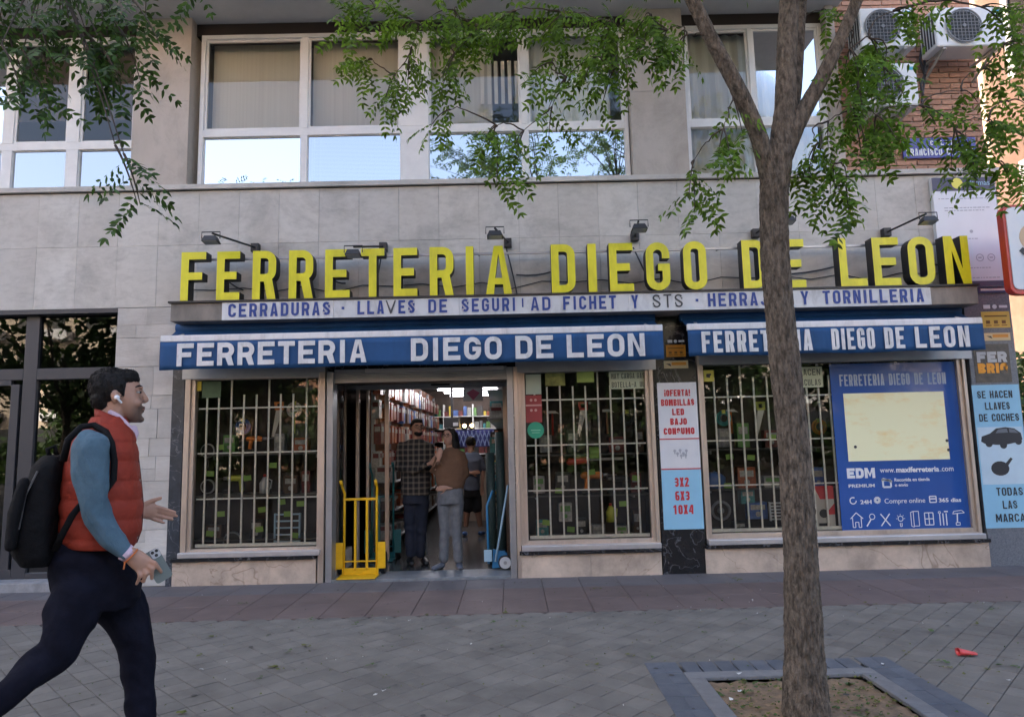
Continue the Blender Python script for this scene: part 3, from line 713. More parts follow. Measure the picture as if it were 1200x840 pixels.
def bw_(s, a, c, m_, t=.17):
    dst = MB(); word(dst, s, X_(a, 358, YBD), X_(c, 356, YBD), l0, l1, YBD-.008, YBD, t, gap=.42); dst.build('lettering', m_, board)
for s_, a, c in (('CERRADURAS', 268, 387), ('LLA', 419, 450), ('ES', 467, 486), ('DE', 502, 524), ('SEGURI', 541, 604), ('AD', 622, 645), ('FICHET', 660, 722), ('Y', 740, 748), ('HERRAJES', 830, 925), ('Y', 939, 948), ('TORNILLERIA', 965, 1083)):
    bw_(s_, a, c, M_bletter)
for px in (402, 817): lt = MB(); lt.box(X_(px-1.5, 357, YBD), X_(px+1.5, 357, YBD), YBD-.006, YBD, (l0+l1)/2-.014, (l0+l1)/2+.014); lt.build('raised_dot', M_bletter, board)
lt = MB(); word(lt, 'I', X_(611, 357, YBD), X_(614, 357, YBD), l0+.04, l1-.01, YBD-.007, YBD, .17)
lt.build('lettering', M_bletter, board)
bw_('V', 452, 464, M_kletter, .09); bw_('STS', 765, 800, M_kletter, .11)
# --- yellow channel letters
YL = F-.31
chan = thing('channel_letter_sign', ((bxL+bxR)/2, YL, bz1+.02), 'row of tall yellow channel letters FERRETERIA DIEGO DE LEON on the canopy', 'sign')
LET = [('F', 212, 241), ('E', 254, 281), ('R', 296, 323.5), ('R', 338.5, 367), ('E', 381, 410), ('T', 423, 450.5), ('E', 461, 489), ('R', 503.5, 531.5), ('I', 546, 555), ('A', 569, 599.5),
       ('D', 646, 674), ('I', 689, 699), ('E', 714, 742), ('G', 757, 785), ('O', 801, 828), ('D', 870, 898), ('E', 914, 943), ('L', 983.5, 1014.5), ('E', 1023, 1054), ('O', 1064.5, 1094.5), ('N', 1107, 1136)]
yz0 = Z_(680, 342.5, YL); yz1 = Z_(680, 286, YL)
for ch, a, c in LET:
    ym = 324-.0235*(a-600)/1; x0, x1 = X_(a, ym-9, YL), X_(c, ym-9, YL)
    case = MB(); face = MB(); h = yz1-yz0; t = .155*h if ch not in 'I' else (x1-x0)
    dz_ = 0.003*RND.uniform(-1, 1)
    for outer, holes in glyph(ch, x1-x0, h, t):
        g_ = lambda P: [(x0+u, yz0+dz_+v) for u, v in P]
        case.poly(g_(outer), [g_(q) for q in holes], YL, YL+.135)
        face.poly(g_(outer), [g_(q) for q in holes], YL-.0035, YL-.0005)
    lo = case.build('letter', M_lblack, chan); lo['label'] = 'yellow faced letter '+ch
    # the face sits a little inside the dark rim
    fo = face.build('letter_face', M_yellow, lo)
b = MB(); b.box(X_(214, 300, YL), X_(1120, 290, YL), YL+.15, YL+.175, yz1-.055, yz1-.03); b.box(X_(214, 300, YL), X_(1120, 290, YL), YL+.15, YL+.175, bz1+.05, bz1+.07)
b.build('support_rail', M_alug, chan)
b = MB()
for px in (300, 430, 560, 700, 850, 1000, 1100): b.tube([(X_(px, 300, YL), YL+.16, yz1-.04), (X_(px, 300, YL), F+.02, yz1-.02)], .008, 6)
b.build('rail_bracket', M_blk, chan)
b = MB()
for k, (pa, pb) in enumerate([((262, 325), (285, 340)), ((385, 325), (405, 332)), ((593, 290), (606, 345)), ((742, 290), (757, 322)), ((605, 322), (648, 318)), ((447, 298), (436, 345)), ((980, 312), (905, 322)), ((1095, 310), (1110, 305))]):
    A, B = at(*pa, F-.03), at(*pb, F-.03); mid = (A+B)/2+Vector((.02, -.01, -.05))
    q = [A.lerp(mid, t/4).lerp(mid.lerp(B, t/4), t/4) for t in range(5)]; b.tube(q, .009, 6)
b.build('cable', M_cable, chan)
b = MB()
for k in range(13):
    A, B = at(215+k*70, 339-k*1.6, F-.02), at(215+(k+1)*70, 339-(k+1)*1.6, F-.02)
    b.tube([A, (A+B)/2+Vector((0, 0, -.02-.03*((k*7) % 3))), B], .006, 5)
b.build('cable_run', M_cable, chan)
# --- spotlights
def spot(hx, hy, base, size=1.0, lab='', flip=1, arm=None, yh=F-.62):
    B = at(*base, F-.0); H = at(hx, hy, yh)
    s = thing('spotlight', B, lab, 'spotlight', 'floodlights over the yellow letters')
    m = MB(); m.box(B.x-.045, B.x+.045, B.y-.08, B.y-.001, B.z-.05, B.z+.05); m.build('wall_box', M_blkp, s, bevel=.006)
    m = MB(); m.tube([B+Vector((0, -.08, .0)), H+Vector((0, .03, .07))], .012, 8); m.build('arm', M_blk, s)
    m = MB(); w = .085*size
    m.quadprism([(H.x-w, H.y-.05, H.z-.03), (H.x+w, H.y-.05, H.z-.03), (H.x+w, H.y+.07, H.z-.045), (H.x-w, H.y+.07, H.z-.045)],
                [(H.x-w*.7, H.y-.03, H.z+.03), (H.x+w*.7, H.y-.03, H.z+.03), (H.x+w*.7, H.y+.05, H.z+.02), (H.x-w*.7, H.y+.05, H.z+.02)])
    hd = m.build('lamp_head', M_blkp, s, bevel=.004)
    m = MB(); m.quadprism([(H.x-w*.85, H.y-.04, H.z-.034), (H.x+w*.85, H.y-.04, H.z-.034), (H.x+w*.85, H.y+.06, H.z-.048), (H.x-w*.85, H.y+.06, H.z-.048)],
                          [(H.x-w*.85, H.y-.04, H.z-.030), (H.x+w*.85, H.y-.04, H.z-.030), (H.x+w*.85, H.y+.06, H.z-.044), (H.x-w*.85, H.y+.06, H.z-.044)])
    m.build('lamp_glass', mat('lamp glass', (.35, .37, .4), .1), hd)
    m = MB(); m.tube([(H.x-w-.012, H.y, H.z), (H.x-w-.012, H.y, H.z+.075), (H.x+w+.012, H.y, H.z+.075), (H.x+w+.012, H.y, H.z)], .006, 6); m.build('yoke', M_blk, s)
spot(247, 280, (301, 292), 1, 'black spotlight on a long arm at the far left, above the letter R')
spot(414, 296, (450, 291), 1, 'spotlight in front of the letters E and T of the yellow sign')
spot(580, 274, (595, 286), 1, 'spotlight above the letter A before the gap between the yellow words')
spot(749, 266, (743, 279), 1, 'spotlight above the letters E and G of the middle word')
spot(922, 257, (884, 275), 1, 'spotlight half hidden behind the tree trunk')
spot(1088, 257, (1036, 274), 1, 'black spotlight on a long arm at the far right, beside the white wall banner')

# --- awnings
def awning(pl, pr, pyl_top, pyl_bot, words, t, label, gap, hz=(.15, .84)):
    YV = F-.43
    ztop = (Z_(pl, pyl_top[0], YV)+Z_(pr, pyl_top[1], YV))/2; zbot = (Z_(pl, pyl_bot[0], YV)+Z_(pr, pyl_bot[1], YV))/2
    x0, x1 = X_(pl, (pyl_top[0]+pyl_bot[0])/2, YV), X_(pr, (pyl_top[1]+pyl_bot[1])/2, YV)
    a = thing('awning', ((x0+x1)/2, YV, zbot), label, 'awning')
    bar = MB(); bar.box(x0, x1, YV-.02, YV+.03, ztop-.035, ztop+.035); bar.build('front_bar', M_barw, a, bevel=.008)
    # valance with soft folds
    v = MB(); n = 90; rows = 5; vs = []; fs = []
    for j in range(rows+1):
        zz = ztop-.035+(zbot-ztop+.035)*j/rows
        for i in range(n+1):
            x = x0+(x1-x0)*i/n; w = (j/rows)**1.3
            vs.append((x, YV-.012+w*(.010*math.sin(i*.55+1.3*math.sin(i*.13))+.007*math.sin(i*1.7)), zz+(w*.006*math.sin(i*.21))))
    for j in range(rows):
        for i in range(n): k = j*(n+1)+i; fs.append((k, k+1, k+n+2, k+n+1))
    v.add(vs, fs); vo = v.build('valance', M_blue, a, smooth=True); sm = vo.modifiers.new('thick', 'SOLIDIFY'); sm.thickness = .004; sm.offset = 1
    # fabric from the roller to the bar
    zr = ztop+.17
    f = MB(); n2 = 30; vs = []
    for j in range(6):
        tt = j/5
        for i in range(n2+1): vs.append((x0+.02+(x1-x0-.04)*i/n2, F-.10+(YV+.01-F+.10)*tt, zr+(ztop+.02-zr)*tt-.03*math.sin(PI*tt)))
    f.add(vs, [(j*(n2+1)+i, j*(n2+1)+i+1, (j+1)*(n2+1)+i+1, (j+1)*(n2+1)+i) for j in range(5) for i in range(n2)])
    f.build('canopy_fabric', M_blue, a, smooth=True)
    r = MB(); r.tube([(x0+.01, F-.10, zr), (x1-.01, F-.10, zr)], .055, 12); r.build('roller', M_blue, a, smooth=True)
    for x in (x0+.06, x1-.06):
        m = MB(); m.tube([(x, F-.02, zr-.06), (x+(.09 if x < (x0+x1)/2 else -.09), F-.25, zr-.10), (x, YV+.03, ztop)], .014, 8); m.build('folding_arm', M_sill, a)
        m = MB(); m.box(x-.03, x+.03, F-.12, F+.0, zr-.09, zr+.09); m.build('wall_bracket', M_blk, a)
    h = ztop-.035-zbot
    for s_, pa, pc in words:
        L_ = MB(); word(L_, s_, X_(pa, 408, YV), X_(pc, 405, YV), zbot+h*hz[0], zbot+h*hz[1], YV-.030, YV-.024, t, gap=gap, space=.75); L_.build('lettering', M_fabw, a)
    return a
a1 = awning(188, 777, (398.5, 383), (433.5, 421.5), [('FERRETERIA', 209, 430), ('DIEGO', 482, 588), ('DE', 604, 648), ('LEON', 664, 755)], .21, 'wide blue awning on the left lettered FERRETERIA DIEGO DE LEON', .22, (.12, .93))
a2 = awning(806, 1152, (382.5, 376.5), (416.5, 411), [('FERRETERIA', 822, 951), ('DIEGO', 974, 1024), ('DE', 1036, 1059), ('LEON', 1072, 1135)], .18, 'shorter blue awning on the right of the black pillar', .34, (.12, .93))

# --- posters, stickers and notices (flat print on thin boards)
def card(name, pl, pr, pt, pb, m, label, cat, Y=F-.02, th=.004, group=None, org=None):
    x0, x1, z0, z1 = R_(pl, pr, pt, pb, Y)
    t = thing(name, ((x0+x1)/2, Y, z0), label, cat, group)
    b = MB(); b.box(x0, x1, Y, Y+th, z0, z1); b.build('sheet', m, t)
    return t, x0, x1, z0, z1
M_pw = mat('white poster paper', (.62, .63, .66), .45, var=.04, scale=6)
M_red = mat('red print', (.50, .02, .03), .5); M_lb = mat('light blue print', (.25, .50, .68), .45, var=.05, scale=3)
M_kprint = mat('black print', (.02, .02, .025), .5); M_wprint = mat('white print', (.7, .72, .75), .5)
Yc = F-.018
t, x0, x1, z0, z1 = card('offer_poster', 774, 820.5, 448, 620, M_pw, 'white and pale blue offer poster with red BOMBILLAS LED lettering on the black pillar', 'poster', Yc)
b = MB(); hh = z1-z0; b.box(x0, x1, Yc-.002, Yc-.0005, z0, z0+hh*.40); b.build('blue_field', M_lb, t)
b = MB()
for f in (.61, .405): b.box(x0, x1, Yc-.004, Yc-.0022, z0+hh*f-.006, z0+hh*f+.006)
b.build('red_lines', M_red, t)
cx = (x0+x1)/2; W = x1-x0
def cw(s, zc0, h, wfr, t_=.26, dx=0, m_=None, gap=.22):
    mbx = MB(); word(mbx, s, cx-W*wfr/2+dx, cx+W*wfr/2+dx, zc0, zc0+h, Yc-.004, Yc-.0022, t_, gap=gap, space=.6); mbx.build('lettering', m_ or M_red, t)
for i, (s_, wf) in enumerate((('¡OFERTA!', .66), ('BOMBILLAS', .84), ('LED', .30), ('BAJO', .42), ('CONSUMO', .78))): cw(s_, z0+hh*(.905-i*.066), hh*.045, wf)
for i, (s_, wf) in enumerate((('3X2', .36), ('6X3', .36), ('10X4', .50))): cw(s_, z0+hh*(.285-i*.092), hh*.062, wf)
b = MB(); 
for k, (dx, dz) in enumerate(((-.06, .03), (-.03, .0), (.0, .035), (.035, .0), (.07, .03), (.06, -.02), (.01, -.025))):
    c = Vector((cx+dx, Yc-.003, z0+hh*.51+dz)); b.disc(c, .016, Yc-.001, 12); b.box(c.x-.006, c.x+.006, Yc-.003, Yc-.001, c.z-.035, c.z-.01)
b.build('bulb_picture', mat('grey print', (.38, .40, .45), .5), t)
M_or = mat('orange sticker', (.62, .27, .02), .45, var=.08, scale=30); M_cream = mat('cream sticker', (.60, .50, .28), .5)
M_brn = mat('brown print', (.2, .09, .01), .5)
def sticker_pair(xa, xb, ya, yb, xc, xd, yc, yd, where, Y=F-.016, mm=M_or):
    t, x0, x1, z0, z1 = card('orange_sticker', xa, xb, ya, yb, mm, 'square orange locksmith sticker '+where, 'sticker', Y)
    b = MB(); w, h = x1-x0, z1-z0
    b.box(x0+w*.1, x1-w*.1, Y-.002, Y-.0005, z0+h*.68, z0+h*.76)
    for k in range(3):
        b.box(x0+w*(.14+k*.28), x0+w*(.28+k*.28), Y-.002, Y-.0005, z0+h*.25, z0+h*.45); b.box(x0+w*(.12+k*.28), x0+w*(.32+k*.28), Y-.002, Y-.0005, z0+h*.12, z0+h*.17)
    b.build('print', M_brn, t)
    b = MB(); b.box(x0+w*.1, x0+w*.34, Y-.002, Y-.0, z1+h*.18, z1+h*.42); b.disc((x0+w*.5, Y-.002, z1+h*.3), h*.14, Y, 12); b.box(x0+w*.66, x1-w*.05, Y-.002, Y, z1+h*.22, z1+h*.38); b.build('white_print', M_wprint, t)
    t, x0, x1, z0, z1 = card('cream_sticker', xc, xd, yc, yd, M_cream, 'narrow cream sticker with a small black arrow '+where, 'sticker', Y)
    b = MB(); w, h = x1-x0, z1-z0; b.poly([(x0+w*.08, z0+h*.62), (x0+w*.3, z0+h*.25), (x0+w*.26, z0+h*.6)], [], Y-.002, Y-.0005); b.build('arrow', M_kprint, t)
    b = MB(); b.box(x0+w*.32, x1-w*.08, Y-.002, Y-.0005, z0+h*.4, z0+h*.8); b.build('print', M_or, t)
sticker_pair(780.5, 803.5, 404, 418, 778, 806.5, 422.5, 431.5, 'on the black pillar between the awnings')
sticker_pair(1150.5, 1183.5, 365, 384, 1153.5, 1184, 390, 399, 'on the grey pillar at the right corner', mm=mat('yellow sticker', (.72, .50, .08), .45))
# car keys poster
t, x0, x1, z0, z1 = card('car_keys_poster', 1147, 1203, 450.5, 618.5, M_lb, 'pale blue poster about car keys on the grey corner pillar', 'poster', Yc)
hh = z1-z0; W = x1-x0; cx = (x0+x1)/2; b = MB()
b.box(x0+W*.03, x1-W*.03, Yc-.0018, Yc-.0005, z0+hh*.30, z0+hh*.70); b.build('pale_field', mat('pale blue field', (.48, .62, .72), .45, var=.06, scale=4), t)
b = MB()
for i, (s_, wf, dx) in enumerate((('SE HACEN', .74, -.03), ('LLAVES', .52, 0), ('DE COCHES', .84, .01))): cw(s_, z0+hh*(.905-i*.082), hh*.052, wf, .15, dx*W, M_kprint, .3)
for i, (s_, wf, dx) in enumerate((('TODAS', .55, .06), ('LAS', .30, .04), ('MARCAS', .72, .08))): cw(s_, z0+hh*(.222-i*.09), hh*.055, wf, .15, dx*W, M_kprint, .3)
b = MB(); P = lambda u, v: (x0+W*u, z0+hh*v)
b.poly([P(*q) for q in ((.08, .60), (.10, .635), (.28, .655), (.42, .69), (.62, .698), (.80, .688), (.93, .655), (.95, .61), (.90, .595), (.60, .575), (.40, .575), (.15, .585))], [], Yc-.0035, Yc-.002)
for u, v in ((.24, .585), (.54, .572), (.86, .597)): b.disc((x0+W*u, Yc-.0036, z0+hh*v), W*.075, Yc-.002, 14)
b.disc((x0+W*.42, Yc-.0036, z0+hh*.41), W*.19, Yc-.002, 18, ry=W*.15)
b.poly([P(.50, .43), P(.66, .485), P(.70, .475), P(.56, .415)], [], Yc-.0034, Yc-.002)
b.build('car_and_key_picture', M_kprint, t)
b = MB(); b.poly([P(*q) for q in ((.40, .657), (.46, .683), (.64, .688), (.66, .66))], [], Yc-.0048, Yc-.0036); b.poly([P(*q) for q in ((.69, .66), (.69, .686), (.80, .68), (.88, .655))], [], Yc-.0048, Yc-.0036)
b.build('car_windows', mat('dark grey print', (.12, .14, .17), .3), t)
# metal shop sign FER / BRIC on the corner pillar
t, x0, x1, z0, z1 = card('brand_plate', 1142, 1184, 403, 448, mat('dark foil', (.07, .055, .04), .35, var=.5, scale=14), 'dark foil sign reading FER BRIC on the corner pillar', 'sign', F-.017)
hh = z1-z0; W = x1-x0; Y = F-.017
b = MB(); word(b, 'FER', x0+W*.08, x1-W*.08, z0+hh*.52, z0+hh*.80, Y-.002, Y-.0005, .30, gap=.12); b.build('lettering', mat('grey print b', (.45, .47, .48), .5), t)
b = MB(); word(b, 'BRIC', x0+W*.08, x1-W*.08, z0+hh*.24, z0+hh*.50, Y-.002, Y-.0005, .32, gap=.12); b.build('orange_lettering', mat('orange print', (.80, .33, .01), .5), t)

# wall banner at the top right
YB2 = F-.06
x0, x1 = X_(1098, 275, YB2), X_(1172, 275, YB2); z0, z1 = Z_(1135, 336, YB2), Z_(1130, 208, YB2)
t = thing('wall_banner', ((x0+x1)/2, YB2, z0), 'large white banner with a dark header and yellow dot on the wall above the corner', 'banner')
b = MB(); b.box(x0, x1, YB2, F-.004, z0, z1); b.build('sheet', mat('white vinyl', (.66, .68, .72), .4, var=.03, scale=3), t)
hh = z1-z0; b = MB(); b.box(x0, x1, YB2-.002, YB2-.0005, z1-hh*.125, z1); b.build('header', mat('dark violet print', (.07, .065, .11), .5), t); b = MB(); b.box(x0, x1, YB2-.002, YB2-.0005, z0, z0+hh*.05); b.build('footer', MATS['dark violet print'], t)
b = MB(); b.disc((x0+(x1-x0)*.40, YB2-.004, z1-hh*.055), hh*.05, YB2-.002, 20); b.build('yellow_dot', mat('yellow print', (.72, .66, .10), .5), t)
M_gp = mat('pale grey print', (.36, .38, .43), .5)
b = MB()
for i, (u0, u1, v) in enumerate(((.08, .95, .80), (.16, .88, .715), (.16, .80, .69), (.45, .60, .43), (.1, .9, .075), (.3, .8, .165))):
    x = x0+(x1-x0)*u0
    while x < x0+(x1-x0)*u1: L_ = RND.uniform(.015, .045); b.box(x, x+L_, YB2-.002, YB2-.0005, z0+hh*v, z0+hh*v+.010); x += L_+.012
b.disc((x0+(x1-x0)*.55, YB2-.002, z0+hh*.50), .02, YB2-.0005, 12)
for u in (.64, .82):
    c = Vector((x0+(x1-x0)*u, 0, z0+hh*.26)); b.poly([(c.x+.045*math.cos(k*PI/8), c.z+.045*math.sin(k*PI/8)) for k in range(16)], [[(c.x+.036*math.cos(-k*PI/8), c.z+.036*math.sin(-k*PI/8)) for k in range(16)]], YB2-.002, YB2-.0005); b.box(c.x-.02, c.x+.02, YB2-.002, YB2-.0005, c.z-.008, c.z+.008)
b.build('small_print', M_gp, t)
ftext('header_text', 'alarmas', t, x0+(x1-x0)*.55, YB2-.0025, z1-hh*.075, .09, mat('cyan print', (.25, .45, .55), .5))
# blue notice strip and metal box under the banner
t, x0, x1, z0, z1 = card('blue_notice', 1146, 1181, 336, 343, mat('navy print', (.04, .05, .14), .5), 'small navy notice strip just under the white banner', 'notice', F-.03)
b = MB(); b.box(x0+.03, x1-.03, F-.032, F-.0305, z0+(z1-z0)*.35, z0+(z1-z0)*.7); b.build('print', M_wprint, t)

# street name plate
x0, x1, z0, z1 = R_(1058, 1144, 161.5, 185, F-.0)
Y = F+.0
t = thing('street_name_sign', ((x0+x1)/2, Y, z0), 'blue enamel street name plate reading CALLE FRANCISCO SILVELA on the brick wall', 'street sign')
b = MB(); b.box(x0, x1, Y, Y+.02, z0, z1); b.build('plate', mat('blue enamel', (.035, .04, .26), .25, var=.1, scale=8), t, bevel=.003)
hh = z1-z0; W = x1-x0; b = MB(); word(b, 'CALLE', x0+W*.38, x0+W*.70, z0+hh*.62, z0+hh*.86, Y-.003, Y-.0005, .2, gap=.8); word(b, 'FRANCISCO SILVELA', x0+W*.04, x1-W*.04, z0+hh*.12, z0+hh*.47, Y-.003, Y-.0005, .17, gap=.3)
b.build('lettering', M_wprint, t)

# --- air conditioners
M_acw = mat('white enamel steel', (.66, .68, .68), .4, var=.05, scale=6); M_fan = mat('dark fan grille', (.03, .035, .04), .5)
def ac_unit(pl, pr, pt, pb, Y, lab, fx=.40):
    x0, x1, z0, z1 = R_(pl, pr, pt, pb, Y); D = .30
    t = thing('air_conditioner', ((x0+x1)/2, Y, z0), lab, 'air conditioner', 'outdoor units on the brick wall')
    b = MB(); b.box(x0, x1, Y, Y+D, z0, z1); body = b.build('casing', M_acw, t, bevel=.02)
    R = (z1-z0)*.39; c = Vector((x0+(x1-x0)*fx, Y-.012, (z0+z1)/2))
    b = MB(); b.disc(c, R, Y-.0005, 32); b.build('fan_opening', M_fan, body)
    b = MB()
    ring = [(c.x+(R+.012)*math.cos(k*PI/16), Y-.02, c.z+(R+.012)*math.sin(k*PI/16)) for k in range(33)]; b.tube(ring, .01, 6, cap=False)
    for q in range(-4, 5):
        d = q*R/4.6; h = math.sqrt(max(0, R*R-d*d)); b.tube([(c.x-h, Y-.022, c.z+d), (c.x+h, Y-.022, c.z+d)], .0035, 4); b.tube([(c.x+d, Y-.024, c.z-h), (c.x+d, Y-.024, c.z+h)], .0035, 4)
    b.disc(c+Vector((0, -.014, 0)), .02, Y-.02, 12); b.build('fan_guard', mat('grey wire', (.22, .23, .24), .5), t)
    b = MB()
    for k in range(5):
        b.box(x0-.006, x0-.001, Y+.03+k*.05, Y+.055+k*.05, z0+.05, z1-.05)
    b.build('side_vents', M_fan, t)
    b = MB(); b.box(x1-(x1-x0)*.17, x1-(x1-x0)*.06, Y-.002, Y-.0005, z1-.09, z1-.05); b.build('badge', mat('teal badge', (.05, .35, .45), .5), t)
    for x in (x0+.09, x1-.12):
        b = MB(); b.tube([(x, F+.03, z0-.20), (x, Y+.03, z0-.012)], .016, 6); b.box(x-.018, x+.018, Y+.01, F+.05, z0-.022, z0-.002); b.build('wall_bracket', mat('pale bracket', (.38, .36, .32), .6), t)
ac_unit(1096, 1178, 8, 54, F-.42, 'large white air conditioner at the top right of the brick wall')
ac_unit(1008, 1072, 9, 55, F-.40, 'white air conditioner half hidden by leaves, upper one of the left pair')
ac_unit(1012, 1076, 74, 124, F-.42, 'white air conditioner half hidden by leaves, lower one of the left pair', .38)
b = MB()
for k, pts in enumerate([((1082, 45), (1078, 70), (1084, 90), (1080, 120)), ((1086, 40), (1088, 75), (1079, 100), (1082, 112)), ((1092, 60), (1083, 66), (1084, 88))]):
    b.tube([at(p[0], p[1], F-.03-.02*k) for p in pts], .014, 6)
o = b.build('pipe_bundle', M_cable); tag(o, 'dark pipes and cables looping between the air conditioners', 'pipes')

# --- blue poster in the right display window
YP = F+.043
x0, x1, z0, z1 = X_(979, 520, YP), X_(1131, 520, YP), Z_(1060, 622.5, YP), Z_(1050, 425, YP)
t = thing('window_poster', ((x0+x1)/2, YP, z0), 'big blue poster with white lettering and a yellowed panel inside the right display window', 'poster')
b = MB(); b.box(x0, x1, YP, YP+.004, z0, z1); b.build('sheet', mat('blue poster print', (.022, .085, .33), .16, var=.1, scale=2, coat=.4), t)
W = x1-x0; hh = z1-z0; Q = YP-.001
b = MB(); word(b, 'FERRETERIA DIEGO DE LEON', x0+W*.07, x1-W*.10, z1-hh*.135, z1-hh*.065, Q-.001, Q, .14, gap=.3, space=.7)
b.build('heading', mat('pale blue print', (.30, .38, .50), .5), t)
b = MB(); b.box(x0+W*.09, x1-W*.13, Q-.004, Q, z0+hh*.415, z0+hh*.82)
b.build('yellowed_panel', mat('yellowed paper', (.84, .83, .54), .5, col2=(.80, .56, .16), scale=2.2, stretch=(1, 1, 2.5), thr=(.52, .8)), t)  # the paper is yellowed; its pale base colour has glare painted in
b = MB()
for u, v in ((.15, .50), (.86, .525), (.865, .47)): b.disc((x0+W*u, Q-.006, z0+hh*v), .017, Q-.0041, 14)
b.build('rivet', M_kprint, t)
b = MB(); word(b, 'EDM', x0+W*.07, x0+W*.285, z0+hh*.315, z0+hh*.375, Q-.001, Q, .28, gap=.12); b.build('logo', M_wprint, t)
ftext('logo_text', 'PREMIUM', t, x0+W*.075, Q, z0+hh*.262, .05, M_wprint, width=W*.20, bold=.001)
ftext('web_address', 'www.', t, x0+W*.325, Q, z0+hh*.345, .085, M_wprint, width=W*.115)
ftext('web_address', 'maxiferreteria', t, x0+W*.45, Q, z0+hh*.345, .08, M_wprint, width=W*.33, bold=.0025)
ftext('web_address', '.com', t, x0+W*.79, Q, z0+hh*.345, .085, M_wprint, width=W*.10)
ftext('small_text', 'Recogida en tienda', t, x0+W*.43, Q, z0+hh*.292, .05, M_wprint, width=W*.27, bold=.001)
ftext('small_text', 'o envio', t, x0+W*.43, Q, z0+hh*.262, .05, M_wprint, width=W*.10, bold=.001)
ftext('hours_text', '24H', t, x0+W*.155, Q, z0+hh*.165, .06, M_wprint, width=W*.085, bold=.0015)
ftext('online_text', 'Compre online', t, x0+W*.34, Q, z0+hh*.165, .075, M_wprint, width=W*.31)
ftext('days_text', '365 dias', t, x0+W*.755, Q, z0+hh*.165, .06, M_wprint, width=W*.17, bold=.0015)
b = MB()
def ln(pts, tck=.008, cl=False):
    pp = [(x0+W*u, z0+hh*v) for u, v in pts]
    for a, c in zip(pp[:-1], pp[1:]):
        d = Vector((c[0]-a[0], c[1]-a[1])); l = d.length; d.normalize(); n_ = Vector((-d.y, d.x))*tck/2
        b.add([(a[0]-n_.x, Q-.0005, a[1]-n_.y), (c[0]-n_.x, Q-.0005, c[1]-n_.y), (c[0]+n_.x, Q-.0005, c[1]+n_.y), (a[0]+n_.x, Q-.0005, a[1]+n_.y)], [(0, 1, 2, 3)])
circ = lambda u, v, r, n=14, a0=0, a1=360: [(u+r/W*math.cos(math.radians(a0+(a1-a0)*i/n)), v+r/hh*math.sin(math.radians(a0+(a1-a0)*i/n))) for i in range(n+1)]
ln(circ(.10, .185, .035, 14, 60, 360), .012)
ln(circ(.285, .185, .025), .03); ln(circ(.38, .30, .001)); 
ln([(.33, .30), (.40, .30), (.40, .26), (.34, .26), (.34, .31), (.41, .29)], .02)
ln([(.685, .165), (.735, .165), (.735, .20), (.685, .20), (.685, .165)], .012); ln([(.69, .185), (.73, .185)], .014)
ln([(.07, .08), (.115, .115), (.165, .08)], .01); ln([(.085, .085), (.085, .03), (.105, .03), (.105, .06), (.13, .06), (.13, .03), (.15, .03), (.15, .085)], .008)
ln(circ(.235, .09, .03)); ln([(.225, .075), (.19, .035)], .014)
ln([(.30, .105), (.37, .035)], .012); ln([(.37, .105), (.30, .035)], .012)
ln(circ(.45, .075, .028)); ln([(.445, .05), (.445, .03), (.458, .03), (.458, .05)]); 
for a in range(0, 181, 45): ln([(.45+.038/W*math.cos(math.radians(a)), .075+.038/hh*math.sin(math.radians(a))), (.45+.05/W*math.cos(math.radians(a)), .075+.05/hh*math.sin(math.radians(a)))], .006)
ln([(.53, .03), (.53, .11), (.55, .115), (.55, .025), (.53, .03)]); ln([(.55, .115), (.59, .115), (.59, .03), (.55, .03)])
for v in (.035, .07, .105): ln([(.635, v), (.70, v)], .01)
for u in (.635, .667, .70): ln([(u, .035), (u, .105)], .01)
for u in (.75, .775, .80): ln([(u, .03), (u, .10)], .012); 
ln(circ(.75, .105, .012), .008); ln([(.785, .11), (.815, .11)], .014)
ln([(.85, .095), (.94, .10), (.92, .115), (.86, .11), (.85, .095)]); ln([(.885, .095), (.88, .045)], .014); ln([(.87, .03), (.90, .03), (.90, .045), (.87, .045), (.87, .03)])
b.build('pictograms', M_wprint, t)

# notices and stickers on the glass
YN = F+.046
M_note = mat('pale green paper', (.42, .46, .32), .7, var=.06, scale=5); M_dprint = mat('marker writing', (.06, .07, .06), .7)
def note(pl, pr, pt, pb, m, lab, lines=(), t_=.12, pm=None, name='paper_notice', cat='notice', Y=YN):
    t, x0, x1, z0, z1 = card(name, pl, pr, pt, pb, m, lab, cat, Y, .002)
    if lines:
        b = MB(); n = len(lines); h = (z1-z0)/n; W = x1-x0
        for i, s_ in enumerate(lines):
            if s_: word(b, s_, x0+W*.06, x1-W*.06, z1-h*(i+.82), z1-h*(i+.2), Y-.002, Y-.0005, t_, gap=.35, space=.5)
        b.build('handwriting', pm or M_dprint, t)
    return t, x0, x1, z0, z1
note(714, 758, 435, 455.5, M_note, 'handwritten pale notice about gas bottles at the top right of the middle window', ('HAY CARGA GAS', 'BOTELLA-AZUL'))
note(616, 634, 438.5, 462, mat('pale mint paper', (.36, .42, .34), .7), 'pale mint sheet in the top left corner of the middle window', ())
t, x0, x1, z0, z1 = note(616, 635, 463, 495, mat('red sticker', (.27, .03, .03), .5), 'red sticker strip under the mint sheet in the middle window', (), name='red_sticker', cat='sticker')
b = MB()
for z in (.82, .45): 
    for u in (.35, .62): b.disc((x0+(x1-x0)*u, YN-.002, z0+(z1-z0)*z), .016, YN-.0005, 10)
b.box(x0, x1, YN-.002, YN-.0005, z0+(z1-z0)*.6, z0+(z1-z0)*.66); b.build('print', mat('pink print', (.5, .25, .22), .5), t)
x0, x1, z0, z1 = R_(618, 637.5, 494, 514, YN)
t = thing('green_round_sticker', ((x0+x1)/2, YN, z0), 'round green sticker on the left of the middle window', 'sticker')
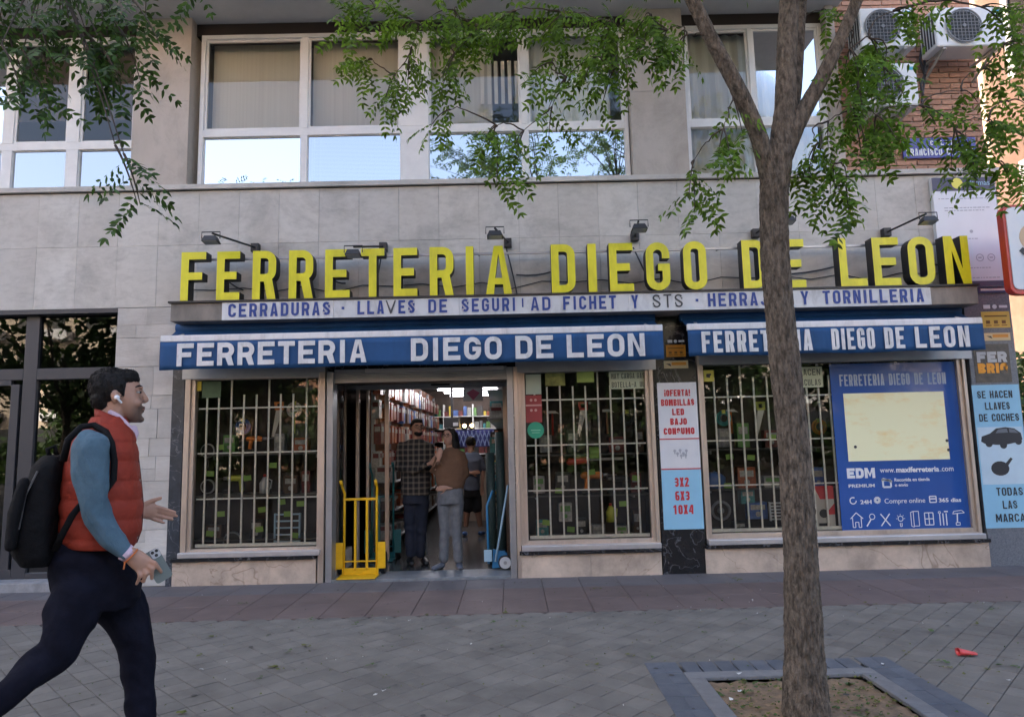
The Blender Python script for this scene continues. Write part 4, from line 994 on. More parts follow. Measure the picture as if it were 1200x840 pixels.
b = MB(); b.disc(((x0+x1)/2, YN-.003, (z0+z1)/2), (x1-x0)/2, YN-.001, 22); b.build('disc', mat('green sticker', (.02, .27, .15), .5), t)
b = MB(); b.box(x0+.04, x1-.04, YN-.0045, YN-.0032, (z0+z1)/2-.004, (z0+z1)/2+.004); b.box(x0+.05, x1-.05, YN-.0045, YN-.0032, (z0+z1)/2-.03, (z0+z1)/2-.024); b.build('print', mat('pale green print', (.25, .5, .35), .5), t)
note(639, 662, 437, 452, mat('olive card', (.20, .21, .06), .7, var=.4, scale=14), 'mottled olive card at the top of the middle window')
note(676, 696, 435.5, 448, mat('lime card', (.30, .40, .10), .7, var=.2, scale=10), 'lime green card at the top of the middle window')
note(227, 236, 447, 458, mat('yellow label', (.62, .50, .05), .5), 'small yellow label in the top left corner of the left window', ('',), name='yellow_sticker', cat='sticker')
note(237, 259, 447, 466, mat('dark green card', (.05, .09, .035), .6, var=.2, scale=8), 'dark green card beside the yellow label in the left window')
t, x0, x1, z0, z1 = note(824.5, 836.5, 433.5, 447, mat('mustard label', (.45, .42, .06), .5), 'square mustard camera sticker in the top left corner of the right window', (), name='yellow_sticker', cat='sticker')
b = MB(); b.box(x0+.035, x1-.03, YN-.002, YN-.0005, z0+.07, z0+.09); b.poly([(x0+.03, z0+.05), (x0+.07, z0+.04), (x0+.075, z0+.075), (x0+.03, z0+.085)], [], YN-.002, YN-.0005); b.build('camera_picture', M_kprint, t)
note(920, 964, 430, 454, M_note, 'handwritten green notice half hidden by the trunk in the right window', ('SE HACEN', 'MATRICULAS'))
t, x0, x1, z0, z1 = note(955, 978, 569, 621, mat('white card', (.50, .49, .47), .6), 'red and white warning card low in the right window', (), name='warning_card', cat='card', Y=F+.115)
b = MB(); W = x1-x0; hh = z1-z0; b.poly([(x0, z1), (x1, z1), (x1, z1-hh*.3), (x0+W*.3, z1-hh*.3)], [], F+.1125, F+.1145); b.poly([(x0+W*.5, z0+hh*.35), (x1, z0+hh*.6), (x1, z0+hh*.35)], [], F+.1125, F+.1145); b.build('red_print', M_red, t)
b = MB(); b.disc((x0+W*.4, F+.0975, z0+hh*.38), W*.22, F+.0995, 14); b.box(x0+W*.15, x0+W*.7, F+.1125, F+.1145, z0+hh*.06, z0+hh*.16); b.build('black_print', M_kprint, t)

# --- entrance door of the neighbouring building on the left
dz1 = doT
t = thing('glazed_entrance', ((doL+doR)/2, F+.15, 0), 'dark framed glass entrance left of the shop reflecting trees', 'entrance door')
Yd = F+.10
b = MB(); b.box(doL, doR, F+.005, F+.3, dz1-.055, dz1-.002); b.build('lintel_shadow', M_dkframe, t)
def fr(pa, pb, z0, z1, name='door_frame', y0=Yd, y1=Yd+.07): b = MB(); b.box(pa, pb, y0, y1, z0, z1); b.build(name, M_dkframe, t, bevel=.004)
xm0, xm1 = X_(22, 520, Yd), X_(38, 520, Yd)
ztr0, ztr1 = Z_(80, 444, Yd), Z_(80, 431, Yd)
fr(doR-.06, doR-.001, .1, dz1-.056); fr(xm0, xm1, .1, dz1-.056); fr(doL, xm0-.001, ztr0, ztr1); fr(xm1+.001, doR-.061, ztr0, ztr1); fr(doL, xm0-.001, .1, .2); fr(xm1+.001, doR-.061, .1, .16)
fr(X_(6, 560, Yd), X_(16, 560, Yd), .2, ztr0-.05, 'door_leaf'); fr(doL, X_(5.8, 560, Yd), ztr0-.06, ztr0-.002, 'door_leaf')
for a, c, z0, z1 in ((xm1, doR-.06, .16, ztr0), (xm1, doR-.06, ztr1, dz1-.056), (doL, xm0, ztr1, dz1-.056), (doL, xm0, .2, ztr0)):
    b = MB(); b.add([(a, Yd+.04, z0), (c, Yd+.04, z0), (c, Yd+.04, z1), (a, Yd+.04, z1)], [(0, 1, 2, 3)]); b.build('glass', G_door, t)
b = MB(); b.box(doL, doR, F+2.5, F+2.6, 0, dz1); b.box(doL, doR, F+.3, F+2.6, dz1-.01, dz1+.05); b.box(doL-.1, doL, F+.3, F+2.6, 0, dz1); b.box(doR, doR+.1, F+.3, F+2.6, 0, dz1); b.box(doL, doR, F+.3, F+2.6, -.01, .02); b.build('hall_wall', mat('dark hall', (.05, .045, .04), .8), t)
b = MB(); b.box(doL, doR, F-.16, F+.1, -.01, .1); b.build('step', mat('worn pale step', (.24, .24, .25), .7, var=.3, scale=8, bump=.2), t, bevel=.008)
b = MB()
for k in range(3): b.box(X_(48+k*18, 600, F+1), X_(58+k*18, 600, F+1), F+1, F+1.1, .1, .75+.1*(k % 2)); 
b.build('planter', mat('dim furniture', (.12, .11, .1), .7), t)

# --- lightbox on a dark post at the right edge
YLB = 6.9
x0 = X_(1179, 290, YLB); zb, zt_ = Z_(1190, 345, YLB), Z_(1190, 240, YLB)
t = thing('advertising_lightbox', (x0+.6, YLB, 0), 'red framed advertising panel on a black post at the right edge', 'street advertisement')
b = MB(); b.poly(rrect(x0, x0+1.25, zb, zt_, .09), [], YLB, YLB+.09); b.build('frame', mat('red lacquer', (.42, .035, .02), .3, var=.15, scale=3), t, bevel=.01)
b = MB(); b.poly(rrect(x0+.03, x0+1.22, zb+.05, zt_-.03, .06), [], YLB-.012, YLB-.001); b.build('poster', mat('pale poster', (.48, .56, .64), .35, col2=(.66, .66, .66), scale=1.2), t)
b = MB(); b.disc((x0+.30, YLB-.016, zt_-.36), .16, YLB-.013, 22); b.build('tan_picture', mat('tan print', (.52, .38, .24), .5), t)
b = MB(); b.poly([(x0+.12, zt_-.50), (x0+.16, zt_-.46), (x0+.3, zt_-.62), (x0+.26, zt_-.66)], [], YLB-.019, YLB-.0165); b.poly([(x0+.2, zt_-.42), (x0+.26, zt_-.40), (x0+.42, zt_-.58), (x0+.38, zt_-.62)], [], YLB-.019, YLB-.0165); b.build('dark_picture', M_kprint, t)
b = MB(); b.tube([(x0+.32, YLB+.045, 0), (x0+.32, YLB+.045, zb+.02)], .06, 12); b.box(x0+.22, x0+.42, YLB-.06, YLB+.15, 0, .03); b.build('post', M_blk, t)

# ============================================================ ACROSS THE STREET, SIDE STREET
M_opp = [mat('sunlit orange brick far', (.40, .21, .13), .85, var=.12, scale=2), mat('cream render far', (.50, .42, .33), .85, var=.08, scale=1), mat('pale stone far', (.45, .40, .35), .85, var=.08, scale=1)]
M_fwin = mat('far window glass', (.03, .035, .04), .1); M_peach = mat('peach brick side', (.40, .26, .19), .85, var=.12, scale=6)
def far_building(x0, x1, y0, y1, h, m, label, face='N', zb=0.0):
    """street side building: walls, windows one by one, balconies"""
    t = thing('far_building', ((x0+x1)/2, (y0+y1)/2, 0), label, 'building')
    b = MB(); b.box(x0, x1, y0, y1, -.15, h); b.build('wall', m, t)
    b = MB(); b.box(x0-.2, x1+.2, y0-.2, y1+.2, h, h+.35); b.build('roof', M_conc, t)
    fl = int((h-4)/3.1)
    if face == 'N':
        n = int((x1-x0)/2.6)
        for f in range(fl):
            for i in range(n):
                xx = x0+1.3+i*2.6; zz = 4.6+f*3.1
                piece('window', M_fwin, t, xx-.6, xx+.6, y1-.02, y1+.03, zz, zz+1.4)
                if i % 2 == 0: piece('balcony', M_panelw, t, xx-1.1, xx+1.1, y1+.03, y1+.8, zz-.75, zz-.1)
        piece('shop_band', M_fwin, t, x0+.5, x1-.5, y1-.02, y1+.04, .2, 3.2)
    else:
        n = int((y1-y0)/2.8)
        for f in range(-1, fl):
            for i in range(n):
                yy = y0+1.4+i*2.8; zz = 4.6+f*3.1
                w = piece('window', M_fwin, t, x0-.03, x0+.02, yy-.6, yy+.6, zz, zz+1.4)
                piece('window_surround', M_white, t, x0-.06, x0-.031, yy-.75, yy-.6, zz-.1, zz+1.5); piece('window_surround', M_white, t, x0-.06, x0-.031, yy+.6, yy+.75, zz-.1, zz+1.5)
                piece('window_surround', M_white, t, x0-.06, x0-.031, yy-.6, yy+.6, zz+1.4, zz+1.5)
    return t
far_building(-46, -20, -48, -36, 19, M_opp[1], 'cream block across the street, left one of three')
far_building(-19, 4, -48, -35, 16.5, M_opp[0], 'orange brick block across the street, middle one of three')
far_building(5, 34, -48, -36, 21, M_opp[2], 'pale stone block across the street, right one of three')
far_building(9.0, 24, 9.2, 44, 17, M_peach, 'peach brick building beyond the side street at the right edge', 'W')

LEAFM = {}
def leaf_mat(name, col, trans=.45):
    m = bpy.data.materials.new(name); m.use_nodes = True; nt = m.node_tree; N = nt.nodes; L = nt.links
    b = N['Principled BSDF']; b.inputs['Roughness'].default_value = .5; b.inputs['Specular IOR Level'].default_value = .35
    g = N.new('ShaderNodeNewGeometry'); cr = N.new('ShaderNodeValToRGB')
    cr.color_ramp.elements[0].color = (*[c*.42 for c in col], 1); cr.color_ramp.elements[1].color = (*[min(1, c*1.5) for c in col], 1)
    L.new(g.outputs['Random Per Island'], cr.inputs[0]); L.new(cr.outputs[0], b.inputs['Base Color'])
    tr = N.new('ShaderNodeBsdfTranslucent'); hs = N.new('ShaderNodeHueSaturation'); hs.inputs['Value'].default_value = 1.6; hs.inputs['Hue'].default_value = .48
    L.new(cr.outputs[0], hs.inputs['Color']); L.new(hs.outputs[0], tr.inputs[0])
    mx = N.new('ShaderNodeMixShader'); mx.inputs[0].default_value = trans; L.new(b.outputs[0], mx.inputs[1]); L.new(tr.outputs[0], mx.inputs[2])
    L.new(mx.outputs[0], N['Material Output'].inputs[0]); return m
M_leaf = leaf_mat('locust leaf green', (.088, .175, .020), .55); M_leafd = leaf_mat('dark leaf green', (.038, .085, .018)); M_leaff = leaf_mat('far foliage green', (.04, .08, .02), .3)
M_hedge = leaf_mat('hedge green', (.03, .07, .02), .25)
M_bark = mat('furrowed bark', (.050, .038, .027), .9, col2=(.19, .148, .112), scale=44, bump=1.0, bscale=60, stretch=(1, 1, .34), thr=(.36, .62), bdist=.04)
M_twig = mat('twig bark', (.06, .045, .035), .9)
NR = np.random.default_rng(11)
class Leaves:
    def __init__(s): s.V = []; s.F = []; s.n = 0
    def leaflets(s, base, d, nrm, L, W):
        """arrays of leaflets: pointed ovals folded a little along the midrib"""
        side = np.cross(d, nrm); side /= np.linalg.norm(side, axis=1, keepdims=True)+1e-9
        L = L[:, None]; W = W[:, None]
        P = [base, base+d*L*.28+side*W*.46-nrm*W*.10, base+d*L*.62+side*W*.40-nrm*W*.12, base+d*L-nrm*L*.12, base+d*L*.62-side*W*.40-nrm*W*.12, base+d*L*.28-side*W*.46-nrm*W*.10]
        k = len(base); A = np.stack(P, 1).reshape(-1, 3); s.V.append(A)
        i = (np.arange(k)*6+s.n)[:, None]; s.F.append(i+np.array([[0, 1, 2, 3]])); s.F.append(i+np.array([[0, 3, 4, 5]])); s.n += k*6
    def pinnate(s, base, d, L=.2, nl=6, leaf=.045):
        d = d/np.linalg.norm(d); t = np.linspace(.16, 1, nl); dr = np.array([0, 0, -1.])
        rach = base[None]+d[None]*(L*t)[:, None]+dr[None]*(L*.18*t**2)[:, None]
        dd = d+dr*.3; dd /= np.linalg.norm(dd)
        sd = np.cross(dd, [0, 0, 1.]); sd /= np.linalg.norm(sd)+1e-9
        up_ = np.cross(sd, dd); roll = NR.normal(0, .5); sd, up_ = sd*math.cos(roll)+up_*math.sin(roll), up_*math.cos(roll)-sd*math.sin(roll)
        b = np.concatenate([rach, rach, rach[-1:]]); n = len(b)
        dirs = np.concatenate([sd[None]+dd*.45+NR.normal(0, .15, (nl, 3)), -sd[None]+dd*.45+NR.normal(0, .15, (nl, 3)), dd[None]])
        dirs[:, 2] -= .25; dirs /= np.linalg.norm(dirs, axis=1, keepdims=True)
        nn = up_[None]+NR.normal(0, .25, (n, 3)); nn -= dirs*(nn*dirs).sum(1)[:, None]; nn /= np.linalg.norm(nn, axis=1, keepdims=True)
        s.leaflets(b, dirs, nn, leaf*NR.uniform(.75, 1.1, n), leaf*.37*NR.uniform(.85, 1.15, n))
    def build(s, name, m, parent):
        V = np.concatenate(s.V)-np.array(origin(parent)); Fq = np.concatenate(s.F)
        me = bpy.data.meshes.new(name); me.vertices.add(len(V)); me.vertices.foreach_set('co', V.astype(np.float32).ravel())
        me.loops.add(Fq.size); me.loops.foreach_set('vertex_index', Fq.astype(np.int32).ravel())
        me.polygons.add(len(Fq)); me.polygons.foreach_set('loop_start', np.arange(0, Fq.size, 4, dtype=np.int32)); me.update(calc_edges=True); me.validate()
        me.materials.append(m); o = bpy.data.objects.new(name, me); COL.objects.link(o); o.parent = parent; o['kind'] = 'stuff'; return o
def bez(a, m, c, n=6):
    return [a.lerp(m, i/n).lerp(m.lerp(c, i/n), i/n) for i in range(n+1)]
def twig(lv, tw, a, e, leaves=9, leaf=.045, sag=.15, nl=6, rl=.2):
    a, e = Vector(a), Vector(e); m = (a+e)/2+Vector((0, 0, sag)); P = bez(a, m, e, 6)
    tw.tube(P, [.006-.0007*i for i in range(7)], 5, cap=False)
    ax = (e-a).normalized()
    for i in range(leaves):
        t = .25+.75*i/(leaves-1); k = min(5, int(t*6)); p = P[k].lerp(P[min(6, k+1)], t*6-k)
        o = Vector(NR.normal(0, 1, 3)); o -= ax*o.dot(ax); o.normalize()
        o.z *= .55; d = o*1.0+ax*.6+Vector((0, 0, -.12)); 
        lv.pinnate(np.array(p), np.array(d), rl*NR.uniform(.7, 1.1), nl, leaf)

# ---- the street tree in front of the shop
YT = gnd(943, 835).y
tb_ = gnd(943, 833, -.03); tree = thing('street_tree', (tb_.x, tb_.y, -.05), 'slender street tree with furrowed bark forking in front of the right awning', 'tree')
def px3(l): return [at(a, c, y) for a, c, y in l]
def limb_tube(path, radii, n=20, seed=0, rough=.05, step=.05, bark=0):
    """a limb with an irregular outline; bark > 0 adds real furrows"""
    rr = random.Random(seed); pts = []; rad = []
    for i in range(len(path)-1):
        k = max(2, int((path[i+1]-path[i]).length/step))
        for j in range(k): pts.append(path[i].lerp(path[i+1], j/k)); rad.append(radii[i]+(radii[i+1]-radii[i])*j/k)
    pts.append(path[-1]); rad.append(radii[-1])
    P2 = [p.copy() for p in pts]
    for _ in range(int(6*(.05/step)**1.5)):
        for i in range(1, len(P2)-1): P2[i] = (P2[i-1]+P2[i]*2+P2[i+1])/4
    m = MB(); m.tube(P2, rad, n)
    ph = [rr.uniform(0, 6.28) for _ in range(12)]
    for i in range(len(P2)):
        u = i*step
        for k in range(n):
            t = 2*PI*k/n; f = 1+rough*(.6*math.sin(3*t+ph[0]+u)+.5*math.sin(2*t+ph[1]+u*2.2)+.3*math.sin(u*9+ph[3]+2*t))
            if bark:
                w = 1.6*math.sin(u*6+ph[4]+2*t)+1.1*math.sin(u*15+ph[5]-3*t)+.6*math.sin(u*41+ph[6]+5*t)
                a_ = abs(math.sin(7*t+w+ph[7])); b_ = abs(math.sin(12*t-w*.8+ph[8]+u*2)); c_ = abs(math.sin(u*26+3*math.sin(4*t+ph[9])+w))
                f += bark*(min(a_, b_)**.7-.45)+bark*.35*(c_**.5-.6)+rr.uniform(-.2, .2)*bark
            v = Vector(m.v[i*n+k]); m.v[i*n+k] = tuple(P2[i]+(v-P2[i])*f)
    return m
w2r = lambda w, Y: w/2/FPX*Y
trunk = px3([(944, 838, YT), (942, 760, YT), (938, 650, YT), (930, 520, YT), (917, 400, YT), (908, 300, YT), (907, 230, YT), (912, 175, YT)])
tm = limb_tube(trunk, [w2r(x, YT) for x in (49, 39.5, 36, 34.5, 33, 31, 32, 34)], 110, 1, .045, .012, .095)
tm.build('trunk', M_bark, tree, smooth=True)
limbs = []
L1 = px3([(903, 215, YT), (892, 165, YT-.02), (866, 105, YT-.1), (833, 45, YT-.15), (802, -20, YT-.2), (765, -120, YT-.2), (700, -260, YT)])
L2 = px3([(912, 200, YT), (921, 130, YT), (922, 70, YT), (925, 0, YT+.05), (928, -110, YT+.1), (930, -280, YT+.2)])
L3 = px3([(916, 190, YT), (934, 145, YT-.02), (962, 95, YT-.05), (992, 32, YT-.1), (1020, -40, YT-.15), (1075, -150, YT-.2), (1150, -260, YT-.1)])
L4 = px3([(916, 180, YT+.05), (931, 110, YT+.12), (936, 40, YT+.2), (944, -50, YT+.3), (985, -220, YT+.6)])
for k, (P, w) in enumerate(((L1, (23, 21, 18, 16, 15, 13, 8)), (L2, (29, 25, 23, 22, 19, 14)), (L3, (22, 20, 16, 14, 13, 10, 6)), (L4, (20, 17, 14, 12, 7)))):
    limb_tube(P, [w2r(x, YT) for x in w], 64, 10+k, .05, .014, .085).build('limb', M_bark, tree, smooth=True); limbs += P[3:] if k != 3 else P[2:]
lv = Leaves(); tw = MB()
# in view: (px, py, Y, spread in px, twigs)
CL = [(420, 20, 4.6, 34, 9), (470, 30, 4.4, 34, 9), (520, 22, 4.5, 34, 9), (580, 30, 4.3, 36, 9), (640, 30, 4.4, 36, 9), (700, 35, 4.2, 36, 9), (755, 30, 4.1, 30, 7), (800, 70, 4.1, 14, 1),
      (425, 80, 4.6, 22, 4), (480, 85, 4.5, 30, 5), (455, 120, 4.5, 20, 3), (520, 95, 4.4, 28, 5), (545, 55, 4.6, 30, 6), (505, 140, 4.3, 16, 2), (570, 165, 4.2, 18, 4), (600, 185, 4.2, 22, 4), (585, 205, 4.15, 12, 2),
      (640, 85, 4.3, 30, 5), (690, 80, 4.2, 28, 5), (640, 160, 4.2, 14, 2), (650, 120, 4.2, 16, 1), (705, 115, 4.2, 20, 3), (745, 75, 4.1, 24, 4), (775, 50, 4.1, 20, 3), (795, 60, 4.0, 16, 2),
      (800, 225, 3.9, 12, 2), (815, 245, 3.9, 6, 1), (845, 190, 3.7, 18, 4), (870, 160, 3.8, 14, 2), 
      (955, 200, 3.8, 20, 5), (985, 225, 3.8, 20, 5), (1000, 250, 3.8, 10, 2), (960, 170, 3.8, 16, 2), (1000, 90, 3.8, 24, 5), (1030, 60, 3.9, 24, 6), (1010, 130, 3.8, 24, 6), (1045, 115, 3.9, 24, 6),
      (1000, 165, 3.8, 20, 4), (1040, 160, 3.8, 24, 5), (1060, 20, 4.0, 26, 6), (975, 20, 4.1, 16, 2), (1100, 140, 3.9, 14, 1), (1140, 185, 3.9, 24, 5), (1175, 160, 3.9, 22, 5), (1150, 120, 4.0, 14, 2),
      (1165, 90, 4.0, 22, 4), (1190, 60, 4.0, 20, 5), (1180, 25, 4.0, 22, 5), (1195, 130, 4.0, 18, 4), (1185, 215, 3.9, 18, 4), (1150, 215, 3.9, 8, 1), ]
hubs = []
CL.sort(key=lambda c: min((q-at(c[0], c[1], c[2])).length for q in limbs))
def near_hub(p): return min(limbs+hubs, key=lambda q: (q-p).length+max(0, p.z-.25-q.z)*1.5)
def nearest(p): return min(limbs, key=lambda q: (q-p).length+max(0, p.z-q.z)*.3)
for (cx_, cy_, Y, sp, n) in CL:
    n = max(1, round(n*.55))
    C = at(cx_, cy_, Y); r = sp/FPX*Y; A = near_hub(C)
    hub = C+Vector((0, 0, .08))+(A-C).normalized()*min(.16, (A-C).length*.3); pth = bez(A, (A+hub)/2+Vector((NR.uniform(-.1, .1), NR.uniform(-.1, .1), .06)), hub, 8)
    pth = [p+Vector(NR.normal(0, .004, 3)) if 0 < i < 8 else p for i, p in enumerate(pth)]; hubs.append(hub)
    r_a = .009 if (A-hub).length > .5 else .006; tw.tube(pth, [r_a-.0005*i for i in range(9)], 6, cap=False)
    for k in range(n):
        o = NR.normal(0, 1, 3); o /= np.linalg.norm(o); e = C+Vector(o)*r*NR.uniform(.3, 1)-Vector((0, 0, .02))
        twig(lv, tw, hub, e, 6, .054, .06, 6, .22)
# the crown above the frame
cr = Vector((tb_.x, YT+.1, 6.1))
for k in range(330):
    o = NR.normal(0, 1, 3); o /= np.linalg.norm(o); q = NR.uniform(.45, 1)**.6
    e = cr+Vector((o[0]*3.2*q, o[1]*2.7*q, o[2]*1.7*q))
    d_ = e-Vector((0, 0, CAMH)); v_ = d_.dot(up)/max(.1, d_.dot(fw))
    if v_ < .56 and d_.dot(fw) > 0: continue
    a = nearest(e); s_ = e.lerp(a, min(1, .7/(a-e).length))
    if k % 3 == 0: tw.tube(bez(a, (a+s_)/2+Vector((0, 0, .1)), s_, 5), [.014-.0016*i for i in range(6)], 5, cap=False)
    twig(lv, tw, s_, e, 8, .07, .05, 5, .26)
tw.build('twigs', M_twig, tree, smooth=True)['kind'] = 'stuff'
lv.build('crown', M_leaf, tree)

# ---- second tree standing out of frame on the left, its boughs hang into the top left corner
t2 = thing('street_tree', (-4.6, 2.6, 0), 'dark leafy tree whose boughs hang into the top left corner', 'tree')
P2 = [Vector((-4.6, 2.6, -.05)), Vector((-4.55, 2.6, 1.5)), Vector((-4.5, 2.65, 2.8)), Vector((-4.3, 2.7, 4.2)), Vector((-4.2, 2.8, 5.6))]
limb_tube(P2, [.15, .12, .11, .07, .04], 16, 5).build('trunk', M_bark, t2, smooth=True)
lb = [Vector((-4.5, 2.65, 2.8)), Vector((-3.6, 2.8, 3.6)), at(-30, -20, 2.9), at(60, -40, 2.9)]
limb_tube(lb, [.07, .05, .035, .02], 12, 6).build('limb', M_bark, t2, smooth=True)
lv = Leaves(); tw = MB(); anch = [at(-30, -20, 2.9), at(60, -40, 2.9), at(20, -40, 3.0), Vector((-3.6, 2.8, 3.6))]
CL2 = [(30, 20, 2.9, 40, 8), (90, 30, 2.8, 36, 7), (140, 45, 2.8, 30, 6), (60, 75, 2.8, 36, 7), (20, 80, 2.9, 34, 5), (120, 95, 2.8, 32, 7), (160, 90, 2.8, 18, 3), (142, 118, 2.8, 16, 2), (45, 115, 2.8, 24, 2),
       (190, 10, 2.9, 24, 4), (240, 5, 2.9, 16, 1), (170, 50, 2.8, 20, 3), (155, 230, 2.7, 8, 2), (165, 240, 2.7, 6, 1), (20, 110, 2.7, 12, 1)]
for (cx_, cy_, Y, sp, n) in CL2:
    n = max(1, round(n*.36))
    C = at(cx_, cy_, Y); r = sp/FPX*Y; A = min(anch, key=lambda q: (q-C).length); hub = C+Vector((-.08, 0, .22))
    tw.tube(bez(A, (A+hub)/2+Vector((0, 0, .1)), hub, 8), [.007-.0006*i for i in range(9)], 6, cap=False)
    for k in range(n):
        o = NR.normal(0, 1, 3); o /= np.linalg.norm(o); twig(lv, tw, hub, C+Vector(o)*r*NR.uniform(.3, 1), 6, .044, .04, 6, .17)
for k in range(150):
    o = NR.normal(0, 1, 3); o /= np.linalg.norm(o); e = Vector((-4.2, 2.9, 5.2))+Vector((o[0]*2.4, o[1]*2.2, o[2]*1.5))*NR.uniform(.5, 1)
    d_ = e-Vector((0, 0, CAMH)); 
    if d_.dot(fw) > 0 and d_.dot(up)/max(.1, d_.dot(fw)) < .56 and d_.dot(rt)/d_.dot(fw) > -.8: continue
    s_ = e.lerp(P2[3], .35); twig(lv, tw, s_, e, 8, .06, .05, 5, .24)
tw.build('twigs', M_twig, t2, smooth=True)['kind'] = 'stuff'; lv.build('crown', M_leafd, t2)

# ---- trees behind the camera (seen in the glass)
def far_tree(x, y, h, r, label, n=2600, grp='street trees across the road'):
    t = thing('boulevard_tree', (x, y, -.1), label, 'tree', grp)
    limb_tube([Vector((x, y, -.15)), Vector((x+.1, y, h*.3)), Vector((x, y+.1, h*.6))], [.2, .15, .09], 10, int(x*7)).build('trunk', M_bark, t, smooth=True)
    for k in range(4):
        a = k*1.6+x; limb_tube([Vector((x+.05, y, h*.33)), Vector((x+math.cos(a)*r*.4, y+math.sin(a)*r*.4, h*.55)), Vector((x+math.cos(a)*r*.7, y+math.sin(a)*r*.7, h*.75))], [.09, .06, .03], 8, k).build('limb', M_bark, t, smooth=True)
    L = Leaves(); C = NR.normal(0, 1, (26, 3)); C /= np.linalg.norm(C, axis=1, keepdims=True); C *= NR.uniform(.35, .95, (26, 1)); C *= np.array([r, r, h*.36])
    C += np.array([x, y, h*.60]); k = NR.integers(0, 26, n); b = C[k]+NR.normal(0, 1, (n, 3))*r*.17
    d = NR.normal(0, 1, (n, 3)); d /= np.linalg.norm(d, axis=1, keepdims=True); nn = np.cross(d, NR.normal(0, 1, (n, 3))); nn /= np.linalg.norm(nn, axis=1, keepdims=True)
    L.leaflets(b, d, nn, NR.uniform(.22, .4, n), NR.uniform(.14, .24, n)); L.build('crown', M_leaff, t)
for k, (x, y, h, r) in enumerate([(-16, -9, 8, 2.8), (-9.5, -10, 7.5, 2.6), (-4.5, -13, 8.5, 2.6), (1.5, -9.5, 7, 2.4), (6.5, -11, 8, 2.8), (13, -10, 8, 2.9), (-13, -22, 9, 3.2), (9, -23, 9, 3.2)]):
    far_tree(x, y, h, r, ['tree across the road with a broad low crown, far left', 'tree across the road, second from the left', 'taller tree across the road just left of the camera', 'small tree across the road just right of the camera', 'tree across the road, second from the right', 'tree across the road, far right', 'tall tree before the cream block', 'tall tree before the pale stone block'][k])
# low young trees and a hedge, unseen, added to darken the glass reflections
for k, (x, y, h, r) in enumerate([(-19, -15.5, 5.6, 2.3), (-7.2, -16, 5.2, 2.4), (-1.5, -15.5, 5.6, 2.5), (4.2, -16, 5.0, 2.3), (10, -15, 5.5, 2.4), (16.5, -16, 5.6, 2.4), (-13.5, -15, 5.4, 2.5)]):
    far_tree(x, y, h, r, 'low bushy young tree added across the road, %s of its row' % ['leftmost', 'third from the left', 'fourth from the left', 'fifth from the left', 'sixth from the left', 'rightmost', 'second from the left'][k], 1500, 'young trees added to darken the glass')
t = thing('added_hedge', (0, -17.5, 0), 'long clipped hedge added behind the camera to darken the glass reflections', 'hedge')
L = Leaves(); n = 12000; b = np.stack([NR.uniform(-26, 26, n), NR.uniform(-18, -17, n), NR.uniform(-.1, 1.9, n)+NR.normal(0, .1, n)], 1)
d = NR.normal(0, 1, (n, 3)); d /= np.linalg.norm(d, axis=1, keepdims=True); nn = np.cross(d, NR.normal(0, 1, (n, 3))); nn /= np.linalg.norm(nn, axis=1, keepdims=True)
L.leaflets(b, d, nn, NR.uniform(.25, .45, n), NR.uniform(.16, .28, n)); L.build('foliage', M_leaff, t)
# hedge at the corner on the right
t = thing('hedge', (8.0, 10.2, 0), 'dark green hedge beyond the corner of the building', 'hedge')
L = Leaves(); n = 9000; b = np.stack([NR.uniform(6.9, 8.7, n), NR.uniform(9.4, 11.6, n), NR.uniform(.05, 2.55, n)+NR.normal(0, .08, n)], 1)
d = NR.normal(0, 1, (n, 3)); d /= np.linalg.norm(d, axis=1, keepdims=True); nn = np.cross(d, NR.normal(0, 1, (n, 3))); nn /= np.linalg.norm(nn, axis=1, keepdims=True)
L.leaflets(b, d, nn, NR.uniform(.06, .12, n), NR.uniform(.04, .07, n)); L.build('foliage', M_hedge, t)
m = MB()
for k in range(14): x = 7+k*.12; m.tube([(x, 10.2+.4*math.sin(k*2), 0), (x+.05, 10.3, 1.2), (x, 10.2, 2.2)], .02, 6)
m.build('stems', M_twig, t)['kind'] = 'stuff'

# ============================================================ LITTER
M_lit = mat('wilted leaf', (.10, .11, .02), .8, rnd=.4); M_litg = mat('green leaf litter', (.07, .12, .03), .8, rnd=.3); M_papr = mat('scrap paper', (.6, .6, .58), .8)
lit = MB(); li2 = MB()
def scrap(mb, x, y, s, z=.008):
    a = NR.uniform(0, 6.28); pts = []
    for k in range(6): r = s*NR.uniform(.5, 1.1)*(1 if k % 3 else 1.5); pts.append((x+r*math.cos(a+k*1.05), y+r*.6*math.sin(a+k*1.05), z+NR.uniform(0, .012)))
    mb.add(pts, [(0, 1, 2, 5), (2, 3, 4, 5)])
LP = [(55, 770), (203+30, 768), (285, 707), (258, 745), (362, 727), (325, 785), (420, 733), (355, 758), (437, 780), (505, 721), (572, 731), (590, 720), (606, 729), (606, 736), (590, 758), (700, 690), (834, 703), (740, 770), (822, 742), (1022, 709), (1165, 715), (1143, 731), (1106, 777), (1115, 785), (1100, 778), (1152, 784), (1186, 782), (1058, 765), (1090, 740), (318, 782), (300, 797), (215, 835), (335, 765), (690, 779), (765, 771), (860, 680)]
for k, (a, c) in enumerate(LP):
    p = gnd(a, c); 
    for j in range(3): scrap(lit if k % 2 else li2, p.x+NR.normal(0, .03), p.y+NR.normal(0, .03), NR.uniform(.012, .028))
for k in range(420):
    x, y = NR.uniform(-4.5, 4.5), NR.uniform(3.2, 7.5); scrap(lit if k % 2 else li2, x, y, NR.uniform(.004, .010))
for k in range(520):
    x, y = NR.uniform(ip[0], ip[1]), NR.uniform(ip[2], ip[3]); scrap(lit if k % 3 else li2, x, y, NR.uniform(.006, .018), -.012)
tag(lit.build('leaf_litter', M_lit), 'olive and brown leaf litter scattered over the paving', 'litter', kind='stuff')
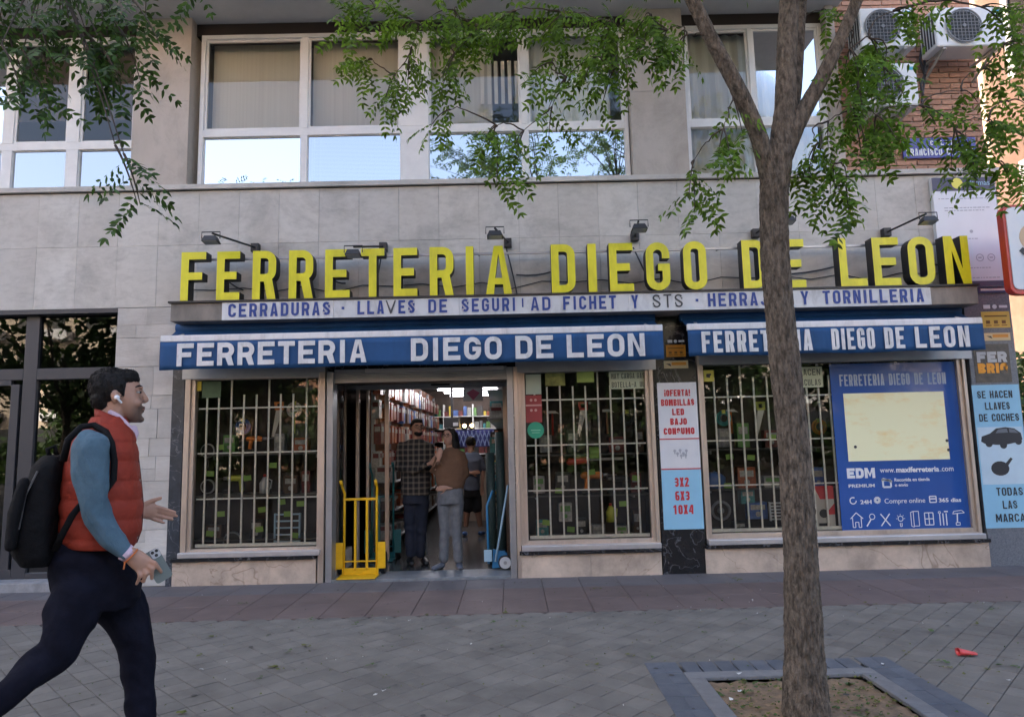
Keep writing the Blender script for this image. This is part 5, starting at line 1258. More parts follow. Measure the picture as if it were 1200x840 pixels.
tag(li2.build('green_leaf_litter', M_litg), 'small green leaf scraps scattered over the paving', 'litter', kind='stuff')
pp = MB()
for a, c in ((480, 729), (552, 757), (236, 786), (882, 705), (1183, 800), (440, 817), (450, 812), (866, 792), (867, 812), (1035, 780), (857, 822)):
    p = gnd(a, c); scrap(pp, p.x, p.y, .014, .012)
for k in range(60): scrap(pp, NR.uniform(-4.5, 4.5), NR.uniform(3.2, 7.5), NR.uniform(.003, .005))
tag(pp.build('paper_scraps', M_papr), 'tiny pale scraps of paper strewn on the paving', 'litter', kind='stuff')
gs = MB()
for k in range(150):
    x, y = NR.uniform(-5, 5), NR.uniform(3, 7.6); r = NR.uniform(.006, .02); gs.add([(x+r*NR.uniform(.7, 1.1)*math.cos(j*PI/4), y+r*NR.uniform(.7, 1.1)*math.sin(j*PI/4), .0085) for j in range(8)], [tuple(range(8))])
tag(gs.build('gum_spots', mat('dark gum', (.05, .048, .045), .8)), 'dark flattened gum spots on the paving', 'stains', kind='stuff')
p = gnd(1133, 768); t = thing('red_cup', p, 'crushed red plastic cup lying on the paving at the right', 'cup')
m = MB(); q = []; 
for k in range(7): q.append(Vector((p.x-.055+.11*k/6, p.y-.01*k/6, .028-.002*k)))
m.tube(q, [(.030-.001*k, .024-.0025*k) for k in range(7)], 16, cap=False, refd=(0, 1, 0)); m.build('cup_wall', mat('red translucent plastic', (.62, .06, .06), .35, coat=.3), t, smooth=True).modifiers.new('t', 'SOLIDIFY').thickness = .002
m = MB(); m.tube([q[0]-Vector((.002, 0, 0)), q[0]+Vector((.003, 0, 0))], [(.032, .026)]*2, 16, cap=False, refd=(0, 1, 0)); m.build('rim', MATS['red translucent plastic'], t, smooth=True)
wd = [(872, 813), (995, 803), (1006, 792)]
gm = MB()
for a, c in wd:
    p = gnd(a, c, -.015)
    for k in range(14):
        an = NR.uniform(0, 6.28); l = NR.uniform(.012, .034); d = Vector((math.cos(an), math.sin(an), NR.uniform(.3, 1.2))).normalized(); s_ = Vector((-math.sin(an), math.cos(an), 0))*.006
        gm.add([p+s_*.3, p-s_*.3, p+d*l-s_, p+d*l*1.5, p+d*l+s_], [(0, 1, 2, 3, 4)])
tag(gm.build('weeds', M_litg), 'small green weeds growing in the tree pit soil', 'weeds', kind='stuff')

# ============================================================ INSIDE THE SHOP
YV_ = VD
t = thing('inner_glass_door', (X_(430, 560, VD), VD, .03), 'inner aluminium glass door and fixed pane standing back in the doorway', 'door')
def ib(name, m, x0, x1, y0, y1, z0, z1, p, bev=.003): b = MB(); b.box(x0, x1, y0, y1, z0, z1); return b.build(name, m, p, bevel=bev)
zhd = Z_(510, 455, VD)
xv0, xv1 = xd0-.02, xd1+.02
xl = X_(452, 560, VD)
ib('frame_post', M_alu, X_(417.5, 560, VD), X_(421, 560, VD), VD-.04, VD+.04, .03, zhd, t)
ib('frame_post', M_alu, X_(428, 560, VD), X_(431, 560, VD), VD+.05, VD+.09, .03, zhd, t); ib('frame_post', M_alu, X_(450, 560, VD), X_(455, 560, VD), VD+.05, VD+.09, .03, zhd, t)
ib('header', M_alug, xv0-.05, xv1+.05, VD-.05, VD+.1, zhd, zhd+.10, t); ib('transom', M_blk, xv0-.05, xv1+.05, VD-.02, VD+.08, zhd+.101, 2.75, t)
ib('frame_post', M_alu, xv1-.08, xv1-.02, VD-.04, VD+.06, .03, zhd, t)
b = MB(); b.add([(X_(430, 560, VD), VD+.07, .08), (xl, VD+.07, .08), (xl, VD+.07, zhd), (X_(430, 560, VD), VD+.07, zhd)], [(0, 1, 2, 3)]); b.build('glass', G_disp, t)
ib('number_plate', M_blk, X_(505, 444, VD-.06), X_(527, 444, VD-.06), VD-.065, VD-.052, zhd+.03, zhd+.075, t)
# glazed side walls of the recess
t = thing('recess_side_glass', (xd0, F+.6, 0.03), 'glass side of the left display case lining the doorway recess', 'glazing')
b = MB(); b.add([(xd0-.02, F+.2, .25), (xd0-.02, VD-.05, .25), (xd0-.02, VD-.05, 2.5), (xd0-.02, F+.2, 2.5)], [(0, 1, 2, 3)]); b.build('glass', G_disp, t)
ib('plinth', M_base, xd0-.06, xd0+.0, F+.17, VD-.05, .03, .25, t); ib('rail', M_alu, xd0-.05, xd0, F+.17, VD-.05, 2.5, 2.56, t)
t = thing('recess_side_wall', (xd1+.05, F+.6, 0.03), 'dark wooden side wall on the right of the doorway recess', 'wall panel')
ib('panel', M_back, xd1+.02, xd1+.06, F+.17, VD+.1, .03, 2.72, t)
# tubes
M_tube = mat('lit fluorescent tube', (1, .95, 1), emit=5.0)
for k in range(9):
    Y = VD+.9+.95*k; x = -1.75+.05*k
    t = thing('tube_light', (x+.3, Y, 2.52), 'lit ceiling tube light, number %s row from the door' % ['first', 'second', 'third', 'fourth', 'fifth', 'sixth', 'seventh', 'eighth', 'ninth'][k], 'ceiling light', 'tube lights along the shop ceiling')
    ib('housing', M_white, x-.05, x+1.3, Y-.05, Y+.05, 2.63, 2.66, t)
    b = MB(); b.tube([(x, Y, 2.60), (x+.6, Y, 2.60)], .018, 8); b.tube([(x+.65, Y, 2.60), (x+1.25, Y, 2.60)], .018, 8); b.build('tube', M_tube, t)
# racks: left wall, right wall and back wall
xrl = -1.62; xrr = -.30
COLS = {'orange': (.26, .06, .015), 'dark red': (.12, .015, .015), 'brown': (.07, .035, .02), 'white': (.30, .30, .28), 'blue': (.04, .10, .30), 'yellow': (.5, .38, .03), 'teal': (.03, .2, .22), 'green': (.10, .25, .06), 'grey': (.2, .2, .21), 'black': (.02, .02, .02)}
PM = {k: mat('pack '+k, v, .4, var=.35, scale=35) for k, v in COLS.items()}
pk = {}
def pack_mesh(c):
    if c not in pk:
        b = MB(); b.box(-.5, .5, -.5, .5, -.5, .5); b.mi = 1; b.box(-.36, .36, -.53, -.505, .12, .38); b.box(-.53, -.505, -.36, .36, .12, .38) ; b.box(.505, .53, -.36, .36, .12, .38)
        pk[c] = b.mesh('product_pack', [PM[c], PM['white' if c != 'white' else 'dark red']])
    return pk[c]
def pack(x, y, z, sx, sy, sz, c, label, group, rz=0):
    o = inst('product_pack', pack_mesh(c), None, (x, y, z), (0, 0, rz), (sx, sy, sz)); ORG[o.name] = Vector((x, y, z)); return tag(o, label, 'product', group)
rk = thing('left_wall_rack', (xrl-.1, VD+3, .03), 'tall pegboard rack along the left wall of the shop interior', 'rack')
ib('back_panel', mat('orange brown pegboard', (.20, .07, .03), .7, var=.2, scale=10), xrl-.25, xrl-.22, VD+.3, F+SD-.1, .03, 2.6, rk)
for k in range(7): ib('upright', M_alug, xrl-.22, xrl-.17, VD+.4+k*1.2, VD+.44+k*1.2, .03, 2.55, rk)
for z in (.25, .62, .98): ib('shelf', M_alug, xrl-.22, xrl+.12, VD+.4, VD+7.6, z, z+.02, rk)
rs = random.Random(5); n = 0
ORD = ['first', 'second', 'third', 'fourth', 'fifth', 'sixth', 'seventh', 'eighth', 'ninth', 'tenth', 'eleventh', 'twelfth', 'thirteenth', 'fourteenth', 'fifteenth', 'sixteenth', 'seventeenth', 'eighteenth', 'nineteenth', 'twentieth', 'twenty-first', 'twenty-second', 'twenty-third', 'twenty-fourth', 'twenty-fifth', 'twenty-sixth']
for iy in range(26):
    y = VD+.42+iy*.29
    for z in (1.28, 1.62, 1.95, 2.28):
        c = rs.choice(['orange', 'orange', 'dark red', 'brown', 'white', 'dark red', 'blue' if iy > 4 else 'orange'])
        pack(xrl-.15+rs.uniform(0, .03), y, z, .10, .19, rs.uniform(.2, .28), c, '%s packet, %s hanging row of the left rack, %s from the door' % (c, {1.28: 'lowest', 1.62: 'third', 1.95: 'second', 2.28: 'top'}[z], ORD[iy]), 'packets hanging on the left wall rack')
    for z in (.27, .64, 1.0):
        c = rs.choice(['white', 'brown', 'grey', 'orange', 'teal']); h = rs.uniform(.14, .26)
        if iy % 2 == 0: pack(xrl-.03, y, z+h/2, .24, .24, h, c, '%s carton on the %s shelf of the left wall rack, %s from the door' % (c, {.27: 'bottom', .64: 'middle', 1.0: 'upper'}[z], ORD[iy//2]), 'cartons on the left wall shelves')
rk = thing('right_wall_rack', (xrr+.2, VD+4, .03), 'dark rack along the right wall of the shop interior', 'rack')
ib('back_panel', mat('dark board', (.05, .05, .05), .7), xrr+.22, xrr+.25, VD+.5, F+SD-.1, .03, 2.6, rk)
for z in (.3, .8, 1.3, 1.8, 2.2): ib('shelf', M_alug, xrr-.02, xrr+.22, VD+.9, VD+8, z, z+.02, rk)
for iy in range(16):
    for z in (.32, .82, 1.32, 1.82):
        c = rs.choice(['grey', 'black', 'white', 'teal', 'yellow', 'brown']); h = rs.uniform(.15, .32)
        pack(xrr+.11, VD+1.2+iy*.42, z+h/2, .2, .28, h, c, '%s box on the %s shelf of the right wall rack, %s from the door' % (c, {.32: 'bottom', .82: 'second', 1.32: 'third', 1.82: 'top'}[z], ORD[iy]), 'boxes on the right wall rack')
bk_ = thing('back_wall_shelving', (-1, F+SD-.3, .03), 'bright shelving across the far end of the shop', 'rack')
YE = F+SD-.45
for z in (.1, .5, .9, 1.2, 1.5, 1.8, 2.1): ib('shelf', M_white, -2.6, .6, YE, YE+.3, z, z+.02, bk_)
for x in (-2.6, -1.6, -.9, -.1): ib('upright', M_white, x, x+.03, YE, YE+.3, .03, 2.4, bk_)
sm = {k: MB() for k in PM}
for z in (.12, .52, .92, 1.22, 1.52, 1.82, 2.12):
    x = -2.55
    while x < .5:
        w = rs.uniform(.05, .14); h = rs.uniform(.1, .26); sm[rs.choice(list(PM))].box(x, x+w, YE+.04, YE+.2, z+.001, z+h); x += w+.02
for k, m in sm.items():
    if m.v: tag(m.build('small_goods', PM[k]), k+' small goods crowding the shelving at the far end of the shop', 'goods', kind='stuff')
# counter with lattice front, lamps on the back shelves
ct_ = thing('shop_counter', (-1.0, 13.2, .03), 'counter with a blue lattice screen deep inside the shop', 'counter')
ib('counter_body', mat('counter board', (.25, .2, .16), .6), -1.35, -.42, 13.0, 13.6, .03, 1.0, ct_); ib('counter_top', M_iw, -1.4, -.4, 12.95, 13.62, 1.0, 1.04, ct_)
b = MB()
for k in range(9): b.tube([(-1.05+k*.08, 12.98, 1.42), (-.95+k*.08, 12.98, 1.70)], .012, 4); b.tube([(-.95+k*.08, 12.96, 1.42), (-1.05+k*.08, 12.96, 1.70)], .012, 4)
b.build('lattice', mat('pale blue lattice', (.22, .28, .5), .5), ct_)
ib('lattice_back', mat('deep blue board', (.04, .05, .22), .6), -1.1, -.3, 13.02, 13.05, 1.40, 1.72, ct_)
for k, x in enumerate((-.86, -.72)):
    t = thing('display_lamp', (x, 13.0, 1.78), 'small warm lit lamp above the blue lattice, '+('left' if k == 0 else 'right')+' one', 'lamp')
    b = MB(); b.ball((x, 13.0, 1.80), .035, 10); b.build('bulb', mat('warm lit bulb', (1, .62, .25), emit=7.0), t, smooth=True)
    b = MB(); b.box(x-.05, x+.05, 12.97, 13.05, 1.73, 1.765); b.build('base', M_blk, t)
t = thing('hanging_placard', (-.62, 9.6, 2.1), 'white placard with a pink diamond emblem hanging inside the doorway', 'placard')
x0, x1, z0, z1 = R_(543, 566, 454, 470, 9.3)
b = MB(); b.box(x0, x1, 9.3, 9.31, z0, z1); b.build('sheet', M_pw, t); cx = (x0+x1)/2; cz = (z0+z1)/2
b = MB(); b.poly([(cx-.09, cz+.02), (cx, cz+.07), (cx+.09, cz+.02), (cx, cz-.08)], [], 9.297, 9.2995); b.build('emblem', mat('pink print c', (.55, .12, .22), .5), t)
t = thing('black_monitor', (-1.0, 12.4, 1.9), 'black monitor box hanging left of the warm lamps inside the shop', 'monitor')
ib('screen', M_blkp, X_(520, 495, 12), X_(538, 495, 12), 12, 12.25, Z_(530, 501, 12), Z_(530, 489, 12), t, .01); ib('label', M_pw, X_(531, 497, 12), X_(537, 497, 12), 11.99, 11.999, Z_(533, 499, 12), Z_(533, 495, 12), t, 0)
ib('bracket', M_blk, X_(529, 495, 12)-.02, X_(529, 495, 12)+.02, 12.1, 12.15, Z_(530, 489, 12)+.002, 2.74, t, 0)
t = thing('leaning_ladder', (-1.0, 9.3, .03), 'aluminium ladder leaning between the two customers', 'ladder')
A, B_ = at(487, 648, 9.0), at(497, 560, 9.4)
for dx in (-.0, .22):
    b = MB(); b.tube([(-1.33+dx, 9.0, .06), (-1.48+dx, 9.9, 1.5)], .02, 6); b.build('rail', M_alug, t)
for k in range(5): f = .12+k*.19; b = MB(); b.tube([(-1.33-.15*f, 9.0+.9*f, .06+1.44*f), (-1.11-.15*f, 9.0+.9*f, .06+1.44*f)], .014, 6); b.build('rung', M_alug, t)

# ---- hand trucks in the doorway
M_yst = mat('yellow enamel steel', (.72, .40, .005), .4, var=.1, scale=12)
def hand_truck(pL, pR, pTop, pRail, pFoot, Y, m, label, wheels=True, lean=.0):
    x0, x1 = X_(pL, 620, Y), X_(pR, 620, Y); zt, zr_ = Z_(pL, pTop, Y), Z_(pL, pRail, Y); t = thing('hand_truck', ((x0+x1)/2, Y, .0), label, 'hand truck')
    for x, s_ in ((x0, -1), (x1, 1)):
        b = MB(); b.tube([(x, Y, .05), (x, Y, zr_), (x, Y+.01, zt-.12), (x+.012*s_, Y-.05, zt-.05), (x+.012*s_, Y-.10, zt)], .014, 8); b.build('upright', m, t, smooth=True)
        b = MB(); b.tube([(x+.012*s_, Y-.085, zt-.02), (x+.012*s_, Y-.13, zt+.03)], .018, 8); b.build('grip', m, t, smooth=True)
    ib('cross_tube', m, x0, x1, Y-.014, Y+.014, zr_-.013, zr_+.013, t); ib('cross_tube', m, x0, x1, Y-.01, Y+.01, .185, .20, t)
    for f in (.34, .70): ib('bar', m, x0+(x1-x0)*f-.013, x0+(x1-x0)*f+.013, Y-.012, Y+.012, .09, zr_-.01, t)
    b = MB(); b.box(x0-.03, x1+.03, Y-.24, Y+.01, .040, .050); b.box(x0-.02, x1+.02, Y-.012, Y+.005, .05, .12); b.build('nose_plate', m, t, bevel=.003)
    for x, s_ in ((x0, -1), (x1, 1)):
        ib('wheel_guard', m, x+s_*.012 if s_ > 0 else x-.10, x+.10 if s_ > 0 else x-.012, Y-.01, Y+.0, .11, .40, t, .012)
        b = MB(); xa = x+s_*.035; b.tube([(xa, Y+.12, .155), (xa+s_*.045, Y+.12, .155)], .12, 18); b.build('wheel', M_blkp, t, smooth=False)
        b = MB(); b.tube([(x, Y+.005, .38), (x+.02*s_, Y+.06, .26), (x, Y+.005, .12)], .008, 6); b.build('brace', m, t, smooth=True)
    return t
hand_truck(403.5, 441.5, 566, 585, 672, F+.17, M_yst, 'yellow hand truck standing upright at the left of the doorway')
M_teal = mat('teal enamel steel', (.02, .16, .18), .4, var=.1, scale=12)
hand_truck(436, 461, 545, 582, 660, VD+.25, M_teal, 'teal hand truck in shadow behind the yellow one')
# blue trolley with white wheel
M_bls = mat('blue painted steel', (.03, .20, .42), .4); M_lbl = mat('pale blue tube', (.32, .48, .60), .35)
Y = F+.30; c = at(592, 655, Y)
t = thing('blue_trolley', (c.x, Y, .03), 'folded blue trolley with a white wheel leaning inside the right door post', 'trolley')
b = MB(); b.tube([(c.x-.005, Y, c.z), (c.x-.005, Y+.04, c.z)], 1e-4, 4); 
b = MB(); b.disc((c.x, Y, .115), .080, Y+.035, 24); b.build('tyre', M_blkp, t); b = MB(); b.disc((c.x, Y-.004, .115), .066, Y-.0005, 24); b.build('white_rim', mat('white plastic', (.6, .62, .64), .4), t); b = MB(); b.disc((c.x, Y-.008, .115), .02, Y-.0045, 12); b.build('hub', M_alug, t)
b = MB(); b.tube([(c.x-.11, Y-.01, .13), (c.x+.05, Y+.05, .98)], .013, 8); b.build('handle_tube', M_lbl, t, smooth=True)
b = MB(); b.tube([(c.x-.19, Y+.06, .10), (c.x-.20, Y+.10, .75), (c.x-.13, Y+.12, .92)], .014, 8); b.build('frame_tube', M_bls, t, smooth=True)
b = MB(); b.box(c.x-.14, c.x+.0, Y+.04, Y+.07, .06, .24); b.poly([(c.x-.15, .05), (c.x-.14, .26), (c.x+.02, .22), (c.x+.04, .06)], [], Y+.045, Y+.09); b.build('wheel_housing', M_bls, t)
b = MB(); b.box(c.x-.24, c.x-.15, Y, Y+.03, .13, .26); b.build('toe_plate', M_lbl, t, bevel=.006)
t = thing('rolled_mesh', (xd1-.1, VD-.2, .03), 'tall dark rolls of mesh standing at the right of the inner door', 'roll')
for k, (x, h) in enumerate(((xd1-.10, 1.6), (xd1-.22, 1.35))):
    b = MB(); b.tube([(x, VD-.22, .04), (x-.01, VD-.18, h)], .055, 12); b.build('roll', mat('dark teal mesh', (.03, .06, .06), .6, var=.3, scale=60), t, smooth=True)

# ============================================================ GOODS IN THE DISPLAY WINDOWS
M_tag = mat('lime price card', (.22, .38, .07), .6, rnd=.1); M_tagy = mat('yellow price card', (.58, .60, .10), .6)
TI = [0]
PX = {'left': sorted([259, 246, 307, 304, 330, 337, 352, 345, 246.5, 258, 290, 320]), 'middle': sorted([669, 693, 655, 730, 640, 745]), 'right': sorted([855, 880, 853, 866, 930, 905])}
def price(px, py, w=.085, h=.06, m=None, Y=F+.2, where='left'):
    c = at(px, py, Y); TI[0] += 1
    o = inst('price_card', unitbox(m or M_tag), None, c, (0, RND.uniform(-.15, .15), 0), (w, .004, h)); ORG[o.name] = c
    return tag(o, 'lime price card in the %s of the %s display window, %s from its left' % ('upper half' if py < 560 else 'lower half', where, ORD[PX[where].index(px)]), 'price card', 'price cards in the %s display window' % where)
M_gr = mat('goods grey plastic', (.16, .17, .18), .45); M_gw = mat('goods white', (.45, .47, .48), .4); M_go = mat('goods orange', (.55, .16, .02), .4); M_gb = mat('goods blue', (.05, .13, .35), .4)
M_gy = mat('goods yellow green', (.42, .45, .06), .4); M_gt = mat('goods teal', (.02, .22, .22), .4); M_gp2 = mat('goods purple', (.10, .05, .25), .4); M_gk = mat('goods black', (.015, .015, .017), .4); M_gre = mat('goods red', (.40, .03, .02), .4)
M_gm = mat('goods steel', (.35, .36, .38), .3, metal=.8); M_wd = mat('goods cardboard', (.26, .15, .08), .8)
def gthing(name, px, py, Y, label, cat): c = at(px, py, Y); return thing(name, c, label, cat), c
def drill(px, py, Y, m, label, s=1.0, flip=1):
    t, c = gthing('power_drill', px, py, Y, label, 'drill'); f = flip
    b = MB(); b.capsule([c+Vector((-.09*f*s, 0, .16*s)), c+Vector((.05*f*s, 0, .16*s))], .032*s, 12); b.capsule([c+Vector((-.06*f*s, 0, .14*s)), c+Vector((-.075*f*s, 0, .03*s))], .022*s, 10); b.build('body', m, t, smooth=True)
    b = MB(); b.tube([c+Vector((.07*f*s, 0, .16*s)), c+Vector((.12*f*s, 0, .16*s)), c+Vector((.13*f*s, 0, .16*s)), c+Vector((.20*f*s, 0, .16*s))], [.022*s, .018*s, .005*s, .004*s], 10); b.build('chuck', M_gm, t, smooth=True)
    b = MB(); b.box(c.x-.12*s, c.x-.03*s, c.y-.03*s, c.y+.03*s, c.z, c.z+.04*s); b.build('battery', M_gk, t, bevel=.005)
def carton(px, py, Y, w, h, d, m, m2, label, name='boxed_product', cat='box'):
    t, c = gthing(name, px, py, Y, label, cat)
    b = MB(); b.box(c.x-w/2, c.x+w/2, Y, Y+d, c.z, c.z+h); b.build('carton', m, t, bevel=.003)
    b = MB(); b.box(c.x-w*.38, c.x+w*.38, Y-.002, Y-.0005, c.z+h*.55, c.z+h*.85); b.build('label_print', m2, t)
    b = MB(); b.disc((c.x, Y-.002, c.z+h*.3), min(w, h)*.16, Y-.0005, 14); b.build('picture', m2, t)
def pan(px, py, Y, r, m, label):
    t, c = gthing('pan', px, py, Y, label, 'pan'); b = MB(); R0 = [(r*.75, 0), (r, .05)]
    b.disc((c.x, Y, c.z), r, Y+.03, 24); b.build('bowl', m, t, bevel=.006); b = MB(); b.disc((c.x, Y-.003, c.z), r*.82, Y-.0005, 24); b.build('inner', M_gk if m is not M_gk else M_gr, t)
    b = MB(); b.tube([(c.x, Y+.015, c.z-r), (c.x+.01, Y+.015, c.z-r-.13)], .012, 8); b.build('handle', M_gk, t)
def jug(px, py, Y, m, label, s=1.0):
    t, c = gthing('plastic_jug', px, py, Y, label, 'jug')
    b = MB(); b.tube([c, c+Vector((0, 0, .12*s)), c+Vector((0, 0, .17*s)), c+Vector((0, 0, .19*s))], [.055*s, .058*s, .03*s, .02*s], 14); b.build('body', m, t, smooth=True)
    b = MB(); b.tube([c+Vector((0, 0, .19*s)), c+Vector((0, 0, .22*s))], .018*s, 10); b.build('cap', M_gre, t)
    b = MB(); b.tube([c+Vector((.03*s, 0, .165*s)), c+Vector((.08*s, 0, .15*s)), c+Vector((.07*s, 0, .06*s)), c+Vector((.05*s, 0, .05*s))], .008*s, 6); b.build('handle', m, t, smooth=True)
def framed(px, py, Y, w, h, m, label, name='wire_basket', cat='basket', n=5):
    t, c = gthing(name, px, py, Y, label, cat)
    for k, (a, b_) in enumerate(((-w/2, -w/2+.018), (w/2-.018, w/2))): b = MB(); b.box(c.x+a, c.x+b_, Y, Y+.03, c.z, c.z+h); b.build('side_rail', m, t)
    for k in range(n): z = c.z+.01+(h-.03)*k/(n-1); b = MB(); b.box(c.x-w/2+.019, c.x+w/2-.019, Y+.002, Y+.03, z, z+.016); b.build('slat', m, t)
def wheel_(px, py, Y, r, m, label):
    t, c = gthing('cable_reel', px, py, Y, label, 'reel')
    b = MB(); ring = [(c.x+r*math.cos(k*PI/10), Y, c.z+r*math.sin(k*PI/10)) for k in range(21)]; b.tube(ring, r*.16, 8, cap=False); b.build('ring', m, t, smooth=True)
    b = MB(); b.disc((c.x, Y-.01, c.z), r*.35, Y+.05, 14); b.build('hub', M_gr, t)
def shelf(a, c, py, Y0=F+.2, Y1=F+.75, lab=''):
    x0, x1 = X_(a, py, Y0), X_(c, py, Y0); z = Z_((a+c)/2, py, Y0)
    t = thing('display_shelf', ((x0+x1)/2, Y1, z), lab, 'shelf'); ib('board', mat('dim shelf board', (.10, .09, .08), .5), x0, x1, Y0+.02, Y1, z-.015, z, t)
    for x in (x0+.15, x1-.15): ib('bracket', M_alug, x-.01, x+.01, Y1-.25, Y1, z-.06, z-.0155, t, 0)
for w, (a, c) in (('left', (222, 378)), ('middle', (614, 764)), ('right', (826, 985))):
    for k, py in enumerate((532, 580, 632) if w != 'right' else (525, 572, 624)):
        shelf(a, c, py, lab='%s shelf behind the %s display window' % (['top', 'middle', 'bottom'][k], w))
for p in ((259, 602), (246, 625), (307, 597), (304, 620), (330, 588), (337, 602), (352, 590), (345, 627), (246.5, 555), (258, 524), (290, 560), (320, 545)): price(*p)
for p in ((669, 620), (693, 553), (655, 575), (730, 590), (640, 612), (745, 560)): price(*p, where='middle')
for p in ((855, 535), (880, 536), (853, 569), (866, 622), (930, 560), (905, 512)): price(*p, where='right')
t, c = gthing('green_card', 697, 537, F+.2, 'large lime green card hanging in the middle of the middle window', 'card')
b = MB(); b.box(c.x-.06, c.x+.06, c.y, c.y+.004, c.z, c.z+.13); b.build('sheet', M_tag, t)
framed(336, 636, F+.25, .30, .33, M_lbl, 'pale blue framed rack standing low in the left display window', 'small_rack', 'rack', 5)

pan(243, 528, F+.4, .085, M_gw, 'white pan hanging high at the left of the left window'); pan(243, 570, F+.4, .085, M_gw, 'white pan hanging lower at the left of the left window'); pan(272, 634, F+.3, .11, M_gr, 'round grey pan lid low in the left window')
drill(300, 530, F+.4, M_go, 'orange drill on the top shelf of the left window'); drill(275, 578, F+.4, M_gy, 'yellow green drill on the middle shelf of the left window', 1.1, -1)
drill(697, 578, F+.3, M_go, 'orange drill in the centre of the middle window', 1.3); drill(725, 578, F+.4, M_gk, 'black drill right of the orange one in the middle window', 1.1, -1)
t, c = gthing('hedge_trimmer', 668, 541, F+.35, 'long red hedge trimmer lying across the middle window', 'trimmer')
b = MB(); b.capsule([c, c+Vector((.18, 0, .02))], .045, 12); b.build('motor_body', M_gre, t, smooth=True); b = MB(); b.box(c.x+.2, c.x+.62, c.y-.01, c.y+.01, c.z+.01, c.z+.04); b.build('blade', M_gm, t)
jug(716, 611, F+.3, M_gy, 'yellow green jug low in the middle window', .95); jug(310, 578, F+.35, M_gw, 'white jug on the middle shelf of the left window')
spec = [('left', 340, 578, .16, .20, 'brown'), ('left', 358, 578, .10, .26, 'dark red'), ('left', 352, 530, .17, .17, 'orange'), ('left', 327, 530, .12, .22, 'grey'), ('left', 268, 530, .14, .20, 'green'), ('left', 250, 630, .17, .14, 'brown'), ('left', 300, 632, .14, .22, 'black'),
        ('middle', 663, 611, .15, .21, 'white'), ('middle', 702, 628, .15, .13, 'grey'), ('middle', 729, 628, .13, .12, 'white'), ('middle', 748, 628, .10, .3, 'brown'), ('middle', 632, 578, .13, .2, 'white'), ('middle', 660, 578, .16, .24, 'black'), ('middle', 746, 578, .12, .24, 'dark red'), ('middle', 640, 530, .14, .2, 'grey'), ('middle', 672, 530, .14, .26, 'black'), ('middle', 724, 530, .2, .18, 'dark red'), ('middle', 750, 530, .1, .28, 'brown'), ('middle', 682, 628, .12, .20, 'black'), ('middle', 636, 628, .14, .18, 'teal'),
        ('right', 876, 572, .21, .24, 'orange'), ('right', 906, 572, .2, .14, 'white'), ('right', 877, 590, .16, .16, 'teal'), ('right', 889, 608, .22, .19, 'blue'), ('right', 935, 522, .22, .2, 'brown'), ('right', 850, 524, .14, .22, 'grey'), ('right', 872, 524, .14, .28, 'green'), ('right', 905, 524, .16, .2, 'dark red'), ('right', 960, 572, .14, .24, 'blue'), ('right', 940, 622, .2, .22, 'grey'), ('right', 868, 624, .14, .12, 'black')]
for w, px, py, sx, sz, c in spec:
    d_ = {'left': ('under the roller box', 'left'), 'middle': ('', 'middle'), 'right': ('', 'right')}[w]
    lv_ = 'upper' if py < 545 else ('middle' if py < 600 else 'bottom'); sd_ = 'short' if sz < .17 else ('tall' if sz > .23 else 'squarish')
    carton(px, py, F+.32+(.1 if sx < .14 else 0), sx, sz, .12, PM[c], PM['white'] if c != 'white' else PM['green'], '%s %s carton on the %s shelf of the %s display window' % (sd_, c, lv_, w))
wheel_(845, 598, F+.28, .10, M_gr, 'grey ringed cable reel at the left of the right window'); wheel_(936, 596, F+.4, .09, M_go, 'orange cable reel behind the trunk in the right window')
framed(913, 610, F+.24, .20, .21, M_gw, 'white slatted basket low in the right window', n=6)
t, c = gthing('blue_bag', 838, 572, F+.35, 'crumpled blue bag on the middle shelf of the right window', 'bag')
b = MB(); b.ball(c+Vector((0, 0, .09)), (.13, .08, .1), 14)
b.v = [tuple(Vector(v)+Vector((RND.uniform(-.012, .012), RND.uniform(-.012, .012), RND.uniform(-.012, .012)))) for v in b.v]; b.build('bag_body', M_gb, t, smooth=True)
drill(925, 525, F+.4, M_gk, 'black drill near the trunk on the upper shelf of the right window')
# goods seen through the side glass of the recess
for k in range(6):
    for z in (.45, .85, 1.25, 1.65, 2.05):
        c = rs.choice(['white', 'grey', 'orange', 'teal', 'blue', 'brown']); pack(xd0-.14, F+.28+k*.11, z+.08, .09, .08, .16, c, '%s packet in the %s row behind the side glass, %s from the street' % (c, {.45: 'lowest', .85: 'fourth', 1.25: 'third', 1.65: 'second', 2.05: 'top'}[z], ORD[k]), 'packets behind the side glass')

# hanging hand tools high in the windows
def hammer(px, py, label, m=None):
    Y = F+.5; t, c = gthing('hammer', px, py, Y, label, 'hammer')
    b = MB(); b.tube([c, c+Vector((0, 0, .26))], [.014, .010], 8); b.build('handle', m or M_wd, t, smooth=True); b = MB(); b.box(c.x-.05, c.x+.04, Y-.014, Y+.014, c.z+.26, c.z+.29); b.poly([(c.x+.04, c.z+.285), (c.x+.085, c.z+.255), (c.x+.04, c.z+.265)], [], Y-.01, Y+.01); b.build('head', M_gm, t)
def saw(px, py, label, m=None):
    Y = F+.52; t, c = gthing('hand_saw', px, py, Y, label, 'saw')
    b = MB(); b.poly([(c.x, c.z), (c.x+.05, c.z+.32), (c.x+.13, c.z+.32), (c.x+.03, c.z)], [], Y, Y+.002); b.build('blade', M_gm, t)
    b = MB(); b.poly([(c.x+.04, c.z+.32), (c.x+.03, c.z+.42), (c.x+.14, c.z+.42), (c.x+.14, c.z+.32)], [[(c.x+.065, c.z+.345), (c.x+.11, c.z+.345), (c.x+.11, c.z+.395), (c.x+.06, c.z+.395)]], Y-.01, Y+.012); b.build('handle', m or M_gre, t)
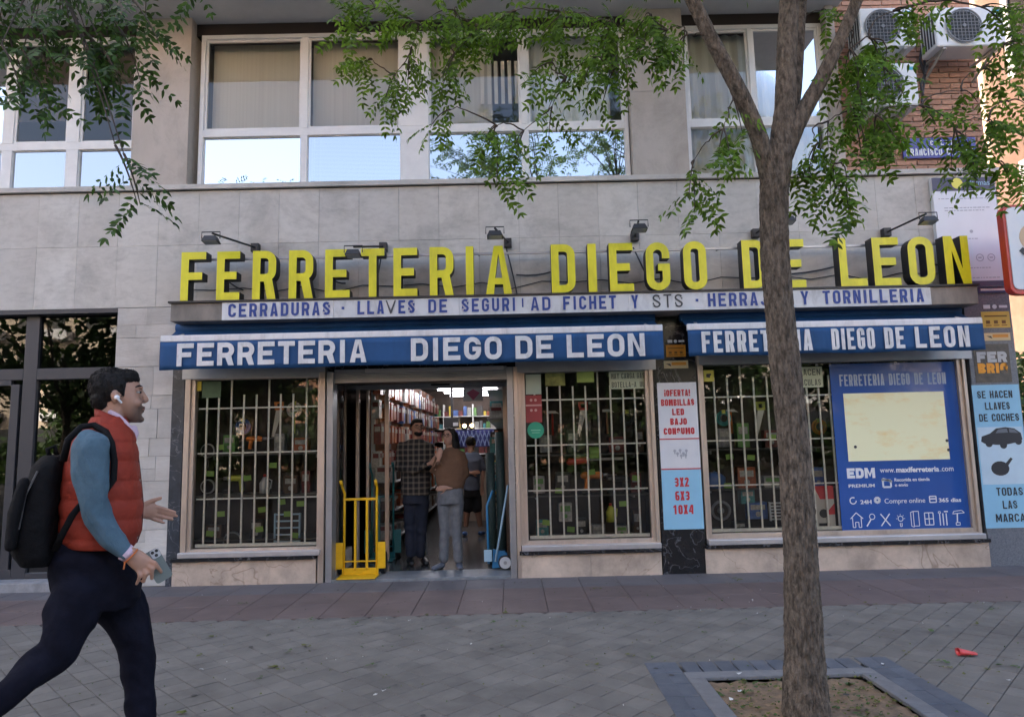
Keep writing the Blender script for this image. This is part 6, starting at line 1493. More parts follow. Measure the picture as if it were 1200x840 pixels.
def coil(px, py, label, m):
    Y = F+.45; t, c = gthing('hose_coil', px, py, Y, label, 'hose coil')
    b = MB()
    for k in range(3): r = .085-.016*k; b.tube([(c.x+r*math.cos(a*PI/9), Y+.012*math.sin(k*2), c.z+r*math.sin(a*PI/9)) for a in range(19)], .009, 6, cap=False)
    b.build('hose', m, t, smooth=True); b = MB(); b.box(c.x-.02, c.x+.02, Y-.015, Y+.02, c.z+.045, c.z+.10); b.build('tie', M_gy, t)
hammer(648, 510, 'hammer hanging left in the middle window', M_gre); hammer(712, 508, 'hammer hanging right in the middle window'); hammer(858, 508, 'hammer hanging in the left part of the right window', M_go)
saw(676, 512, 'saw with red handle hanging in the middle window'); saw(885, 512, 'saw hanging in the right window left of the trunk', M_gy); saw(318, 512, 'saw hanging in the upper left window', M_go)
coil(735, 490, 'black hose coil hanging high in the middle window', M_gk); coil(848, 490, 'green hose coil hanging high in the right window', M_gt); coil(285, 500, 'blue hose coil hanging high in the left window', M_gb); coil(960, 500, 'orange hose coil hanging right of the trunk', M_go)
hammer(345, 508, 'hammer hanging in the right half of the left window', M_gy); coil(345, 480, 'white hose coil hanging at the upper right of the left window', M_gw)

# ============================================================ PEOPLE
def organic(mb, name, m, parent, voxel=.006, smooth=4, disp=None):
    """joins the overlapping volumes into ONE continuous surface"""
    me = mb.mesh('tmp', m, origin(parent)); o = bpy.data.objects.new('tmp', me); COL.objects.link(o)
    r = o.modifiers.new('r', 'REMESH'); r.mode = 'VOXEL'; r.voxel_size = voxel
    if smooth: s = o.modifiers.new('s', 'SMOOTH'); s.iterations = smooth; s.factor = .5
    bpy.context.view_layer.update(); dg = bpy.context.evaluated_depsgraph_get()
    nm = bpy.data.meshes.new_from_object(o.evaluated_get(dg)); bpy.data.objects.remove(o)
    nm.name = name; nm.materials.clear(); nm.materials.append(m); nm.polygons.foreach_set('use_smooth', [True]*len(nm.polygons))
    if disp:
        n = len(nm.vertices); co = np.empty(n*3, np.float32); nm.vertices.foreach_get('co', co); co = co.reshape(-1, 3)
        no = np.empty(n*3, np.float32); nm.vertices.foreach_get('normal', no); no = no.reshape(-1, 3)
        co += no*disp(co+np.array(origin(parent)))[:, None]; nm.vertices.foreach_set('co', co.ravel().astype(np.float32)); nm.update()
    ob = bpy.data.objects.new(name, nm); COL.objects.link(ob); ob.parent = parent; ORG[ob.name] = origin(parent); return ob
def lofted(mb, secs, Y, n=28, ex=2.3, mod=None, fn=None):
    fn = fn or at; Yc = Y if fn is at else Y-2.85+3.33
    """horizontal sections measured on the photograph: (py, px back, px front, half depth[, dy])"""
    vs = []; 
    for s_ in secs:
        py, xa, xb, hd = s_[:4]; dy = s_[4] if len(s_) > 4 else 0
        A, B = fn(xa, py, Y), fn(xb, py, Y); c = (A+B)/2; rx = (B.x-A.x)/2
        for k in range(n):
            t = 2*PI*k/n; ct_, st_ = math.cos(t), math.sin(t); f = mod(c.z, t) if mod else 1
            vs.append((c.x+rx*f*math.copysign(abs(ct_)**(2/ex), ct_), Yc+dy+hd*f*math.copysign(abs(st_)**(2/ex), st_), c.z+(B.z-A.z)/2*ct_))
    m = len(secs); fs = [(i*n+k, i*n+(k+1) % n, (i+1)*n+(k+1) % n, (i+1)*n+k) for i in range(m-1) for k in range(n)]
    fs += [tuple(range(n)), tuple(reversed(range((m-1)*n, m*n)))]
    mb.add(vs, fs)
def folds(amp, freq, seed, zs=1.6):
    r_ = np.random.default_rng(seed); D = r_.normal(0, 1, (9, 3)); D[:, 2] *= zs; D /= np.linalg.norm(D, axis=1, keepdims=True); fr_ = freq*r_.uniform(.5, 1.7, 9); ph = r_.uniform(0, 6.28, 9)
    def f(c):
        w = np.sin(c@D[0]*fr_[0]*.4+ph[0])*1.8; o = np.zeros(len(c))
        for k in range(1, 9): o += (1-2*np.abs(np.sin(c@D[k]*fr_[k]*.5+ph[k]+w)))/3
        return amp*o
    return f
def strands(ho, parent, n, r, L, zmin=None):
    """locks of hair lying along the surface, combed back and down"""
    me = ho.data; rr = random.Random(4); m = MB(); O = origin(parent); k = len(me.vertices)
    for _ in range(n):
        v = me.vertices[rr.randrange(k)]; nr = v.normal; g = Vector((-.7+rr.uniform(-.35, .35), rr.uniform(-.35, .35), -.55+rr.uniform(-.2, .2)))
        t = g-nr*g.dot(nr)
        if t.length < .1: continue
        t.normalize(); p = v.co+O-nr*.002; l = L*rr.uniform(.6, 1.3)
        m.tube([p, p+t*l*.5+nr*.0025, p+t*l+nr*.001], [r*1.4, r*1.2, r*.4], 3, cap=False)
    o = m.build('hair_locks', M_hair, parent, smooth=True); o['kind'] = 'stuff'
def dense(secs, step):
    out = []
    for a, b in zip(secs[:-1], secs[1:]):
        k = max(1, int(abs(b[0]-a[0])/step))
        for i in range(k): out.append(tuple(a[j]+(b[j]-a[j])*i/k for j in range(len(a))))
    out.append(secs[-1]); return out
M_skin = mat('skin', (.40, .225, .155), .5, var=.08, scale=30, bump=.05, bscale=300, spec=.4)
M_hair = mat('black brown hair', (.006, .0045, .004), .6, var=.5, scale=90, stretch=(1, 1, .25), bump=.5, bscale=160, spec=.25)
M_vest = mat('rust red padded nylon', (.26, .034, .018), .66, var=.12, scale=9, bump=.5, bscale=45, spec=.25)
M_knit = mat('steel blue knit', (.075, .135, .18), .9, var=.12, scale=40, bump=.5, bscale=260)
M_navy = mat('navy trousers', (.009, .0095, .017), .9, var=.3, scale=14, bump=.4, bscale=30, spec=.08)
M_shirt = mat('pale pink shirt', (.55, .42, .50), .8)
M_pack = mat('black backpack nylon', (.007, .007, .008), .75, var=.4, scale=12, bump=.5, bscale=40, spec=.12)
YM = 2.85
YN_, YF_ = YM-.20, YM+.20
n_ = ray(112, 600); n_.z = 0; n_.normalize(); TH = math.atan2(-n_.x, n_.y); RZi = Matrix.Rotation(-TH, 3, 'Z'); RZ = Matrix.Rotation(TH, 3, 'Z'); RM = 3.33
def atm(px, py, Y):       # figure space: square to the line of sight, later turned by TH about the camera
    d = RZi @ ray(px, py); k = (RM+Y-YM)/d.y; return Vector((d.x*k, d.y*k, CAMH+d.z*k))
def mthing(name, loc, label, cat):
    loc = Vector(loc)
    if name == 'person': loc.z = 0
    t = thing(name, RZ @ loc, label, cat); t.rotation_euler = (0, 0, TH); ORG[t.name] = loc; return t
man = mthing('person', atm(110, 935, YM), 'man in rust red padded vest and blue jumper striding past on the left', 'person')
pm = lambda l, Y: [atm(a, c, Y) for a, c in l]
bd = MB()
hd = atm(137, 458, YM); bd.ball(hd, (.088, .070, .084), 20)
lofted(bd, [(448, 120, 163.5, .062), (455, 122, 166, .066), (461, 124, 164.5, .067), (468, 127, 165.5, .066), (476, 131, 166, .060), (484, 136, 166, .052), (490, 143, 166, .042), (495, 150, 163.5, .028)], YM, 20, 2.2, fn=atm)
bd.capsule([atm(165, 458, YM), atm(169.2, 465, YM), atm(171, 468.5, YM)], [.010, .0115, .0125], 10)
for s_ in (-1, 1): 
    bd.ball(atm(169.5, 471, YM)+Vector((0, .011*s_, 0)), (.009, .008, .007), 10)
    bd.ball(atm(164.5, 455, YM)+Vector((0, .026*s_, 0)), (.012, .024, .008), 10)
    bd.ball(atm(134.5, 466, YM)+Vector((0, .073*s_, 0)), (.017, .011, .030), 12, Matrix.Rotation(-.2, 3, 'Y'))
    bd.ball(atm(158, 473, YM)+Vector((0, .040*s_, 0)), (.026, .018, .022), 12)
bd.ball(atm(167.2, 477.3, YM), (.011, .021, .0058), 12); bd.ball(atm(166.5, 482, YM), (.010, .019, .0065), 12); bd.ball(atm(164.5, 491.5, YM), (.016, .022, .014), 12)
bd.tube([atm(135, 470, YM), atm(131, 490, YM), atm(126, 512, YM)], [(.060, .056), (.058, .056), (.075, .08)], 16)
lofted(bd, [(505, 100, 148, .10), (530, 90, 150, .15), (580, 82, 152, .15), (640, 80, 140, .12), (690, 84, 138, .10)], YM, 20, fn=atm)
# near arm down to the hand, far arm raised in front
YA = YN_-.02
bd.tube(pm([(103, 520), (107, 575), (112, 612), (130, 633), (149, 648)], YA), [.035, .035, .028, .026, (.026, .022)], 12)
bd.tube(pm([(120, 520), (118, 575), (125, 612), (145, 607), (166, 599)], YF_-.02), [.035, .035, .028, .028, (.026, .022)], 12)
YH = YA-.01
h_ = lambda a, c, dy=0: atm(a, c, YH+dy)
bd.capsule([h_(147, 646), h_(158, 653), h_(168, 661)], [(.022, .026), (.018, .034), (.016, .036)], 12, refd=(0, 1, 0))
bd.ball(h_(166, 659, .005), (.034, .018, .030), 12)
for pts, r in ((((172, 655), (182, 659.5), (189, 670)), .0088), (((170, 660), (178.5, 666), (178, 677.5)), .0092), (((166, 664), (171.5, 672), (168, 681.5)), .0088), (((160, 664), (164, 674.5), (160, 684)), .0078)):
    bd.capsule([h_(*pts[0], .0), h_(*pts[1], -.012), h_(*pts[2], .004)], [r*1.08, r, r*.82], 10)
bd.capsule([h_(156, 650, .02), h_(168, 650, .040), h_(180, 655, .040)], [.013, .0105, .0085], 10)
YG = YF_-.02; g_ = lambda a, c, dy=0: atm(a, c, YG+dy)
bd.capsule([g_(158, 601), g_(168, 599), g_(181, 599.5)], [(.015, .025), (.014, .033), (.012, .036)], 12, refd=(0, 1, 0))
for pts, r in ((((180, 593), (192, 596), (205, 600)), .0088), (((182, 598), (195, 601), (207, 604.5)), .0088), (((181, 603), (192, 606), (202, 608.5)), .0085), (((177, 607), (185, 610), (192.5, 612.5)), .0075)):
    bd.capsule([g_(*pts[0]), g_(*pts[1], -.006), g_(*pts[2], -.012)], [r*1.1, r, r*.8], 10)
bd.capsule([g_(166, 593), g_(177, 587), g_(188, 583.5)], [.014, .0105, .0085], 10)
fl_ = [(112, 680), (134, 712), (158, 755), (163, 800), (163, 895)]; rl2 = [(90, 685), (80, 722), (64, 766), (18, 808), (-48, 858)]
YLF, YLR = YM+.09, YM-.08
bd.tube(pm(fl_, YLF), [.05, .045, .04, .035, .03], 12); bd.tube(pm(rl2, YLR), [.05, .045, .04, .028, .024], 12)
body = organic(bd, 'body', M_skin, man, .0045, 3)
# stubble on the jaw as part of the skin colour
nt = M_skin.node_tree; N_ = nt.nodes; b_ = N_['Principled BSDF']; src = b_.inputs['Base Color'].links[0].from_socket
g1 = N_.new('ShaderNodeNewGeometry'); vm = N_.new('ShaderNodeVectorMath'); vm.operation = 'DISTANCE'; vm.inputs[1].default_value = tuple(RZ @ atm(161, 487, YM))
nt.links.new(g1.outputs['Position'], vm.inputs[0]); mr = N_.new('ShaderNodeMapRange'); mr.inputs['From Min'].default_value = .045; mr.inputs['From Max'].default_value = .092; mr.inputs['To Min'].default_value = .86; mr.inputs['To Max'].default_value = 0
nt.links.new(vm.outputs['Value'], mr.inputs['Value']); mx = N_.new('ShaderNodeMix'); mx.data_type = 'RGBA'; mx.inputs[7].default_value = (.07, .045, .035, 1); nt.links.new(mr.outputs[0], mx.inputs[0]); nt.links.new(src, mx.inputs[6]); nt.links.new(mx.outputs[2], b_.inputs['Base Color'])
# hair
hb = MB(); hb.ball(atm(131, 454, YM), (.090, .079, .088), 20); hb.ball(atm(146, 444, YM), (.060, .069, .044), 16); hb.ball(atm(118, 466, YM), (.040, .066, .052), 16); hb.ball(atm(153, 440, YM), (.034, .058, .026), 14); hb.ball(atm(124, 475, YM), (.032, .056, .04), 12)
for s_ in (-1, 1): hb.capsule([atm(143.5, 452, YM)+Vector((0, .068*s_, 0)), atm(144.5, 465, YM)+Vector((0, .068*s_, 0))], [(.016, .008), (.008, .005)], 8)
hair_o = organic(hb, 'hair', M_hair, man, .005, 3, folds(.0016, 120, 8, .4))
strands(hair_o, man, 1800, .0009, .018)
eb = MB()
for s_ in (-1, 1):
    eb.capsule([atm(158.5, 454.6, YM)+Vector((0, .054*s_, 0)), atm(162.5, 452.8, YM)+Vector((0, .049*s_, 0)), atm(166.3, 453.4, YM)+Vector((-.002, .030*s_, 0))], [.0022, .0034, .0030], 8)
eb.build('eyebrows', M_hair, man, smooth=True)
for s_ in (-1, 1):
    e = MB(); e.ball(atm(163, 460.6, YM)+Vector((-.006, .041*s_, 0)), (.010, .011, .0052), 12); e.build('eye', mat('eye white', (.5, .47, .44), .2), man, smooth=True)
    e2 = MB(); e2.ball(atm(164, 460.6, YM)+Vector((-.001, .042*s_, 0)), (.006, .0068, .0050), 10); e2.build('iris', mat('dark iris', (.02, .012, .01), .15), man, smooth=True)
    e3 = MB(); e3.capsule([atm(160, 459.2, YM)+Vector((0, .052*s_, 0)), atm(163.5, 458.2, YM)+Vector((0, .046*s_, 0)), atm(166, 459.2, YM)+Vector((0, .034*s_, 0))], .0032, 6); e3.build('eyelid', M_skin, man, smooth=True)
lp = MB(); lp.ball(atm(167.6, 479.6, YM), (.009, .020, .004), 12); lp.build('lips', mat('lips', (.30, .12, .09), .45), man, smooth=True)
t = mthing('wireless_earphone', atm(136, 467, YM-.085), 'white wireless earphone in the ear of the man walking past', 'earphone')
e = MB(); e.ball(atm(137, 465.5, YM-.088), (.011, .008, .010), 12); e.build('bud', mat('white glossy plastic', (.75, .76, .78), .2), t, smooth=True); e = MB(); e.capsule([atm(138, 467, YM-.090), atm(142, 471.5, YM-.084)], .0045, 8); e.build('stem', MATS['white glossy plastic'], t, smooth=True)
# vest: padded, with horizontal baffles
def baffle(z, t): 
    u = (z*13.2) % 1; return 1+.042*(math.sin(PI*u)**.55)-.034+.008*math.sin(t*7+z*31)*math.sin(PI*u)+.006*math.sin(t*17-z*70+2*math.sin(t*5))+.004*math.sin(t*31+z*140)
vb = MB(); lofted(vb, dense([(489, 107, 150, .072), (496, 102, 152, .09), (505, 93, 156.5, .135), (515, 84, 160, .175), (530, 77, 162, .20), (560, 70, 164.5, .205), (590, 67.5, 167.5, .20), (620, 67, 165.5, .195), (633, 70, 160, .19), (639, 74, 156, .182)], 1.6), YM, 56, 2.3, baffle, atm)
vb.build('padded_vest', M_vest, man, smooth=True)
# stand up collar: an open ring
cb = MB(); ring = []; n = 40
for j, (dz, f) in enumerate(((0, 1), (.5, 1.0), (1, .93), (1, .82), (.4, .82), (0, .86))):
    for k in range(n):
        t = 2*PI*k/n; c0, c1 = atm(112, 494, YM), atm(154, 511, YM); top0, top1 = atm(109, 479, YM), atm(148, 493, YM)
        u = (1+math.cos(t))/2; lo = c0.lerp(c1, u); hi = top0.lerp(top1, u); mid = (c0+c1)/2
        p = lo.lerp(hi, dz); cx0 = (c0+c1)/2; cx1 = (top0+top1)/2; cc = cx0.lerp(cx1, dz)
        ring.append((cc.x+(p.x-cc.x)*f, RM+.082*f*math.sin(t)*(1 if dz < .9 else .94), p.z))
m_ = 6; cb.add(ring, [(i*n+k, i*n+(k+1) % n, (i+1)*n+(k+1) % n, (i+1)*n+k) for i in range(m_-1) for k in range(n)]); cb.build('vest_collar', M_vest, man, smooth=True)
# zip line at the front
zb = MB(); zb.tube(pm([(155, 513), (161.5, 530), (165, 560), (168, 590), (166, 620), (160, 636)], YM-.0), .003, 6); zb.build('zip', mat('dark zip', (.10, .015, .01), .5), man)
# shirt collar
sb = MB(); sb.capsule(pm([(129, 483), (140, 489), (150, 499), (154, 507)], YM-.052), [(.010, .014), (.014, .012), (.015, .011), (.010, .012)], 10); sb.capsule(pm([(153, 502), (156, 509), (155, 517)], YM-.015), [(.012, .028), (.010, .024), (.008, .016)], 10)
organic(sb, 'shirt_collar', M_shirt, man, .005, 2)
wr = folds(.0058, 36, 3)
sl = MB(); sl.capsule(pm([(106, 524), (106, 550), (109, 582), (115, 608), (129, 630), (146, 646.5)], YA), [(.076, .068), (.076, .066), (.067, .058), (.060, .053), (.049, .046), (.038, .035)], 18)
organic(sl, 'sleeve', M_knit, man, .006, 4, wr)
sl = MB(); sl.capsule(pm([(122, 525), (120, 575), (127, 610), (140, 609), (152, 604)], YF_), [.07, .065, .055, .045, .038], 14); organic(sl, 'sleeve', M_knit, man, .008, 3)
cf = MB(); cf.tube(pm([(146, 646), (152.5, 650.5)], YA), [(.036, .033), (.033, .030)], 16); cf.build('shirt_cuff', M_shirt, man, smooth=True)
br = MB(); A = h_(153.5, 651); d = (h_(160, 656)-A).normalized(); e1 = d.orthogonal().normalized(); e2 = d.cross(e1)
br.tube([A+e1*.031*math.cos(k*PI/8)+e2*.029*math.sin(k*PI/8) for k in range(17)], .004, 6, cap=False); br.tube([A+Vector((-.02, -.02, -.02)), A+Vector((-.024, -.022, -.045))], .003, 5); br.build('wristband', mat('orange cord', (.45, .12, .03), .7), man)
# trousers
tr = MB(); lofted(tr, [(634, 66, 153, .155), (650, 56, 157, .165), (672, 53, 166, .17), (695, 57, 166, .165), (710, 64, 155, .15)], YM, 24, fn=atm)
tr.capsule(pm([(128, 690), (141, 712), (158, 750), (162, 790), (167, 840), (166, 905)], YLF), [.110, .102, .079, .069, .063, .056], 18)
tr.capsule(pm([(96, 690), (84, 722), (68, 762), (16, 807), (-44, 856)], YLR), [.108, .102, .081, .065, .054], 18)
organic(tr, 'trousers', M_navy, man, .0075, 5, folds(.0075, 30, 5, 2.6))
M_shoe = mat('dark brown leather', (.03, .02, .015), .4)
sh = MB(); gz = lambda a, z, Y: Vector((atm(a, 900, Y).x, RM+Y-YM, z))
sh.capsule([gz(150, .055, YLF), gz(185, .05, YLF), gz(215, .038, YLF)], [(.042, .048), (.045, .045), (.035, .030)], 12); organic(sh, 'shoe', M_shoe, man, .006, 3)
sh = MB(); sh.capsule([atm(-58, 862, YLR), atm(-52, 890, YLR), atm(-38, 925, YLR)], [.045, (.045, .045), (.032, .036)], 12); organic(sh, 'shoe', M_shoe, man, .006, 3)
# phone in the near hand
pc = h_(184.5, 660, .022); t = mthing('mobile_phone', pc, 'grey mobile phone held by the man walking past', 'phone')
Rp = Matrix.Rotation(math.radians(-28), 3, 'Y')
def rp(mb, poly, y0, y1, holes=()):
    k = MB(); k.poly(poly, list(holes), y0, y1); mb.add([pc+Rp @ Vector(v) for v in k.v], k.f)
b = MB(); rp(b, rrect(-.036, .028, -.072, .058, .011), -.004, .004); b.build('case', mat('grey green glass', (.16, .19, .18), .25), t)
b = MB(); rp(b, rrect(-.006, .027, .022, .058, .008), -.0065, -.0042); b.build('camera_bump', mat('pale metal', (.45, .46, .47), .3), t)
for q in ((.003, .048), (.019, .048), (.011, .032)):
    b = MB(); rp(b, [(q[0]+.0062*math.cos(k*PI/6), q[1]+.0062*math.sin(k*PI/6)) for k in range(12)], -.008, -.0066); b.build('lens', M_blk, t)
# backpack
bp = MB(); lofted(bp, dense([(533, 52, 76, .09), (545, 38, 78, .13), (570, 26, 76, .15), (600, 15, 72, .155), (630, 9, 69, .155), (650, 14, 67, .145), (662, 24, 60, .12)], 4), YM-.0, 24, 2.6, fn=atm)
t = mthing('backpack', atm(40, 600, YM), 'black backpack on the back of the man walking past', 'backpack')
organic(bp, 'bag', M_pack, t, .009, 4, folds(.004, 30, 6))
b = MB(); b.capsule(pm([(28, 565), (18, 600), (12, 640)], YM-.14), [(.03, .02), (.04, .025), (.035, .02)], 10); organic(b, 'front_pocket', M_pack, t, .008, 3)
b = MB(); b.tube(pm([(58, 536), (56, 526), (64, 523), (67, 533)], YM), .009, 8); b.build('carry_handle', M_pack, t, smooth=True)
b = MB(); b.tube([atm(74, 540, YM-.13), atm(80, 515, YM-.145), atm(95, 500, YM-.125), atm(110, 498, YM-.125), atm(124, 506, YM-.165), atm(131, 520, YM-.205), atm(134, 540, YM-.218), atm(133, 562, YM-.218), atm(120, 580, YM-.215)], [(.013, .013)]*9, 8); b.build('shoulder_strap', M_pack, t, smooth=True)
b = MB(); b.tube([atm(96, 590, YM-.20), atm(85, 603, YM-.205), atm(72, 628, YM-.175), atm(64, 645, YM-.13)], [(.005, .012)]*4, 8); b.build('lower_strap', M_pack, t, smooth=True)
b = MB(); b.tube([atm(44, 552, YM-.132), atm(30, 580, YM-.15), atm(22, 620, YM-.156)], .004, 5); b.build('zip', mat('dark grey zip', (.04, .04, .045), .4), t)

# ---- three customers inside
def hand5(mb, w, d, side, L=.17, curl=.2, r=.008):
    """palm and five fingers from the wrist w along d; side = across the palm"""
    d = Vector(d).normalized(); side = Vector(side); side = (side-d*side.dot(d)).normalized(); nrm = d.cross(side)
    mb.capsule([w, w+d*L*.28, w+d*L*.48], [(.016, .024), (.014, .034), (.012, .036)], 8, refd=tuple(nrm))
    for k, ln_ in enumerate((.46, .52, .48, .38)):
        b0 = w+d*L*.48+side*(-.027+.018*k); mid = b0+d*L*ln_*.5+nrm*curl*.02; mb.capsule([b0, mid, mid+d*L*ln_*.45+nrm*curl*.05], [r*1.1, r, r*.8], 6)
    b0 = w+d*L*.15-side*.022; mb.capsule([b0, b0-side*.03+d*.03, b0-side*.042+d*.065], [r*1.3, r*1.1, r*.9], 6)
def face(parent, mb, c, f, s, m_skin):
    """head at c looking along f"""
    f = Vector(f).normalized(); sd = f.cross(Vector((0, 0, 1))).normalized(); u = Vector((0, 0, 1))
    R = Matrix((f, sd, u)).transposed()
    mb.ball(c, (.092*s, .074*s, .098*s), 16, R); mb.ball(c+f*.028*s-u*.055*s, (.058*s, .055*s, .062*s), 14, R)
    mb.capsule([c+f*.088*s+u*.008*s, c+f*.106*s-u*.028*s], [.008*s, .012*s], 8)
    for k in (-1, 1): mb.ball(c+sd*k*.074*s-u*.015*s, (.015*s, .009*s, .028*s), 8, R)
    mb.ball(c+f*.082*s-u*.062*s, (.010*s, .022*s, .009*s), 8, R)
    mb.tube([c-u*.05*s-f*.01, c-u*.17*s-f*.02], [.052*s, .056*s], 10)
    e = MB()
    for k in (-1, 1): e.ball(c+f*.084*s+sd*k*.031*s+u*.006*s, (.008*s, .012*s, .006*s), 8, R)
    e.build('eyes', mat('dark iris', (.02, .012, .01), .15), parent, smooth=True)
    e = MB(); e.ball(c+f*.089*s-u*.062*s, (.007*s, .021*s, .006*s), 8, R); e.build('lips', mat('lips', (.30, .12, .09), .45), parent, smooth=True)
    e = MB()
    for k in (-1, 1): e.capsule([c+f*.086*s+sd*k*.018*s+u*.026*s, c+f*.080*s+sd*k*.045*s+u*.026*s], .0045*s, 6)
    e.build('eyebrows', M_hair, parent, smooth=True)
    return f, sd, u, R
def glasses(parent, c, f, sd, u, s):
    g = MB()
    for k in (-1, 1):
        cc = c+f*.100*s+sd*k*.033*s+u*.004*s; g.tube([cc+sd*.026*s*math.cos(a*PI/6)+u*.020*s*math.sin(a*PI/6) for a in range(13)], .0028, 5, cap=False)
        g.tube([c+f*.098*s+sd*k*.060*s+u*.008*s, c+sd*k*.078*s+u*.004*s], .0025, 5)
    g.tube([c+f*.104*s-sd*.008*s+u*.006*s, c+f*.104*s+sd*.008*s+u*.006*s], .0028, 5); g.build('glasses', M_blk, parent)
M_skin2 = mat('skin of customers', (.36, .20, .14), .55); M_denim = mat('dark denim', (.010, .015, .032), .85, var=.2, scale=20); M_jean = mat('grey washed jeans', (.09, .095, .105), .85, col2=(.16, .165, .18), scale=16)
M_brownk = mat('brown jumper', (.12, .062, .034), .9, var=.1, scale=20, bump=.3, bscale=90); M_gshirt = mat('grey blue t shirt', (.10, .12, .17), .9, var=.1, scale=12); M_shorts = mat('black shorts', (.012, .012, .014), .9)
def plaid():
    m = mat('dark plaid flannel', (.02, .02, .022), .9); nt = m.node_tree; N = nt.nodes; L = nt.links; b = N['Principled BSDF']
    g = N.new('ShaderNodeNewGeometry'); s = N.new('ShaderNodeSeparateXYZ'); L.new(g.outputs['Position'], s.inputs[0]); acc = None
    for ax in (0, 2):
        mu = N.new('ShaderNodeMath'); mu.operation = 'MULTIPLY'; mu.inputs[1].default_value = 15; L.new(s.outputs[ax], mu.inputs[0])
        fr = N.new('ShaderNodeMath'); fr.operation = 'FRACT'; L.new(mu.outputs[0], fr.inputs[0]); lt = N.new('ShaderNodeMath'); lt.operation = 'LESS_THAN'; lt.inputs[1].default_value = .36; L.new(fr.outputs[0], lt.inputs[0])
        if acc is None: acc = lt.outputs[0]
        else: ad = N.new('ShaderNodeMath'); ad.operation = 'ADD'; L.new(acc, ad.inputs[0]); L.new(lt.outputs[0], ad.inputs[1]); acc = ad.outputs[0]
    dv = N.new('ShaderNodeMath'); dv.operation = 'MULTIPLY'; dv.inputs[1].default_value = .5; L.new(acc, dv.inputs[0]); cr = N.new('ShaderNodeMix'); cr.data_type = 'RGBA'; cr.inputs[6].default_value = (.008, .008, .010, 1); cr.inputs[7].default_value = (.13, .11, .09, 1)
    L.new(dv.outputs[0], cr.inputs[0]); L.new(cr.outputs[2], b.inputs['Base Color']); return m
wr2 = folds(.005, 28, 9)
# man in plaid
Y = 8.55; q = lambda a, c, dy=0: at(a, c, Y+dy)
t = thing('person', Vector((X_(490, 655, Y), Y, .03)), 'bearded man in a dark plaid shirt and jeans standing in the doorway', 'person')
sk = MB(); hc = q(489, 500); f, sd, u, R = face(t, sk, hc, (.45, -1, -.05), 1.0, M_skin2)
lofted(sk, [(519, 472, 502, .07), (540, 474, 500, .09), (575, 476, 500, .09)], Y, 14)
sk.tube([q(472, 524), q(469, 548), q(487, 552, -.16), q(503, 543, -.2)], [.04, .035, .03, .022], 8); sk.tube([q(503, 524), q(507, 545), q(506, 541, -.18)], [.04, .035, .024], 8)
hand5(sk, q(503, 543, -.2), (1, -.1, .3), (0, 0, 1), .16, .4); hand5(sk, q(506, 541, -.18), (.6, -.1, .6), (0, 0, 1), .16, .4)
for x in (482, 495): sk.tube([q(x, 580), q(x-1, 615), q(x-1, 648)], [.07, .05, .035], 8)
organic(sk, 'body', M_skin2, t, .010, 2)
c = MB(); lofted(c, [(514, 479, 496, .06), (518, 471, 503, .09), (526, 468, 506, .115), (550, 470, 505, .125), (574, 469, 505, .13), (580, 470, 504, .13)], Y, 18)
c.capsule([q(470, 523), q(467, 548, -.02), q(485, 552, -.15), q(499, 545, -.19)], [.062, .056, .05, .04], 10); c.capsule([q(503, 523), q(509, 546, -.03), q(507, 543, -.14)], [.062, .055, .042], 10)
organic(c, 'plaid_shirt', plaid(), t, .012, 3, wr2)
c = MB(); lofted(c, [(572, 472, 503, .115), (590, 471, 503, .12)], Y, 14); c.capsule([q(481, 588), q(480, 615), q(481, 648)], [.092, .075, .062], 10); c.capsule([q(495, 588), q(494, 615), q(493, 648)], [.092, .075, .062], 10); organic(c, 'jeans', M_denim, t, .013, 3, wr2)
for x in (480, 497): c = MB(); a = q(x, 654); a.z = .075; c.capsule([a, a+Vector((.05, -.15, -.012))], [(.045, .04), (.04, .03)], 10); organic(c, 'shoe', M_blk, t, .01, 2)
c = MB(); c.ball(hc-f*.018+u*.028, (.094, .081, .082), 14, R); c.ball(hc+f*.03+u*.075, (.06, .065, .03), 12, R); organic(c, 'hair', M_hair, t, .010, 2)
c = MB(); c.ball(hc+f*.045-u*.078, (.047, .058, .038), 12, R); organic(c, 'beard', M_hair, t, .010, 2)
glasses(t, hc, f, sd, u, 1)
# woman in brown
Y = 8.2; t = thing('person', Vector((X_(528, 660, Y), Y, .03)), 'dark haired woman with glasses in a brown jumper and grey jeans in the doorway', 'person')
sk = MB(); hc = q(526, 511); f, sd, u, R = face(t, sk, hc, (-.45, -1, .05), .92, M_skin2)
lofted(sk, [(528, 519, 540, .07), (545, 516, 542, .09), (575, 517, 541, .09)], Y, 14)
sk.tube([q(517, 533), q(509, 552, -.04), q(514, 538, -.15)], [.035, .032, .022], 8); sk.tube([q(540, 533), q(544, 555), q(534, 571, -.08), q(524, 572, -.12)], [.035, .032, .026, .02], 8)
hand5(sk, q(514, 538, -.15), (.2, -.1, 1), (1, 0, 0), .14, .6, .007); hand5(sk, q(524, 571, -.12), (-1, -.1, -.1), (0, 0, 1), .14, .4, .007)
for x in (521, 535): sk.tube([q(x, 590), q(x, 620), q(x, 652)], [.06, .045, .03], 8)
organic(sk, 'body', M_skin2, t, .009, 2)
c = MB(); lofted(c, [(524, 523, 536, .05), (529, 517, 542, .09), (538, 511, 546, .12), (556, 509, 547, .13), (568, 511, 545, .125), (574, 514, 543, .11)], Y, 18)
c.capsule([q(517, 533), q(508, 553, -.05), q(513, 543, -.13)], [.055, .055, .035], 10); c.capsule([q(541, 534), q(546, 556), q(534, 570, -.08), q(527, 571, -.10)], [.06, .055, .045, .034], 10)
organic(c, 'brown_jumper', M_brownk, t, .011, 3, wr2)
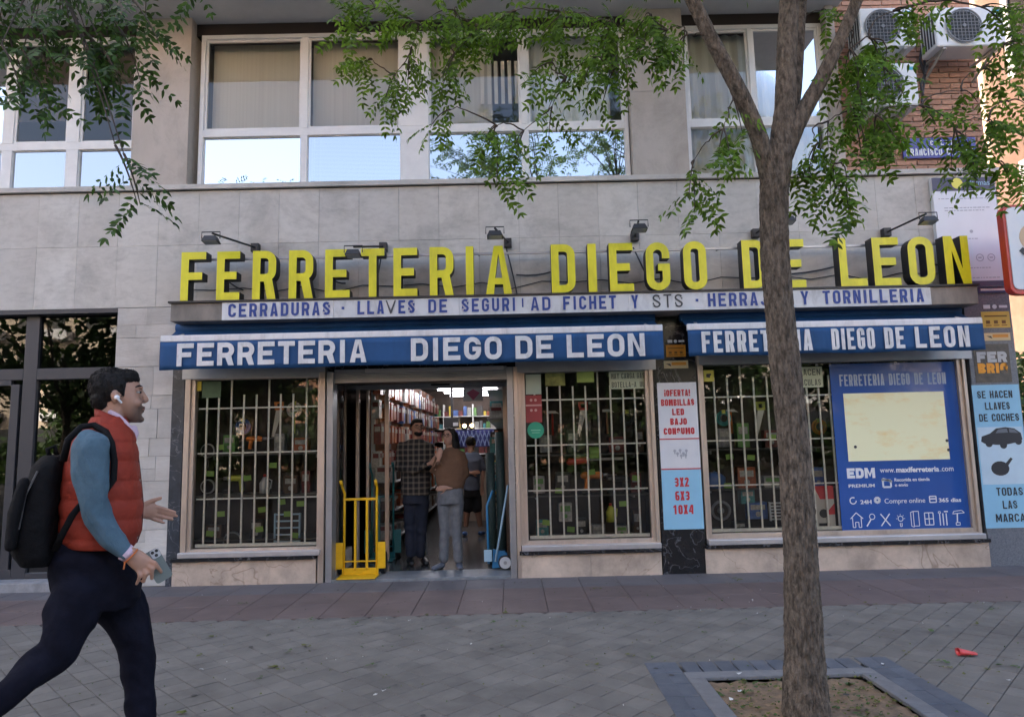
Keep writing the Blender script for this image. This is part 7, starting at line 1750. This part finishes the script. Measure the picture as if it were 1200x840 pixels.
c = MB(); lofted(c, [(570, 513, 543, .115), (590, 512, 544, .12)], Y, 14); c.capsule([q(520, 588), q(521, 620), q(520, 654)], [.086, .062, .062], 10); c.capsule([q(536, 588), q(535, 620), q(537, 654)], [.086, .062, .062], 10); organic(c, 'jeans', M_jean, t, .012, 3, folds(.003, 20, 4))
for x, s_ in ((518, -.4), (538, .1)): c = MB(); a = q(x, 656); a.z = .07; c.capsule([a, a+Vector((s_*.2, -.13, -.01))], [(.042, .036), (.036, .028)], 10); organic(c, 'shoe', mat('pale trainer', (.10, .11, .14), .6), t, .01, 2)
c = MB(); c.ball(hc-f*.022+u*.022, (.092, .078, .085), 14, R); c.capsule([hc-f*.05+u*.02-sd*.04, hc-f*.05-u*.12-sd*.075, hc-f*.05-u*.27-sd*.08], [(.07, .05), (.065, .045), (.03, .02)], 10); c.capsule([hc-f*.0+u*.06-sd*.055, hc-f*.0-u*.1-sd*.075, hc+f*.0-u*.22-sd*.085], [.035, .03, .02], 8); c.capsule([hc+u*.06+sd*.05, hc-f*.03-u*.08+sd*.07], [.03, .018], 8); organic(c, 'long_hair', M_hair, t, .009, 2)
glasses(t, hc, f, sd, u, .92)
# customer in shorts seen from behind
Y = 10.9; t = thing('person', Vector((X_(553, 622, Y), Y, .03)), 'customer in grey t shirt and black shorts with back turned deeper inside', 'person')
sk = MB(); hc = q(552, 519); f, sd, u, R = face(t, sk, hc, (.2, 1, 0), .98, M_skin2)
lofted(sk, [(533, 545, 562, .07), (550, 546, 561, .09), (575, 547, 560, .09)], Y, 14)
sk.tube([q(544, 537), q(541, 551), q(552, 554, -.16)], [.038, .033, .024], 8); sk.tube([q(562, 537), q(566, 553), q(565, 570, -.02)], [.038, .033, .024], 8)
hand5(sk, q(552, 554, -.16), (1, 0, .1), (0, 0, 1), .15, .3); hand5(sk, q(565, 570, -.02), (0, .1, -1), (1, 0, 0), .15, .3)
sk.tube([q(549, 588), q(547, 600), q(546, 617)], [.06, .055, .035], 8); sk.tube([q(558, 588), q(560, 600), q(563, 617)], [.06, .055, .035], 8)
organic(sk, 'body', M_skin2, t, .010, 2)
c = MB(); lofted(c, [(528, 549, 557, .05), (532, 543, 563, .09), (540, 542, 565, .12), (560, 543, 563, .12), (574, 543, 563, .125)], Y, 18); c.capsule([q(544, 537), q(541, 548)], [.055, .06], 10); c.capsule([q(562, 537), q(566, 548)], [.055, .06], 10); organic(c, 't_shirt', M_gshirt, t, .013, 3, wr2)
c = MB(); lofted(c, [(572, 544, 562, .12), (582, 543, 563, .12)], Y, 14); c.capsule([q(549, 582), q(548, 595)], [.085, .085], 10); c.capsule([q(558, 582), q(559, 595)], [.085, .085], 10); organic(c, 'shorts', M_shorts, t, .013, 2)
for x, s_ in ((545, -.1), (563, .2)): c = MB(); a = q(x, 618); a.z = .075; c.capsule([a, a+Vector((s_*.2, .12, -.01))], [(.045, .038), (.04, .03)], 10); organic(c, 'shoe', M_gb, t, .01, 2)
c = MB(); c.ball(hc-f*.015+u*.022, (.094, .082, .090), 14, R); organic(c, 'hair', M_hair, t, .010, 2, lambda v: .004*np.sin(v[:, 0]*150)*np.sin(v[:, 2]*140))
